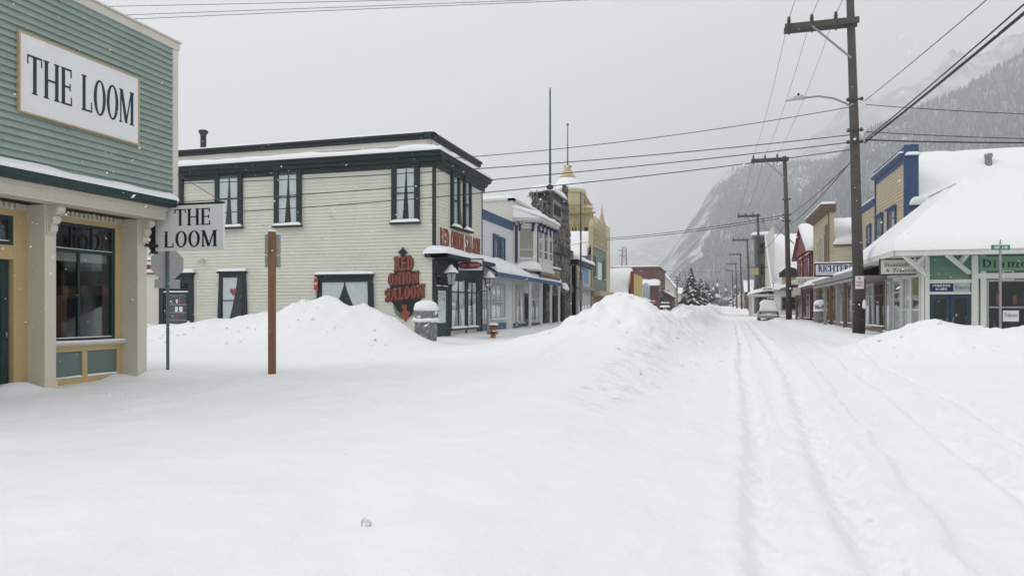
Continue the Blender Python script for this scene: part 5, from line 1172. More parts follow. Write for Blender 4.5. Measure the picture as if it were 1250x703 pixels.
c = Fr('F', 106.); a = c.uz(778,368); b = c.uz(800,374.5); s = thing('hanging_sign', 'red board with white letters across the walk before the yellow stall', 'sign', (a[0],106.,b[1])); mb = MB(); mb.fbox(c, a[0], b[0], -.1, 0, b[1], a[1]); mb.build('sign_board', REDSIGN, s); mb = MB(); text(mb, c, 'ART STORE', a[0]+.2, b[0]-.2, b[1]+.18, a[1]-.18, 0, .02, 0, SANS, .1); mb.build('lettering', SIGNW, s); ledge_snow(s, c, a[0], b[0], .05, -.15, a[1], .18, 3)
c = Fr('F', 118.); a = c.uz(781,345); b = c.uz(793,367); s = thing('banner', 'pale blue and white painted banner behind the red lettered board', 'banner', (a[0],118.,b[1])); mb = MB(); mb.prism(c, [(a[0],b[1]),(b[0],b[1]),(b[0]+.1,a[1]-.6),(a[0]+1.1,a[1]),(a[0]+.2,a[1]-.4)], -.05, 0); mb.build('cloth', paint('icy_blue_cloth', (.42,.50,.56), .7, .25, .8, 0, 0), s); mb = MB()
for k in range(4): mb.bar(c.P(a[0]+.2+.4*k,.02,b[1]+.2),c.P(a[0]+.45+.4*k,.02,a[1]-.6),.10)
mb.build('painted_strokes', FASCIA, s)
# parked dark pickup at the kerb, half behind the berm
def vehicle(name, label, cat, x, y, z, rot, body, pick=False, snowy=.2):
    r = thing(name, label, cat, (x, y, z)); ca, sa = math.cos(rot), math.sin(rot)
    Q = lambda px, py, pz: (x+px*ca-py*sa, y+px*sa+py*ca, z+pz)
    def hx(mb, x0, x1, y0, y1, z0, z1, ix=0, iy0=0, iy1=0, mat=0):
        mb.hexa([Q(x0,y0,z0),Q(x1,y0,z0),Q(x1,y1,z0),Q(x0,y1,z0)], [Q(x0+ix,y0+iy0,z1),Q(x1-ix,y0+iy0,z1),Q(x1-ix,y1-iy1,z1),Q(x0+ix,y1-iy1,z1)], mat)
    mb = MB(); hx(mb, -.92,.92,-2.25,2.3,.38,.72); hx(mb, -.92,.92,-2.25,2.3,.722,1.02,.05,.05,.1)
    if pick: hx(mb, -.85,.85,-.1,1.3,1.02,1.72,.14,.25,.6)
    else: hx(mb, -.86,.86,-2.1,1.2,1.02,1.74,.16,.30,.75)
    mb.build('body', body, r, bevel=.06)
    mb = MB()
    if pick: hx(mb, -.62,.62,-.02,.0,1.1,1.62,.08,.2,-.2)
    else: hx(mb, -.66,.66,-2.09,-2.06,1.10,1.62,.1,.24,-.24)
    for sgn in (-1, 1):
        a, b = (.1, 1.0) if pick else (-1.7, .8)
        mb.hexa([Q(sgn*.865,a,1.1),Q(sgn*.865,b,1.1),Q(sgn*.75,b-.5,1.62),Q(sgn*.75,a+.2,1.62)], [Q(sgn*.85,a,1.1),Q(sgn*.85,b,1.1),Q(sgn*.73,b-.5,1.62),Q(sgn*.73,a+.2,1.62)])
    mb.build('window_glass', BLACK, r)
    for sx_ in (-1, 1):
        for yy_ in (-1.42, 1.42):
            mb = MB(); mb.tube([Q(sx_*.70,yy_,.34), Q(sx_*.93,yy_,.34)], .345, 18); wh = mb.build('wheel', TYRE, r); mb = MB(); mb.tube([Q(sx_*.925,yy_,.34), Q(sx_*.94,yy_,.34)], .2, 12); mb.build('rim', GALV, wh)
        mb = MB(); hx(mb, sx_*.80-.09, sx_*.80+.09, -2.28,-2.2, .78,1.0); mb.build('tail_light', TAIL, r)
    mb = MB(); hx(mb, -.94,.94,-2.36,-2.24,.42,.62); mb.build('bumper', FASCIA, r)
    mb = MB(); hx(mb, -.26,.26,-2.272,-2.25,.76,.88); mb.build('number_plate', SIGNW, r)
    mb = MB()
    if pick: mb.patch(Q(-.8,-2.2,1.02),Q(.8,-2.2,1.02),Q(.8,-.1,1.02),Q(-.8,-.1,1.02),.3,0,2,.2,.2); mb.patch(Q(-.7,.1,1.72),Q(.7,.1,1.72),Q(.7,.75,1.72),Q(-.7,.75,1.72),snowy,0,3,.2,.2)
    else:
        mb.patch(Q(-.76,-1.85,1.73),Q(.76,-1.85,1.73),Q(.76,.5,1.73),Q(-.76,.5,1.73),snowy,0,2,.2,.2)
        mb.patch(Q(-.86,-2.28,1.06),Q(.86,-2.28,1.06),Q(.70,-1.80,1.74),Q(-.70,-1.80,1.74),.16,0,2,.4,.15); mb.patch(Q(-.8,-2.34,.64),Q(.8,-2.34,.64),Q(.8,-2.22,.66),Q(-.8,-2.22,.66),.12,0,2,.4,.15)
    mb.patch(Q(-.86,1.0,1.03),Q(.86,1.0,1.03),Q(.82,2.2,1.02),Q(-.82,2.2,1.02),.2,0,5,.2,.2)
    mb.build('snow_cover', SNOW, r); return r
p = onX(-8.2, 808, 380); vehicle('pickup_truck', 'dark pickup truck parked at the kerb by the dark red building', 'truck', -8.2, 120., gz(-8.2,120.), .05, BLACK, True)
# ---- small houses further up the left side
def small_house(x, y, w_, l_, he, hr, wm, label, along='Y', rm=None, lit=0):
    z = float(street_rise(y)); r = thing('house', label, 'house', (x, y, z))
    mb = MB(); x0, x1, y0, y1 = x-w_/2, x+w_/2, y-l_/2, y+l_/2; mb.box(x0,x1,y0,y1,z-.5,z+he); mb.build('wall', wm, r)
    gable_snow_roof(r, x0, x1, y0, y1, z+he, z+hr, along, .35, rm or BROWNT, .4)
    for o_ in r.children:
        if o_.name.startswith('roof') and len(o_.data.materials) > 1: o_.data.materials[1] = wm
    f6 = Fr('F', y0); side = Fr('L', x1) if x < 0 else Fr('R', x0)
    n = max(1, int(w_/3))
    for k in range(n):
        for zz_ in ([z+1.0] if he < 4 else [z+1.0, z+3.9]): window(r, f6, x0+w_*(k+.5)/n-.5, x0+w_*(k+.5)/n+.5, zz_, zz_+1.5, BLGREY, trim=.1, snow=0)
    m = max(1, int(l_/4))
    for k in range(m):
        for zz_ in ([z+1.0] if he < 4 else [z+1.0, z+3.9]): window(r, side, y0+l_*(k+.5)/m-.6, y0+l_*(k+.5)/m+.6, zz_, zz_+1.5, BLGREY, trim=.1, snow=0)
    return r
small_house(-14.5, 176, 9, 12, 3.4, 6.0, BRICK, 'low dark red cabin with snow on its roof beyond the flat roofed red building', 'Y')
p = onX(-13, 834, 372); small_house(-15.0, 205, 8, 11, 6.2, 11.0, CREAMW, 'pale two storey house with a steep snowy gable beside the dark conifers', 'Y', GREYW)
small_house(-13.5, 228, 6, 8, 4.8, 6.4, BAYW, 'little white house close behind the steep gabled one', 'X')
small_house(-17, 300, 12, 14, 3.6, 7.0, GREYW, 'grey house almost lost among bare trees up the left side', 'X')
# ================================================================ right side: green corner shop
RW, RF, RE = 7.6, 30.5, 6.3
R, Ff = Fr('R', RW), Fr('F', RF)
di = thing('shop_building', 'corner shop with green siding, pale braces and a huge snow covered hip roof', 'building', (12, 34, 0))
RX1, RY1 = 24.0, 36.4
mb = MB(); mb.box(RW+.02, RX1, RF+.02, RY1, -.2, 3.55); clap(mb, Ff, RW+.12, 10.0, 2.62, 3.5, .17); mb.build('wall', DGREEN, di)
# hip roof
ez, pk, inn = 3.66, 6.55, 3.3
r0 = [(RE,29.2,ez),(RX1,29.2,ez),(RX1,29.2+inn,pk),(RE+inn,29.2+inn,pk)]
r1 = [(RE,29.2,ez),(RE,RY1+.2,ez),(RE+inn,RY1+.2,pk),(RE+inn,29.2+inn,pk)]
mb = MB(); dn = Vector((0,0,-.14))
for q in (r0, r1): q = [Vector(p) for p in q]; mb.hexa(q, [p+dn for p in q])
mb.box(RE+inn, RX1, 29.2+inn, RY1, pk-.3, pk); mb.box(RE+.12, RX1, 29.32, RF-.02, ez-.12, ez-.07, 1); mb.box(RE+.12, RW-.02, RF-.02, RY1, ez-.12, ez-.07, 1); mb.box(RE-.02, RX1, 29.16, 29.2, ez-.17, ez+.02, 1); mb.box(RE-.04, RE-.0, 29.16, RY1, ez-.17, ez+.02, 1)
rf = mb.build('roof', [RUSTC, EAVE], di)
mb = MB(); u_ = Vector((0,0,.012)); mb.patch(*[Vector(p)+u_ for p in ((RE-.06,29.1,ez),(RX1,29.1,ez),(RX1,29.2+inn,pk),(RE+inn,29.2+inn,pk))], .31, 0, 31, .15, .4, r=.36, edge=(0,1,1,0), vert=True); mb.patch(*[Vector(p)+u_ for p in ((RE-.06,29.1,ez),(RE-.06,RY1+.3,ez),(RE+inn,RY1+.3,pk),(RE+inn,29.2+inn,pk))], .31, 0, 31, .15, .4, r=.36, edge=(0,1,1,0), vert=True)
mb.patch((RE+inn-.4,29.2+inn-.2,pk),(RX1,29.2+inn-.2,pk),(RX1,RY1+.2,pk+.1),(RE+inn-.4,RY1+.2,pk+.1),.36,0,33,.12,.5,r=.9); mb.build('snow_cover', SNOW, rf)
# posts, rails, braces of the front
px_ = lambda x: Ff.u(x)
mb = MB(); mb.fbox(Ff, RW-.02, RW+.16, .0, .14, 0, ez-.14); mb.fbox(R, RF-.14, RF+.1, 0, .08, 0, ez-.14)
mb.fbox(Ff, px_(1185), px_(1193), .0, .12, 0, ez-.14); mb.fbox(Ff, px_(1196), px_(1203), .0, .09, 0, ez-.14); mb.build('corner_post', EAVE, di)
mb = MB(); mb.fbox(Ff, RW+.16, px_(1185), .0, .09, 2.50, 2.64); mb.fbox(Ff, RW+.16, px_(1185), .0, .08, 2.08, 2.18); mb.fbox(Ff, px_(1185), RX1, .0, .10, ez-1.0, ez-.8); mb.build('rail', EAVE, di)
mb = MB(); mb.fbox(Ff, px_(1193)+.01, px_(1196)-.01, .0, .05, 0.2, 2.3); mb.build('green_panel', DGREEN, di)
for (xa, ya), (xb, yb), w0_, w1_ in (((1155,310),(1183,333),1.2,.1),((1181,310),(1171,322),.7,.35),((1101,310),(1133,337),1.15,.12),((1132,310),(1119,322),.6,.6)):
    a = onY(RF-w0_, xa, ya); b = onY(RF-w1_, xb, yb); mb = MB(); mb.bar(a, b, .13, .11); mb.build('brace', EAVE, di)
# double doors, transom with two little signs
da, db = RW+.17, px_(1184.5)
mb = MB(); mb.fbox(Ff, da, db, .0, .006, 0.0, 2.06, 1)
for k in range(2):
    a = da+(db-da)*k/2+.02; b = da+(db-da)*(k+1)/2-.02
    for q in ((a,a+.13,.05,2.04),(b-.13,b,.05,2.04),(a+.13,b-.13,.05,.45),(a+.13,b-.13,1.92,2.04)): mb.fbox(Ff, q[0], q[1], .006, .05, q[2], q[3])
dr = mb.build('double_door', [DKBLUE, DARK], di); g = MB(); g.fbox(Ff, da+.1, db-.1, .024, .03, .42, 1.95); g.build('pane', GLASS, dr)
h = MB(); h.tube([Ff.P((da+db)/2-.1,.08,.9),Ff.P((da+db)/2-.1,.08,1.2)], .015, 6); h.build('handle', GALV, dr); h = MB(); h.tube([Ff.P((da+db)/2+.1,.08,.9),Ff.P((da+db)/2+.1,.08,1.2)], .015, 6); h.build('handle', GALV, dr)
mb = MB()
for k in range(8): mb.fbox(Ff, da+.2+rnd.random()*(db-da-.5), da+.3+rnd.random()*(db-da-.5), .0, .01, .5+rnd.random()*1.2, .6+rnd.random()*1.2) if False else mb.fbox(Ff, da+.2+.17*k, da+.27+.17*k, .031, .034, .75+.1*(k*3 % 7), .85+.1*(k*3 % 7))
mb.build('stickers', FASCIA, dr)
s = thing('door_sign', 'navy panel with small pale writing above the dark blue double doors', 'sign', (da,RF,2.2)); m_ = da+(db-da)*.58
mb = MB(); mb.fbox(Ff, da+.03, m_, .012, .05, 2.19, 2.49); mb.build('sign_board', NAVYS, s); mb = MB(); text(mb, Ff, 'PRINCESS', da+.12, m_-.1, 2.37, 2.45, .05, .053, 0, SANS); text(mb, Ff, 'IN HERE', da+.22, m_-.2, 2.24, 2.32, .05, .053, 0, SANS); mb.build('lettering', SIGNW, s)
s = thing('door_sign', 'pale mint panel with dark letters beside the navy one above the doors', 'sign', (m_,RF,2.2))
mb = MB(); mb.fbox(Ff, m_+.01, db-.02, .012, .048, 2.19, 2.49); mb.build('sign_board', paint('pale_mint_sign', (.38,.48,.46), .5, .1, 3, 0, 0), s); mb = MB(); text(mb, Ff, 'Princess', m_+.06, db-.06, 2.27, 2.42, .048, .052, 0, BOOK); mb.build('lettering', DKBLUE, s)
# display windows right of the doors
wa = px_(1203)
for k in range(4):
    a = wa+k*1.62; mb = MB(); b = a+1.62
    for q in ((a,a+.09,.55,2.62),(b-.09,b,.55,2.62),(a+.09,b-.09,.55,.66),(a+.09,b-.09,2.54,2.62),(a+.09,b-.09,1.56,1.62)): mb.fbox(Ff, q[0], q[1], .0, .07, q[2], q[3])
    mb.fbox(Ff, a+.04, b-.04, -.0, .006, .6, 2.6, 1); wn = mb.build('display_window', [GALV, ORNBR if k == 1 else DARK], di); g = MB(); g.fbox(Ff, a+.085, b-.085, .03, .036, .6, 2.58); g.build('pane', GLASS, wn)
    mb = MB()
    for j in range(9): x = a+.15+rnd.random()*1.2; z = rnd.choice([.72,.9,1.7,1.9,2.1]); mb.fbox(Ff, x, x+rnd.uniform(.08,.3), .008, .015, z, z+rnd.uniform(.1,.4), rnd.randint(0,2))
    mb.build('window_goods', [BLACK, ORNBR, FASCIA], wn)
mb = MB(); mb.fbox(Ff, wa, RX1, .0, .06, .0, .55); mb.build('stall_riser', DGREEN, di)
s = thing('shop_sign', 'green board reading Diamonds in dark letters under the snowy eave', 'sign', (wa,RF,2.9))
mb = MB(); mb.fbox(Ff, px_(1194), px_(1194)+5.6, .10, .14, ez-.72, ez-.18); mb.build('sign_board', paint('sign_green', (.13,.265,.175), .5, .08, 3, 0, 0), s); mb = MB(); x = px_(1197.5); text(mb, Ff, 'Diamonds & Princess', x, x+5.2, ez-.60, ez-.29, .14, .15, 0, BOOK, .12); mb.build('lettering', INK, s)
a = onY(RF-.1, 1224, 330); b = onY(RF-.1, 1238, 342); s = thing('framed_notice', 'small white edged picture frame hung high inside the display window', 'notice', a); mb = MB(); mb.fbox(Ff, a[0], b[0], .072, .085, b[2], a[2]); mb.build('frame', TRIMW, s); mb = MB(); mb.fbox(Ff, a[0]+.05, b[0]-.05, .085, .09, b[2]+.05, a[2]-.05); mb.build('picture', ROOMW, s)
a = onY(RF-.1, 1224.5, 379); b = onY(RF-.1, 1244, 389); s = thing('window_notice', 'white card with dark letters low in the display window behind the street sign', 'notice', a); mb = MB(); mb.fbox(Ff, a[0], b[0], .072, .08, b[2]-.1, a[2]); mb.build('card', SIGNW, s); mb = MB(); text(mb, Ff, 'Princess', a[0]+.06, b[0]-.06, b[2]+.06, a[2]-.08, .08, .083, 0, BOOK); mb.build('lettering', INK, s)
# storefront along the street
for k in range(4):
    a = RF+.2+k*1.5; window(di, R, a, a+1.4, .5, 2.9, EAVE if k < 3 else GREYP, trim=.12, nu=2 if k == 1 else 1, split=[2.25 if k > 1 else 1.5], curtain='sheer' if k % 2 else None, snow=.04, name='street_window', w=.02, barm=None)
mb = MB(); mb.fbox(R, RF, RY1, .0, .05, 2.92, 3.5); mb.build('frieze_board', EAVE, di)
c = Fr('F', 31.2); a = c.uz(1075,317.5); b = c.uz(1122,334); b = (RW-.03, b[1])
s = thing('hanging_sign', 'black framed cream sign reading Diamonds & Princess hung under the eave', 'sign', (a[0],31.2,b[1]))
mb = MB(); mb.fbox(c, a[0], b[0], -.06, 0, b[1], a[1]); mb.build('sign_board', CREAMS, s)
mb = MB()
for q in ((a[0]-.05,b[0]+.02,a[1],a[1]+.05),(a[0]-.05,b[0]+.02,b[1]-.05,b[1]),(a[0]-.05,a[0],b[1],a[1]),(b[0],b[0]+.02,b[1],a[1])): mb.fbox(c, q[0], q[1], -.07, .015, q[2], q[3])
mb.build('sign_frame', BLACK, s); mb = MB(); text(mb, c, 'Diamonds', a[0]+.13, a[0]+1.02, b[1]+.29, b[1]+.45, 0, .006, 0, BOOK, .09); text(mb, c, 'Princess', a[0]+.46, b[0]-.08, b[1]+.07, b[1]+.21, 0, .006, 0, BOOK, .09); text(mb, c, '&', a[0]+.2, a[0]+.32, b[1]+.08, b[1]+.2, 0, .006, 0, BOOK); mb.build('lettering', BLACK, s)
mb = MB(); mb.tube([c.P(a[0]+.2,-.03,a[1]+.05),c.P(a[0]+.2,-.03,ez-.1)],.012,5); mb.tube([c.P(b[0]-.2,-.03,a[1]+.05),c.P(b[0]-.2,-.03,ez-.1)],.012,5); mb.build('hanger', BLACK, s)

# ---- blue trimmed tan false front behind, with the big snow roof
N = Fr('R', 9.5); bt = thing('store_building', 'tan clapboard false front with cobalt blue edging and a big snow roof', 'building', (13, 45, .3))
n0, n1 = 41.4, 48.6; zt = 9.95
mb = MB(); clap(mb, N, n0, n1, 4.2, zt-.7, .19); mb.fbox(N, n0, n1, -.25, 0, 0, zt-.1); mb.build('false_front', TANW, bt)
mb = MB(); mb.prismw(N, [(-.2,zt-.75),(.03,zt-.75),(.06,zt-.5),(.30,zt-.42),(.34,zt-.28),(-.2,zt-.28)], n0, n1); mb.prismw(N, [(-.25,zt-.1),(.05,zt-.1),(.12,zt+.0),(.12,zt+.06),(-.25,zt+.06)], n0, n1); mb.fbox(N, n0-.12, n0-.0, -.55, .14, 3.4, zt+.12); mb.fbox(N, n1, n1+.12, -.3, .1, 3.4, zt+.1)
mb.build('edging', BLUE, bt); ledge_snow(bt, N, n0, n1, .34, -.0, zt-.28, .1, 3); ledge_snow(bt, Fr('F', n0-.1), 9.4, 10.1, -.05, .25, zt-.45, .15, 3)
for x0, y0, x1, y1 in ((1071,266,1079,303),(1085,258,1095,297)):
    a = N.uz(x0, y0); b = N.uz(x1, y1); window(bt, N, a[0], b[0], b[1], a[1], BLUE, trim=.16, curtain='blind', snow=.0, hood=.10)
mb = MB(); mb.box(9.75, 30, n0, n1, 0, 7.1); 
for k in range(40): mb.tube([(9.8+k*.2,n0-.02,4.5),(9.8+k*.2,n0-.02,7.05)],.05,5)
mb.build('corrugated_wall', RUSTC, bt)
gable_snow_roof(bt, 9.76, 30, n0, n1, 7.05, 10.0, 'X', .35, RUSTC, .15, 'roof', 7)
p = onY(43.6, 1206.5, 205); s = MB(); s.lathe((p[0],p[1],p[2]-.5), [(.17,0),(.17,1.05),(.20,1.06),(.20,1.2),(.17,1.25)], 14); vp = s.build('vent_pipe', GALV, bt); s = MB(); s.lathe((p[0],p[1],p[2]+.74), [(.19,0),(.19,.04),(.1,.09)], 12); s.build('snow_cap', SNOW, vp)
wg = thing('store_building', 'lower tan annexe with a cobalt cornice tucked behind the big utility pole', 'building', (13, 52, .3))
mb = MB(); clap(mb, N, 48.75, 56, 3.4, 8.0, .19); mb.box(9.52, 20, 48.74, 56, 0, 8.0); mb.build('wall', TANW, wg); mb = MB(); mb.prismw(N, [(-.2,8.0),(.04,8.0),(.2,8.25),(.2,8.4),(-.2,8.4)], 48.75, 56.1); co = mb.build('cornice', BLUE, wg); ledge_snow(co, N, 48.75, 56.1, .2, -.2, 8.4, .12, 2); window(wg, N, 50.0, 51.2, 5.0, 7.0, BLUE, trim=.16, snow=0); window(wg, N, 53.0, 54.2, 5.0, 7.0, BLUE, trim=.16, snow=0)
# ---- porch fronted row with timber posts
po = thing('shop_building', 'low grey porch fronted shop row with tan timber posts behind the utility pole', 'building', (9, 45, .3))
p0, p1 = 36.5, 54.0; rz = .12
mb = MB(); mb.box(RW+.01, 9.4, p0, p1, 0, 4.0); mb.build('wall', GREYP, po)
mb = MB(); Q4 = [(6.5,p0,3.42),(6.5,p1,3.42),(9.4,p1,4.3),(9.4,p0,4.3)]; mb.hexa([Vector(p) for p in Q4],[Vector(p)-Vector((0,0,.1)) for p in Q4]); mb.box(6.44,6.52,p0,p1,3.14,3.44); rf = mb.build('porch_roof', FASCIA, po); mb = MB(); mb.patch(*[Vector(p)+Vector((0,0,.01)) for p in Q4], .16, 0, 5, .25, .5); mb.build('snow_cover', SNOW, rf)
mb = MB(); mb.box(6.5, RW, p0+.02, p1, 2.95, 3.1); mb.build('porch_beam', GREYP, po)
for k in range(8):
    u = p0+.6+k*2.45; mb = MB(); mb.box(6.58,6.76,u-.09,u+.09,0,2.95); mb.build('porch_post', GREYP if k % 2 else BROWNT, po)
for k in range(7): window(po, R, p0+.3+k*2.45, p0+2.5+k*2.45, .7, 2.85, BLGREY if k % 3 else BROWNT, trim=.14, nu=2, split=[2.2], curtain='pair' if k % 2 else None, snow=.06, name='shop_window', w=.01)
hy = 45.; c = Fr('F', hy); a = c.uz(995.5,323); b = c.uz(1046,335.5)
s = thing('hanging_sign', 'black framed white RICHTERS sign jutting out over the walk beside the utility pole', 'sign', (a[0],hy,b[1]))
mb = MB(); mb.fbox(c, a[0], b[0], -.08, 0, b[1], a[1]); mb.build('sign_board', SIGNW, s); mb = MB()
for q in ((a[0]-.06,b[0]+.02,a[1],a[1]+.08),(a[0]-.06,b[0]+.02,b[1]-.08,b[1]),(a[0]-.06,a[0],b[1],a[1]),(b[0],b[0]+.02,b[1],a[1])): mb.fbox(c, q[0], q[1], -.1, .03, q[2], q[3])
mb.build('sign_frame', BLACK, s); mb = MB(); text(mb, c, 'RICHTERS', a[0]+.14, b[0]-.22, b[1]+.20, a[1]-.05, 0, .012, 0, SLAB, .04); mb.build('lettering', paint('royal_navy_letters', (.02,.045,.17), .5, .1, 5, 0, 0), s); mb = MB(); mb.fbox(c, a[0]+.08, b[0]-.08, 0, .008, b[1]+.10, b[1]+.13); mb.build('underline', FASCIA, s); mb = MB(); mb.fbox(c, b[0]-.1, 7.6, -.06, -.02, a[1]-.1, a[1]); mb.build('bracket', BLACK, s)
ledge_snow(s, c, a[0]-.06, b[0], .03, -.1, a[1]+.08, .06, 3)
# ---- tan building with oblique false front, red gabled shop
tb = thing('store_building', 'narrow tan false front store with an overhanging cornice beside the red shop', 'building', (10, 58, .4))
t0, t1, zt = 54.2, 62.8, 8.35
mb = MB(); clap(mb, R, t0, t1, 3.6, zt, .2); mb.fbox(R, t0, t1, -.3, 0, 0, zt+.0); mb.build('false_front', TANW, tb); mb = MB(); mb.prismw(R, [(-.4,zt),(.05,zt),(.12,zt+.1),(.55,zt+.3),(.6,zt+.55),(-.4,zt+.55)], t0-.15, t1+.3); mb.fbox(R, t0, t0+.22, 0, .07, 0, zt); mb.fbox(R, t0+.8, t0+1.9, .0, .06, 3.8, 7.6); mb.build('brown_trim', BROWNT, tb); ledge_snow(tb, R, t0-.15, t1+.3, .6, -.4, zt+.55, .18, 4)
mb = MB(); clap(mb, Fr('F', t0+.02), 7.65, 20, 3.4, 6.1, .22); mb.box(7.9, 20, t0+.02, t1, 0, 6.1); mb.build('side_wall', CREAMW, tb); gable_snow_roof(tb, 7.95, 20, t0, t1, 6.1, 8.1, 'X', .32, BROWNT, .1)
for a in (t0+2.3, t0+4.6): window(tb, R, a, a+1.1, 4.6, 6.9, CREAMW, trim=.14, snow=.05)
window(tb, R, t0+.8, t0+3.6, .8, 2.9, BROWNT, trim=.14, nu=2, snow=.05, name='shop_window'); window(tb, R, t0+4.6, t0+7.6, .8, 2.9, BROWNT, trim=.14, nu=2, snow=.05, name='shop_window')
mb = MB(); mb.box(6.5,7.58,t0+.3,t1-.2,3.1,3.25); mb.patch((6.4,t0+.2,3.26),(6.4,t1,3.26),(7.55,t1,3.6),(7.55,t0+.2,3.6),.3,1,5,.2,.4); mb.build('canopy', [BROWNT, SNOW], tb)
re = thing('shop_building', 'deep red timber shop with a snowy gable roof and a dark upper window', 'building', (10, 69, .4))
e0, e1 = 63.2, 74.5
mb = MB(); clap(mb, R, e0, e1, 3.7, 6.4, .22); clap(mb, Fr('F', e0), 7.6, 12, 3.6, 6.4, .22); mb.box(7.62, 19, e0+.01, e1, 0, 6.42); mb.build('wall', REDT, re)
gable_snow_roof(re, 7.3, 19, e0, e1, 6.45, 8.9, 'X', .35, REDT, .25)
for a in (e0+1.4, e0+6.5): window(re, R, a, a+1.9, 4.1, 6.1, REDT, trim=.22, nz=2, snow=.12, hood=.12)
mb = MB(); mb.fbox(R, e0, e0+.25, 0, .08, 0, 6.4); mb.fbox(R, e1-.25, e1, 0, .08, 0, 6.4); mb.fbox(R, e0, e1, 0, .14, 6.2, 6.45); mb.build('corner_board', REDT, re)
window(re, R, e0+.8, e0+4.4, .8, 3.0, REDT, trim=.2, nu=3, snow=.05, name='shop_window'); window(re, R, e0+6.6, e0+10.4, .8, 3.0, REDT, trim=.2, nu=3, snow=.05, name='shop_window')
mb = MB(); mb.fbox(R, e0+4.8, e0+6.2, 0, .08, .2, 3.0); mb.fbox(R, e0+5.1, e0+5.9, .08, .09, 1.2, 2.6, 1); mb.build('door', [REDT, DARK], re)
mb = MB(); mb.box(5.9,7.58,e0+.2,e1-.2,3.35,3.5); mb.patch((5.85,e0+.1,3.51),(5.85,e1,3.51),(7.55,e1,3.9),(7.55,e0+.1,3.9),.3,1,5,.2,.5); mb.build('canopy', [BROWNT, SNOW], re)
hy = 59.; c = Fr('F', hy); a = c.uz(971.5,340.5); b = c.uz(1012,346.5); s = thing('hanging_sign', 'long narrow cream sign with LOCAL ART lettering out over the walk by the red shop', 'sign', (a[0],hy,b[1]))
mb = MB(); mb.fbox(c, a[0], b[0], -.08, 0, b[1], a[1]); mb.build('sign_board', CREAMS, s); mb = MB(); text(mb, c, 'ALASKA LOCAL ART', a[0]+.15, b[0]-.15, b[1]+.09, a[1]-.09, 0, .01, 0, SANS, .08); mb.build('lettering', paint('olive_letters', (.16,.16,.10), .6, .1, 5, 0, 0), s); mb = MB(); mb.fbox(c, a[0]-.05, b[0]+.02, -.09, .02, a[1], a[1]+.05); mb.fbox(c, a[0]-.05, b[0]+.02, -.09, .02, b[1]-.05, b[1]); mb.build('sign_frame', FASCIA, s); ledge_snow(s, c, a[0], b[0], .02, -.1, a[1]+.05, .08, 2)
p = atd(47, 1002, 390); snowy_bin(p[0], p[1], 'grey bin capped with snow on the walk before the tan false front store', .82, p[2])
p = atd(57, 972.5, 388); s = thing('street_post', 'short brown post with a pale square sign by the red shop', 'road sign', p); mb = MB(); mb.box(p[0]-.09,p[0]+.09,p[1]-.09,p[1]+.09,p[2]-.3,p[2]+2.6); mb.build('post', BROWNT, s); mb = MB(); mb.box(p[0]-.28,p[0]+.28,p[1]-.12,p[1]-.095,p[2]+1.8,p[2]+2.4); mb.build('sign_plate', TRIMW, s)
# ---- church-like white building with dark corner tower beyond the next crossing
ch = thing('hall_building', 'big white roofed hall with a narrow grey corner tower up the right side', 'building', (12, 105, .7))
zg = .75; X0 = 6.7
mb = MB(); mb.box(X0, 26, 92, 120, 0, 3.9); clap(mb, Fr('F',92), X0, 26, 1, 3.9, .3); mb.build('wall', BAYW, ch)
A_ = [(X0-.4,91.4,3.9),(27,91.4,3.9),(27,104,11.6),(X0-.4,104,11.6)]; mb = MB(); mb.hexa([Vector(p) for p in A_],[Vector(p)-Vector((0,0,.2)) for p in A_]); B_ = [(X0-.4,120.5,3.9),(27,120.5,3.9),(27,104.02,11.6),(X0-.4,104.02,11.6)]; mb.hexa([Vector(p) for p in B_],[Vector(p)-Vector((0,0,.2)) for p in B_]); mb.add([(X0,92,3.8),(X0,120,3.8),(X0,104,11.4)],[(0,1,2)],1)
mb.box(X0-.25, X0+.02, 91.9, 116.5, 3.9, 11.5, 2); rf = mb.build('roof', [FASCIA, GREYW, BAYW], ch); mb = MB(); mb.patch(*[Vector(p)+Vector((0,0,.01)) for p in A_], .4, 0, 8, .1, 1.0); mb.build('snow_cover', SNOW, rf)
mb = MB(); mb.box(X0-1.6, X0+.5, 105, 108, 0, 11.6); tw = mb.build('tower', GREYW, ch); mb = MB(); mb.box(X0-2.0, X0+.9, 104.6, 108.4, 11.6, 11.85); mb.lathe((X0-.55,106.5,11.85), [(1.9,0),(1.1,.9),(.4,1.6),(.05,2.0)], 4, 0, False); mb.build('tower_roof', FASCIA, tw); mb = MB(); mb.patch((X0-2.1,104.5,11.86),(X0+1.0,104.5,11.86),(X0+1.0,108.5,11.86),(X0-2.1,108.5,11.86),.5,0,3,.2,.5); mb.build('snow_cover', SNOW, tw)
for z in (3.4, 6.2, 9.2): window(ch, Fr('F',105), X0-1.4, X0-.3, z, z+1.7, GREYW, trim=.12, snow=0)
mb = MB(); mb.bar((X0+.1,91.6,11.6),(X0+2.2,91.6,9.4),.16); mb.build('gable_board', FASCIA, ch)
por = Fr('R', X0)
mb = MB(); mb.box(X0-2.6,X0-.02,92.5,103,3.2,3.4); mb.patch((X0-2.7,92.4,3.4),(X0-2.7,103,3.4),(X0-.02,103,4.0),(X0-.02,92.4,4.0),.4,1,3,.2,.6)
for y in (92.8,96,99.4,102.7): mb.box(X0-2.5,X0-2.3,y-.1,y+.1,0,3.2)
mb.build('porch', [BAYW, SNOW], ch)
mb = MB()
for k in range(4): mb.fbox(por, 93+k*2.5, 94.8+k*2.5, 0, .06, 1.2, 2.9)
mb.build('shop_windows', DARK, ch)
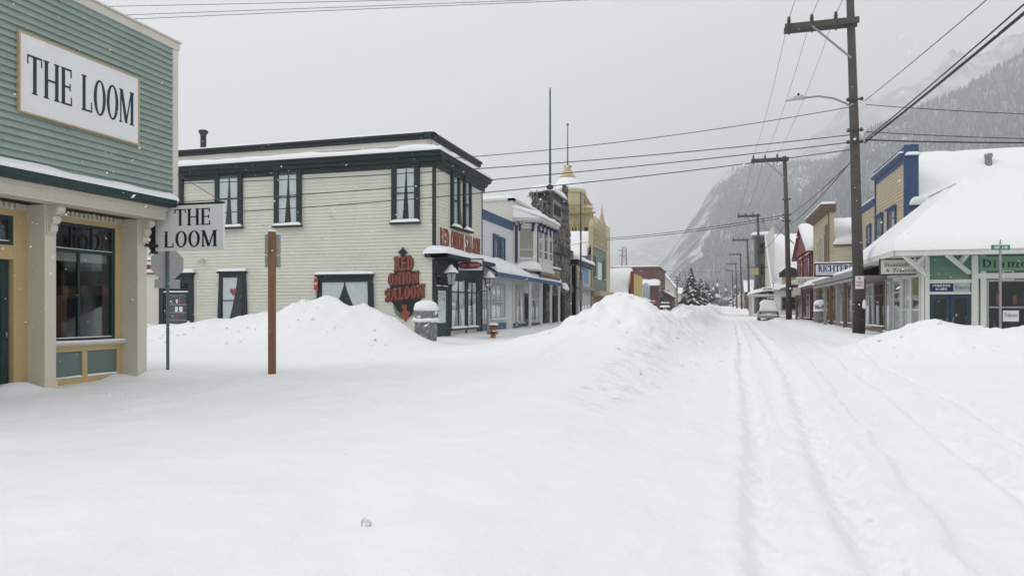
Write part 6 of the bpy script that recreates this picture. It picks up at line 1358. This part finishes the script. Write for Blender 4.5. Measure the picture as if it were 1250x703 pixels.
for k in range(3): window(ch, Fr('F',92), X0+.8+k*3, X0+2.8+k*3, 1.5, 3.1, GREYW, trim=.15, nu=2, snow=0)
c = Fr('F', 90.5); a = c.uz(930,350.5); b = c.uz(944,355); s = thing('hanging_sign', 'white sign with dark letters on the snowy porch of the white roofed hall', 'sign', (a[0],90.5,b[1])); mb = MB(); mb.fbox(c, a[0], b[0], -.1, 0, b[1], a[1]); mb.build('sign_board', SIGNW, s); mb = MB(); text(mb, c, 'ARCADE', a[0]+.12, b[0]-.12, b[1]+.12, a[1]-.12, 0, .015, 0, SANS, .1); mb.build('lettering', BLACK, s); mb = MB(); mb.fbox(c, a[0]-.04, a[0]+.04, -.08, -.03, a[1], a[1]+.5); mb.fbox(c, b[0]-.04, b[0]+.04, -.08, -.03, a[1], a[1]+.5); mb.build('hanger', BLACK, s)
c = Fr('F', 97.); a = c.uz(915.5,327); b = c.uz(926,335.5); s = thing('hanging_sign', 'plain ochre sign hung out high from the narrow grey tower', 'sign', (a[0],97,b[1])); mb = MB(); mb.fbox(c, a[0], b[0], -.1, 0, b[1], a[1]); mb.build('sign_board', TANST, s); mb = MB(); mb.fbox(c, a[0], b[0]+1.2, -.08, -.02, a[1], a[1]+.08); mb.build('bracket', BLACK, s)
a = atd(88, 936, 330); s = thing('awning', 'dark arched awning over a doorway on the white roofed hall', 'awning', (X0-.5, 91.5, 4)); mb = MB(); c = Fr('F', 91.3); mb.prism(c, [(7.2,5.4),(9.6,5.4),(9.6,5.9),(9.0,6.4),(8.4,6.6),(7.8,6.4),(7.2,5.9)], -.1, .5); mb.build('canvas', BLACK, s); mb = MB(); mb.fbox(c, 7.5, 9.3, .0, .1, 3.9, 5.4); mb.build('doorway', TANST, s); ledge_snow(s, c, 7.7, 9.1, .5, -.1, 6.5, .25, 3)
p = atd(140, 931.5, 300); s = thing('radio_mast', 'slender white topped lattice radio mast behind the white roofed hall', 'mast', (p[0],p[1],2)); mb = MB(); zt = atd(140, 931.5, 220)[2]; zm = atd(140, 931.5, 285)[2]
mb.tube([(p[0],p[1],zm),(p[0],p[1],zt)], .14, 6, r1=.09); mb.build('pole', paint('pale_mast_paint', (.34,.35,.37), .6, .1, 1, 0, 0), s)
mb = MB()
for q in (-1, 1):
    for r_ in (-1, 1): mb.bar((p[0]+q*1.5,p[1]+r_*1.5,2),(p[0]+q*.15,p[1]+r_*.15,zm+3),.12)
for k in range(12):
    z = 4+(zm-3)*k/12; w_ = 1.5*(1-k/13.); mb.bar((p[0]-w_,p[1]-w_,z),(p[0]+w_,p[1]-w_,z+1.2),.08); mb.bar((p[0]+w_,p[1]-w_,z),(p[0]-w_,p[1]-w_,z+1.2),.08); mb.bar((p[0]-w_*1.2,p[1]-w_,z),(p[0]+w_*1.2,p[1]-w_,z),.08)
mb.build('lattice', FASCIA, s)
# further houses
small_house(12.5, 150, 9, 12, 5.6, 8.6, GREYW, 'grey two storey house just beyond the tall corner tower', 'Y')
small_house(12.0, 185, 8, 11, 3.6, 6.6, BAYW, 'small white house between the distant utility poles', 'Y')
small_house(13.0, 225, 10, 12, 5.2, 8.4, BRICK, 'far reddish two storey house among the distant poles', 'X')
small_house(12.0, 290, 9, 12, 4.0, 7.0, CREAMW, 'farthest cream cottage near the end of the right side', 'Y')
# snow covered car, street sign
p = atd(70, 937, 380); vehicle('parked_car', 'silver car buried under snow seen from behind at the right kerb', 'car', p[0], p[1], gz(p[0],p[1])-.28, -.02, CARP, False, .40)
p = atd(23.2, 1221, 393); s = thing('street_name_sign', 'green street name blades on a grey steel post behind the right snow bank', 'road sign', (p[0],p[1],p[2]-.4)); zt = atd(23.2,1221,302)[2]
mb = MB(); mb.bar((p[0],p[1],p[2]-.5),(p[0],p[1],zt-.06),.085,.05); mb.bar((p[0],p[1]+.04,p[2]+1.0),(p[0],p[1]+.04,zt-.3),.11,.03); mb.build('post', GALV, s)
ax = Vector((CT, ST, 0)); nn = Vector((ST, -CT, 0)); c0_ = Vector((p[0],p[1],zt))
def blade(a0, dr, l0, l1, z0, z1):
    nrm = Vector((dr.y,-dr.x,0)); q = [a0+dr*a+Vector((0,0,z)) for a, z in ((l0,z0),(l1,z0),(l1,z1),(l0,z1))]; return [v+nrm*.012 for v in q], [v-nrm*.012 for v in q]
mb = MB(); mb.hexa(*blade(c0_, ax, -.29, .31, -.08, .08)); mb.build('name_blade', STREETG, s)
dr2 = Vector((math.cos(1.05+TH), math.sin(1.05+TH), 0)); mb = MB(); mb.hexa(*blade(c0_, dr2, -.20, .20, .10, .24)); mb.build('name_blade', paint('pale_green_blade', (.22,.36,.30), .4, .1, 5, 0, 0), s)
class OF:
    def P(s, u, w, z): v = c0_+ax*u+nn*(.012+w); return (v.x, v.y, zt+z)
mb = MB(); text(mb, OF(), '2ND AVE', -.22, .24, -.045, .05, 0, .003, 0, SANS, .12); mb.build('lettering', SIGNW, s)

# ================================================================ utility poles, street lamp, wires
def make_pole(top=14.5):
    x, y = 5.8, 33.2; z = gz(x, y)
    r = thing('utility_pole', 'massive weathered wooden utility pole with a tarred base before the corner shop', 'utility pole', (x, y, z), 'utility poles along the right kerb')
    mb = MB(); mb.tube([(x,y,z+1.35),(x-.15,y,z+8),(x-.34,y,z+top)], .225, 18, r1=.15); mb.build('shaft', POLE, r)
    mb = MB(); mb.tube([(x,y,z-.4),(x,y,z+1.35)], .245, 18, r1=.236); mb.build('tarred_base', POLETAR, r)
    zc = z+13.25; x = x-.28; a0, a1 = x-2.68, x+.26
    mb = MB(); mb.box(a0,a1,y-.30,y-.18,zc-.12,zc+.12); mb.box(a0,a1,y+.18,y+.30,zc-.12,zc+.12); mb.build('crossarm', POLE, r)
    mb = MB(); mb.bar((x-1.6,y-.32,zc-.1),(x-.05,y-.26,zc-1.6),.07); mb.build('brace', FASCIA, r)
    for k, q in enumerate((-2.52,-1.6,-.65)):
        mb = MB(); mb.lathe((x+q,y-.24,zc+.12), [(.03,0),(.09,.06),(.05,.1),(.10,.15),(.05,.2),(.08,.25),(.03,.32)], 10); mb.bar((x+q,y-.24,zc-.35),(x+q+.08,y-.3,zc+.1),.07); mb.build('insulator', INSUL, r)
    x = x+.09
    for q in (8.1, 8.6, 9.9):
        mb = MB(); mb.tube([(x-.3,y-.24,z+q),(x+.3,y-.24,z+q)], .04, 6); mb.lathe((x+.26,y-.24,z+q-.07), [(.05,0),(.08,.05),(.08,.1),(.04,.15)], 8); mb.lathe((x-.26,y-.24,z+q-.07), [(.05,0),(.08,.05),(.08,.1),(.04,.15)], 8); mb.build('wire_bracket', INSUL, r)
    return r
P0 = make_pole(); P1 = None; PX, PY = 5.8, 33.2; PZ = gz(PX, PY)
poles = [(PX, PY, PZ)]
def place_pole(first, p, z, lb):
    if first is not None: dup(first, (p[0],p[1],z), lb); return first
    r = make_pole(13.5); r.location = (p[0],p[1],z); r['label'] = lb; return r
for (px, d, lb) in ((963,59.,'second utility pole up the street, standing by the red shop'),(928,97.,'grey utility pole rising in front of the narrow grey tower'),(914.5,133.,'distant utility pole with a braced crossarm just past the tower'),(905.5,172.,'slim far utility pole beyond the braced one'),(899.5,212.,'very distant utility pole half lost in the snowy air'),(895,255.,'last faint utility pole at the end of the row')):
    p = atd(d, px, 380); z = gz(p[0], p[1]); poles.append((p[0],p[1],z)); P1 = place_pole(P1, p, z, lb)
p = atd(150., 826.5, 372); z = gz(p[0],p[1]); s = thing('street_pole', 'thin lone pole before the steep gabled pale house on the left', 'utility pole', (p[0],p[1],z)); mb = MB(); mb.tube([(p[0],p[1],z-.3),(p[0],p[1],atd(150.,826.5,338)[2])], .12, 8); mb.build('shaft', POLE, s); mb = MB(); mb.box(p[0]-.6,p[0]+.6,p[1]-.05,p[1]+.05,z+6.0,z+6.12); mb.build('crossarm', POLE, s)
# pole behind the near shop that carries the wires over the cross street
zq = gz(-30, 23); s = thing('utility_pole', 'utility pole standing on the cross street behind the green shop', 'utility pole', (-30,23,zq)); mb = MB(); mb.tube([(-30,23,zq-.3),(-30,23,17.5)], .2, 12, r1=.14); mb.build('shaft', POLE, s); mb = MB(); mb.box(-30.06,-29.94,21.8,24.2,16.9,17.1); mb.build('crossarm', POLE, s)
# street lamp on the near pole
s = thing('street_lamp', 'grey street lamp on a curved arm fixed to the near utility pole', 'street lamp', (PX-.2, PY, PZ+9.9)); za = 10.15
pts = [(PX-.2,PY-.1,za-.1),(PX-.5,PY-.1,za+.12),(PX-1.0,PY-.1,za+.38),(PX-1.6,PY-.1,za+.52),(PX-2.2,PY-.1,za+.50)]
mb = MB(); mb.tube(pts, .04, 8); mb.build('arm', FASCIA, s)
mb = MB(); mb.tube([(PX-2.1,PY-.1,za+.50),(PX-2.35,PY-.1,za+.50),(PX-2.62,PY-.1,za+.47),(PX-2.92,PY-.1,za+.43)], .07, 10, r1=.05); mb.tube([(PX-2.2,PY-.1,za+.53),(PX-2.6,PY-.1,za+.50)], .11, 10, r1=.09); mb.build('lamp_head', LAMPM, s); mb = MB(); mb.lathe((PX-2.4,PY-.1,za+.6), [(.05,0),(.05,.1),(.02,.12)], 8); mb.build('photocell', BLACK, s)
# small sign on the pole
f7 = Fr('F', PY-.245); a = f7.uz(1044,337); b = f7.uz(1054.5,352.5); s = thing('pole_sign', 'small white sign with red lettering nailed to the near utility pole', 'sign', (a[0],PY-.25,b[1])); mb = MB(); mb.fbox(f7, a[0], b[0], .0, .012, b[1], a[1]); mb.build('sign_plate', SIGNW, s)
mb = MB(); h_ = a[1]-b[1]; text(mb, f7, 'NO', a[0]+.13, b[0]-.13, a[1]-h_*.30, a[1]-h_*.10, .012, .015, 1, SANS, .1); text(mb, f7, 'PARK', a[0]+.04, b[0]-.04, a[1]-h_*.58, a[1]-h_*.40, .012, .015, 0, SANS, .1); text(mb, f7, 'HERE', a[0]+.04, b[0]-.04, a[1]-h_*.82, a[1]-h_*.65, .012, .015, 0, SANS, .1); mb.build('lettering', [REDSIGN, BLACK], s)
mb = MB(); mb.lathe((PX+.18, PY-.16, PZ+1.05), [(.02,0),(.10,.05),(.09,.25),(.02,.4)], 8); mb.lathe((PX-.02, PY-.25, PZ+1.2), [(.02,0),(.04,.03),(.01,.07)], 6); tag(mb.build('snow_clod', SNOW, None, (PX+.18,PY-.16,PZ+1.05)), 'clod of snow stuck to the tarred base of the near utility pole', 'snow')
# wires
def wire(a, b, sag, r, label, grp, mat=None, n=26):
    a, b = Vector(a), Vector(b); pts = [a+(b-a)*t+Vector((0,0,-4*sag*t*(1-t))) for t in np.linspace(0, 1, n)]
    mb = MB(); mb.tube(pts, r, 5); o = mb.build('power_line', mat or WIRE, None, tuple(a)); return tag(o, label, 'cable', grp)
g1_ = 'wires across the side street'
A0 = (PX-.25, PY-.24, PZ+9.95); Bq = (PX-.25, PY-.24, PZ+8.62)
def endat(px, py, d): return atd(d, px, py)
def wire3(y0, y1, y2, r, lb, t1=.435, d1=30.35, t2=.757, d2=30.4, grp=None, mat=None):
    a = atd(30.2, 1037, y0); z1 = H+(HY-y1)/F*d1; z2 = H+(HY-y2)/F*d2
    A1, A2 = (z1-a[2])/t1, (z2-a[2])/t2; c2 = (A2-A1)/(t2-t1); c1 = A1-c2*t1
    pts = [(a[0]+(-30-a[0])*t, a[1]+(23-a[1])*t, a[2]+c1*t+c2*t*t) for t in np.linspace(0, 1, 40)]
    mb = MB(); mb.tube(pts, r, 5); tag(mb.build('power_line', mat or WIRE, None, tuple(a)), lb, 'cable', grp or g1_)
for y0, y1, y2, rr, lb in ((131,192,206,.016,'highest thin wire running left from the near pole across the sky'),(165,207,224,.02,'second wire running left from the near pole above the saloon cornice'),(174,222,246,.02,'third wire running left from the near pole past the driftwood hall'),(183,237,262,.02,'lowest wire running left from the near pole over the blue trimmed shop')): wire3(y0, y1, y2, rr, lb)
for y0, y1, y2, lb in ((-16,-3,8.5,'upper of three thin wires crossing the sky above the saloon'),(-14,1.5,19.5,'middle of three thin wires crossing the sky above the saloon'),(-12,4,25,'lower of three thin wires crossing the sky above the saloon')): wire3(y0, y1, y2, .013, lb, .382, 30.3, .846, 30.4, 'thin wires high above the saloon', WIREG)
for k, (y0, y1, r_, lb) in enumerate(((128,128,.016,'upper wire running right from the near pole before the wooded slope'),(161,158,.018,'middle wire running right from the near pole before the wooded slope'),(171,163,.03,'thick lower cable running right from the near pole'))):
    a = atd(30.0, 1057, y0); m_ = Vector(onY(33.0, 1250, y1)); av = Vector(a); e = av+(m_-av)*4.0; wire(a, e, .5, r_, lb, 'wires running right from the near pole')
for (y0, z1, x1, r_, lb) in ((123, 8.1, 7.6, .014, 'thin wire climbing from the near pole out of the top of the picture'),(171, 8.45, 7.5, .022, 'cable climbing from the near pole to the upper right, the thinner of two'),(174, 8.15, 7.55, .042, 'thick black cable climbing from the near pole to the upper right')):
    a = atd(30.0, 1056, y0); wire(a, (x1, -3.0, z1+.0), .25, r_, lb, 'cables along the right kerb')
wire(atd(30.0,1045,192), (poles[1][0]+.1, poles[1][1], atd(59,963,262)[2]), .15, .022, 'black cable slanting from the near pole to the second pole', 'cables along the right kerb')
wire(atd(30.0,1045,190), (poles[1][0]+.1, poles[1][1], atd(59,963,274)[2]), .25, .022, 'sagging black cable under the slanting one between the first two poles', 'cables along the right kerb')
for k in range(len(poles)-1):
    a, b = poles[k], poles[k+1]; q = (-2.8,-1.88,-.93)
    if k < 4:
        for j in range(3): wire((a[0]+q[j],a[1],a[2]+13.6), (b[0]+q[j],b[1],b[2]+13.6), .5, .010 if k == 0 else .016, 'bare line on the crossarm insulators between the utility poles', 'bare lines along the pole tops', WIREG, 16)
    if k: wire((a[0],a[1],a[2]+8.3), (b[0],b[1],b[2]+8.3), .4, .03, 'black cable strung between the farther utility poles', 'far cables', WIRE, 16)
for j in range(3):   # pole-top lines coming back over the viewer
    q = (-2.8,-1.88,-.93)[j]; wire((PX+q,PY-.24,PZ+13.6), (PX+q+1.2,-8,PZ+14.4), .4, .012, 'bare line leaving the pole top toward the viewer', 'bare lines along the pole tops', WIREG, 16)
for (y0, y1, r_, lb) in ((262,291,.03,'thick cable from the second pole across the street to the teal front'),(265,293,.03,'lower thick cable from the second pole across the street')):
    a = Vector(atd(59,961,y0)); m_ = Vector(onX(-12.0,740,y1)); wire(a, m_, .25, r_, lb, 'cables across the main street')
wire(onX(-12.0,740,291), onX(-13.5,655,304), .1, .02, 'cable along the fronts from the teal front to the driftwood hall', 'cables across the main street')
wire(atd(97,928,330), onX(-12,806,330), .3, .03, 'far cable across the street above the dark conifers', 'cables across the main street', WIREG); wire(atd(133,914,342), onX(-12,806,341), .3, .035, 'farther cable across the street lower over the conifers', 'cables across the main street', WIREG)

# ================================================================ conifers, bare trees at the end of the street, falling snow
def make_conifer(x, y, z, h, r, label, seed):
    q = random.Random(seed); t = thing('conifer_tree', label, 'tree', (x, y, z), 'conifers by the steep gabled house')
    mb = MB(); mb.tube([(x,y,z-.3),(x,y,z+h*.95)], h*.018, 7, r1=.03); mb.build('trunk', BARK, t)
    mb = MB(); n = int(h*6)
    for k in range(n):
        f = (k/n)**.9; zz = z+h*(.06+.92*f); R_ = r*(1-f)**.85*(.85+.3*q.random())+.12
        m = max(4, int(11*(1-f)+4))
        for j in range(m):
            a = 2*PI*(j+q.random())/m; L_ = R_*q.uniform(.7,1.1); dr = L_*q.uniform(.25,.5); wd = L_*q.uniform(.14,.24)+.06
            ca, sa = math.cos(a), math.sin(a); tip = (x+ca*L_, y+sa*L_, zz-dr); mid = (x+ca*L_*.55, y+sa*L_*.55, zz-dr*.3); b0 = (x, y, zz+.05)
            l = (mid[0]-sa*wd, mid[1]+ca*wd, mid[2]-.12); r_ = (mid[0]+sa*wd, mid[1]-ca*wd, mid[2]-.12)
            mt = 1 if q.random() < .38 else 0
            mb.add([b0, l, tip, r_, mid], [(0,1,4),(1,2,4),(2,3,4),(3,0,4)], mt)
            mb.add([(p[0],p[1],p[2]-.06) for p in (b0, l, tip, r_)], [(0,1,2,3)], 0)
    mb.build('crown', [NEEDLE, SNOW], t, recalc=False); return t
for px, py, d, r, sd, lb in ((844,324,170,3.6,1,'tallest dark conifer flecked with snow beside the steep gabled house'),(855,337,178,3.2,2,'broad snowy conifer leaning against the tallest one'),(813,362,205,2.4,3,'small conifer behind the low dark red cabin'),(863,342,205,3.8,4,'farther conifer to the right of the broad snowy one')):
    p = atd(d, px, 372); z = float(street_rise(p[1])); make_conifer(p[0], p[1], z, atd(d,px,py)[2]-z, r, lb, sd)
def brush(name, count, fx, mats, hmin, hmax):
    mb = MB()
    for k in range(count):
        x, y = fx(); z = float(street_rise(y)); h = rnd.uniform(hmin, hmax); 
        mb.tube([(x,y,z),(x+rnd.uniform(-.3,.3),y,z+h)], .10, 3, 1, r1=.03, smooth=False)
        for j in range(16):
            zz = z+h*rnd.uniform(.25,.98); a = rnd.uniform(0,2*PI); L_ = h*.22*(1.15-(zz-z)/h); e = (x+L_*math.cos(a), y+L_*math.sin(a), zz+L_*rnd.uniform(.3,.9)); s_ = .05
            mb.add([(x,y,zz),(x,y,zz+.12),e,(e[0],e[1],e[2]-.12)], [(0,1,2,3)], rnd.choice([0,0,0,2])); 
            e2 = (e[0]+L_*.5*math.cos(a+.7), e[1]+L_*.5*math.sin(a+.7), e[2]+.3); mb.add([(e[0],e[1],e[2]-.3),(e[0],e[1],e[2]-.15),e2,(e2[0],e2[1],e2[2]-.1)], [(0,1,2,3)], rnd.choice([0,0,2]))
    return tag(mb.build(name, mats, None, (0,0,0), recalc=False), kind='stuff')
def fx():
    s_ = rnd.random()
    if s_ < .40: return rnd.uniform(-26,-9), rnd.uniform(240, 420)
    if s_ < .70: return rnd.uniform(9.5, 30), rnd.uniform(160, 430)
    return rnd.uniform(-40, 40), rnd.uniform(430, 560)
brush('bare_woodland', 420, fx, [TWIG, BARK, SNOW], 7, 15)
mb = MB()
q2 = random.Random(3)
for k in range(260):
    x, y = q2.uniform(-120, 90), q2.uniform(480, 620); z = 4.0; h = q2.uniform(8, 20); r = h*.16
    for j in range(7):
        f = j/7; mb.lathe((x+q2.uniform(-.2,.2),y,z+h*(.05+.85*f)), [(r*(1-f)+.15,0),(.05,h*.22)], 6, 1 if q2.random() < .25 else 0, False, jit=.25)
tag(mb.build('valley_spruces', [NEEDLE, SNOW], None, (0,0,0), recalc=False), kind='stuff')
# flakes in the air
mb = MB()
for k in range(3000):
    d = 2.2+26*rnd.random()**.8; p = atd(d, rnd.uniform(-80,1330), rnd.uniform(-40,560)); 
    if p[2] < .3: continue
    r = rnd.uniform(.0018,.0048)*(1+d*.055); st = rnd.uniform(1,3.6) if rnd.random() < .4 else 1
    dx, dz = r*st*.85, r*st*.5
    mb.add([(p[0]-dx,p[1],p[2]-dz),(p[0]+dx,p[1],p[2]+dz),(p[0]-r*.4,p[1],p[2]+r*.8),(p[0]+r*.4,p[1],p[2]-r*.8),(p[0],p[1]-r,p[2]),(p[0],p[1]+r,p[2])], [(0,3,4),(3,1,4),(1,2,4),(2,0,4),(0,5,3),(3,5,1),(1,5,2),(2,5,0)])
tag(mb.build('falling_snow', SNOW, None, (0,0,0), recalc=False), kind='stuff')
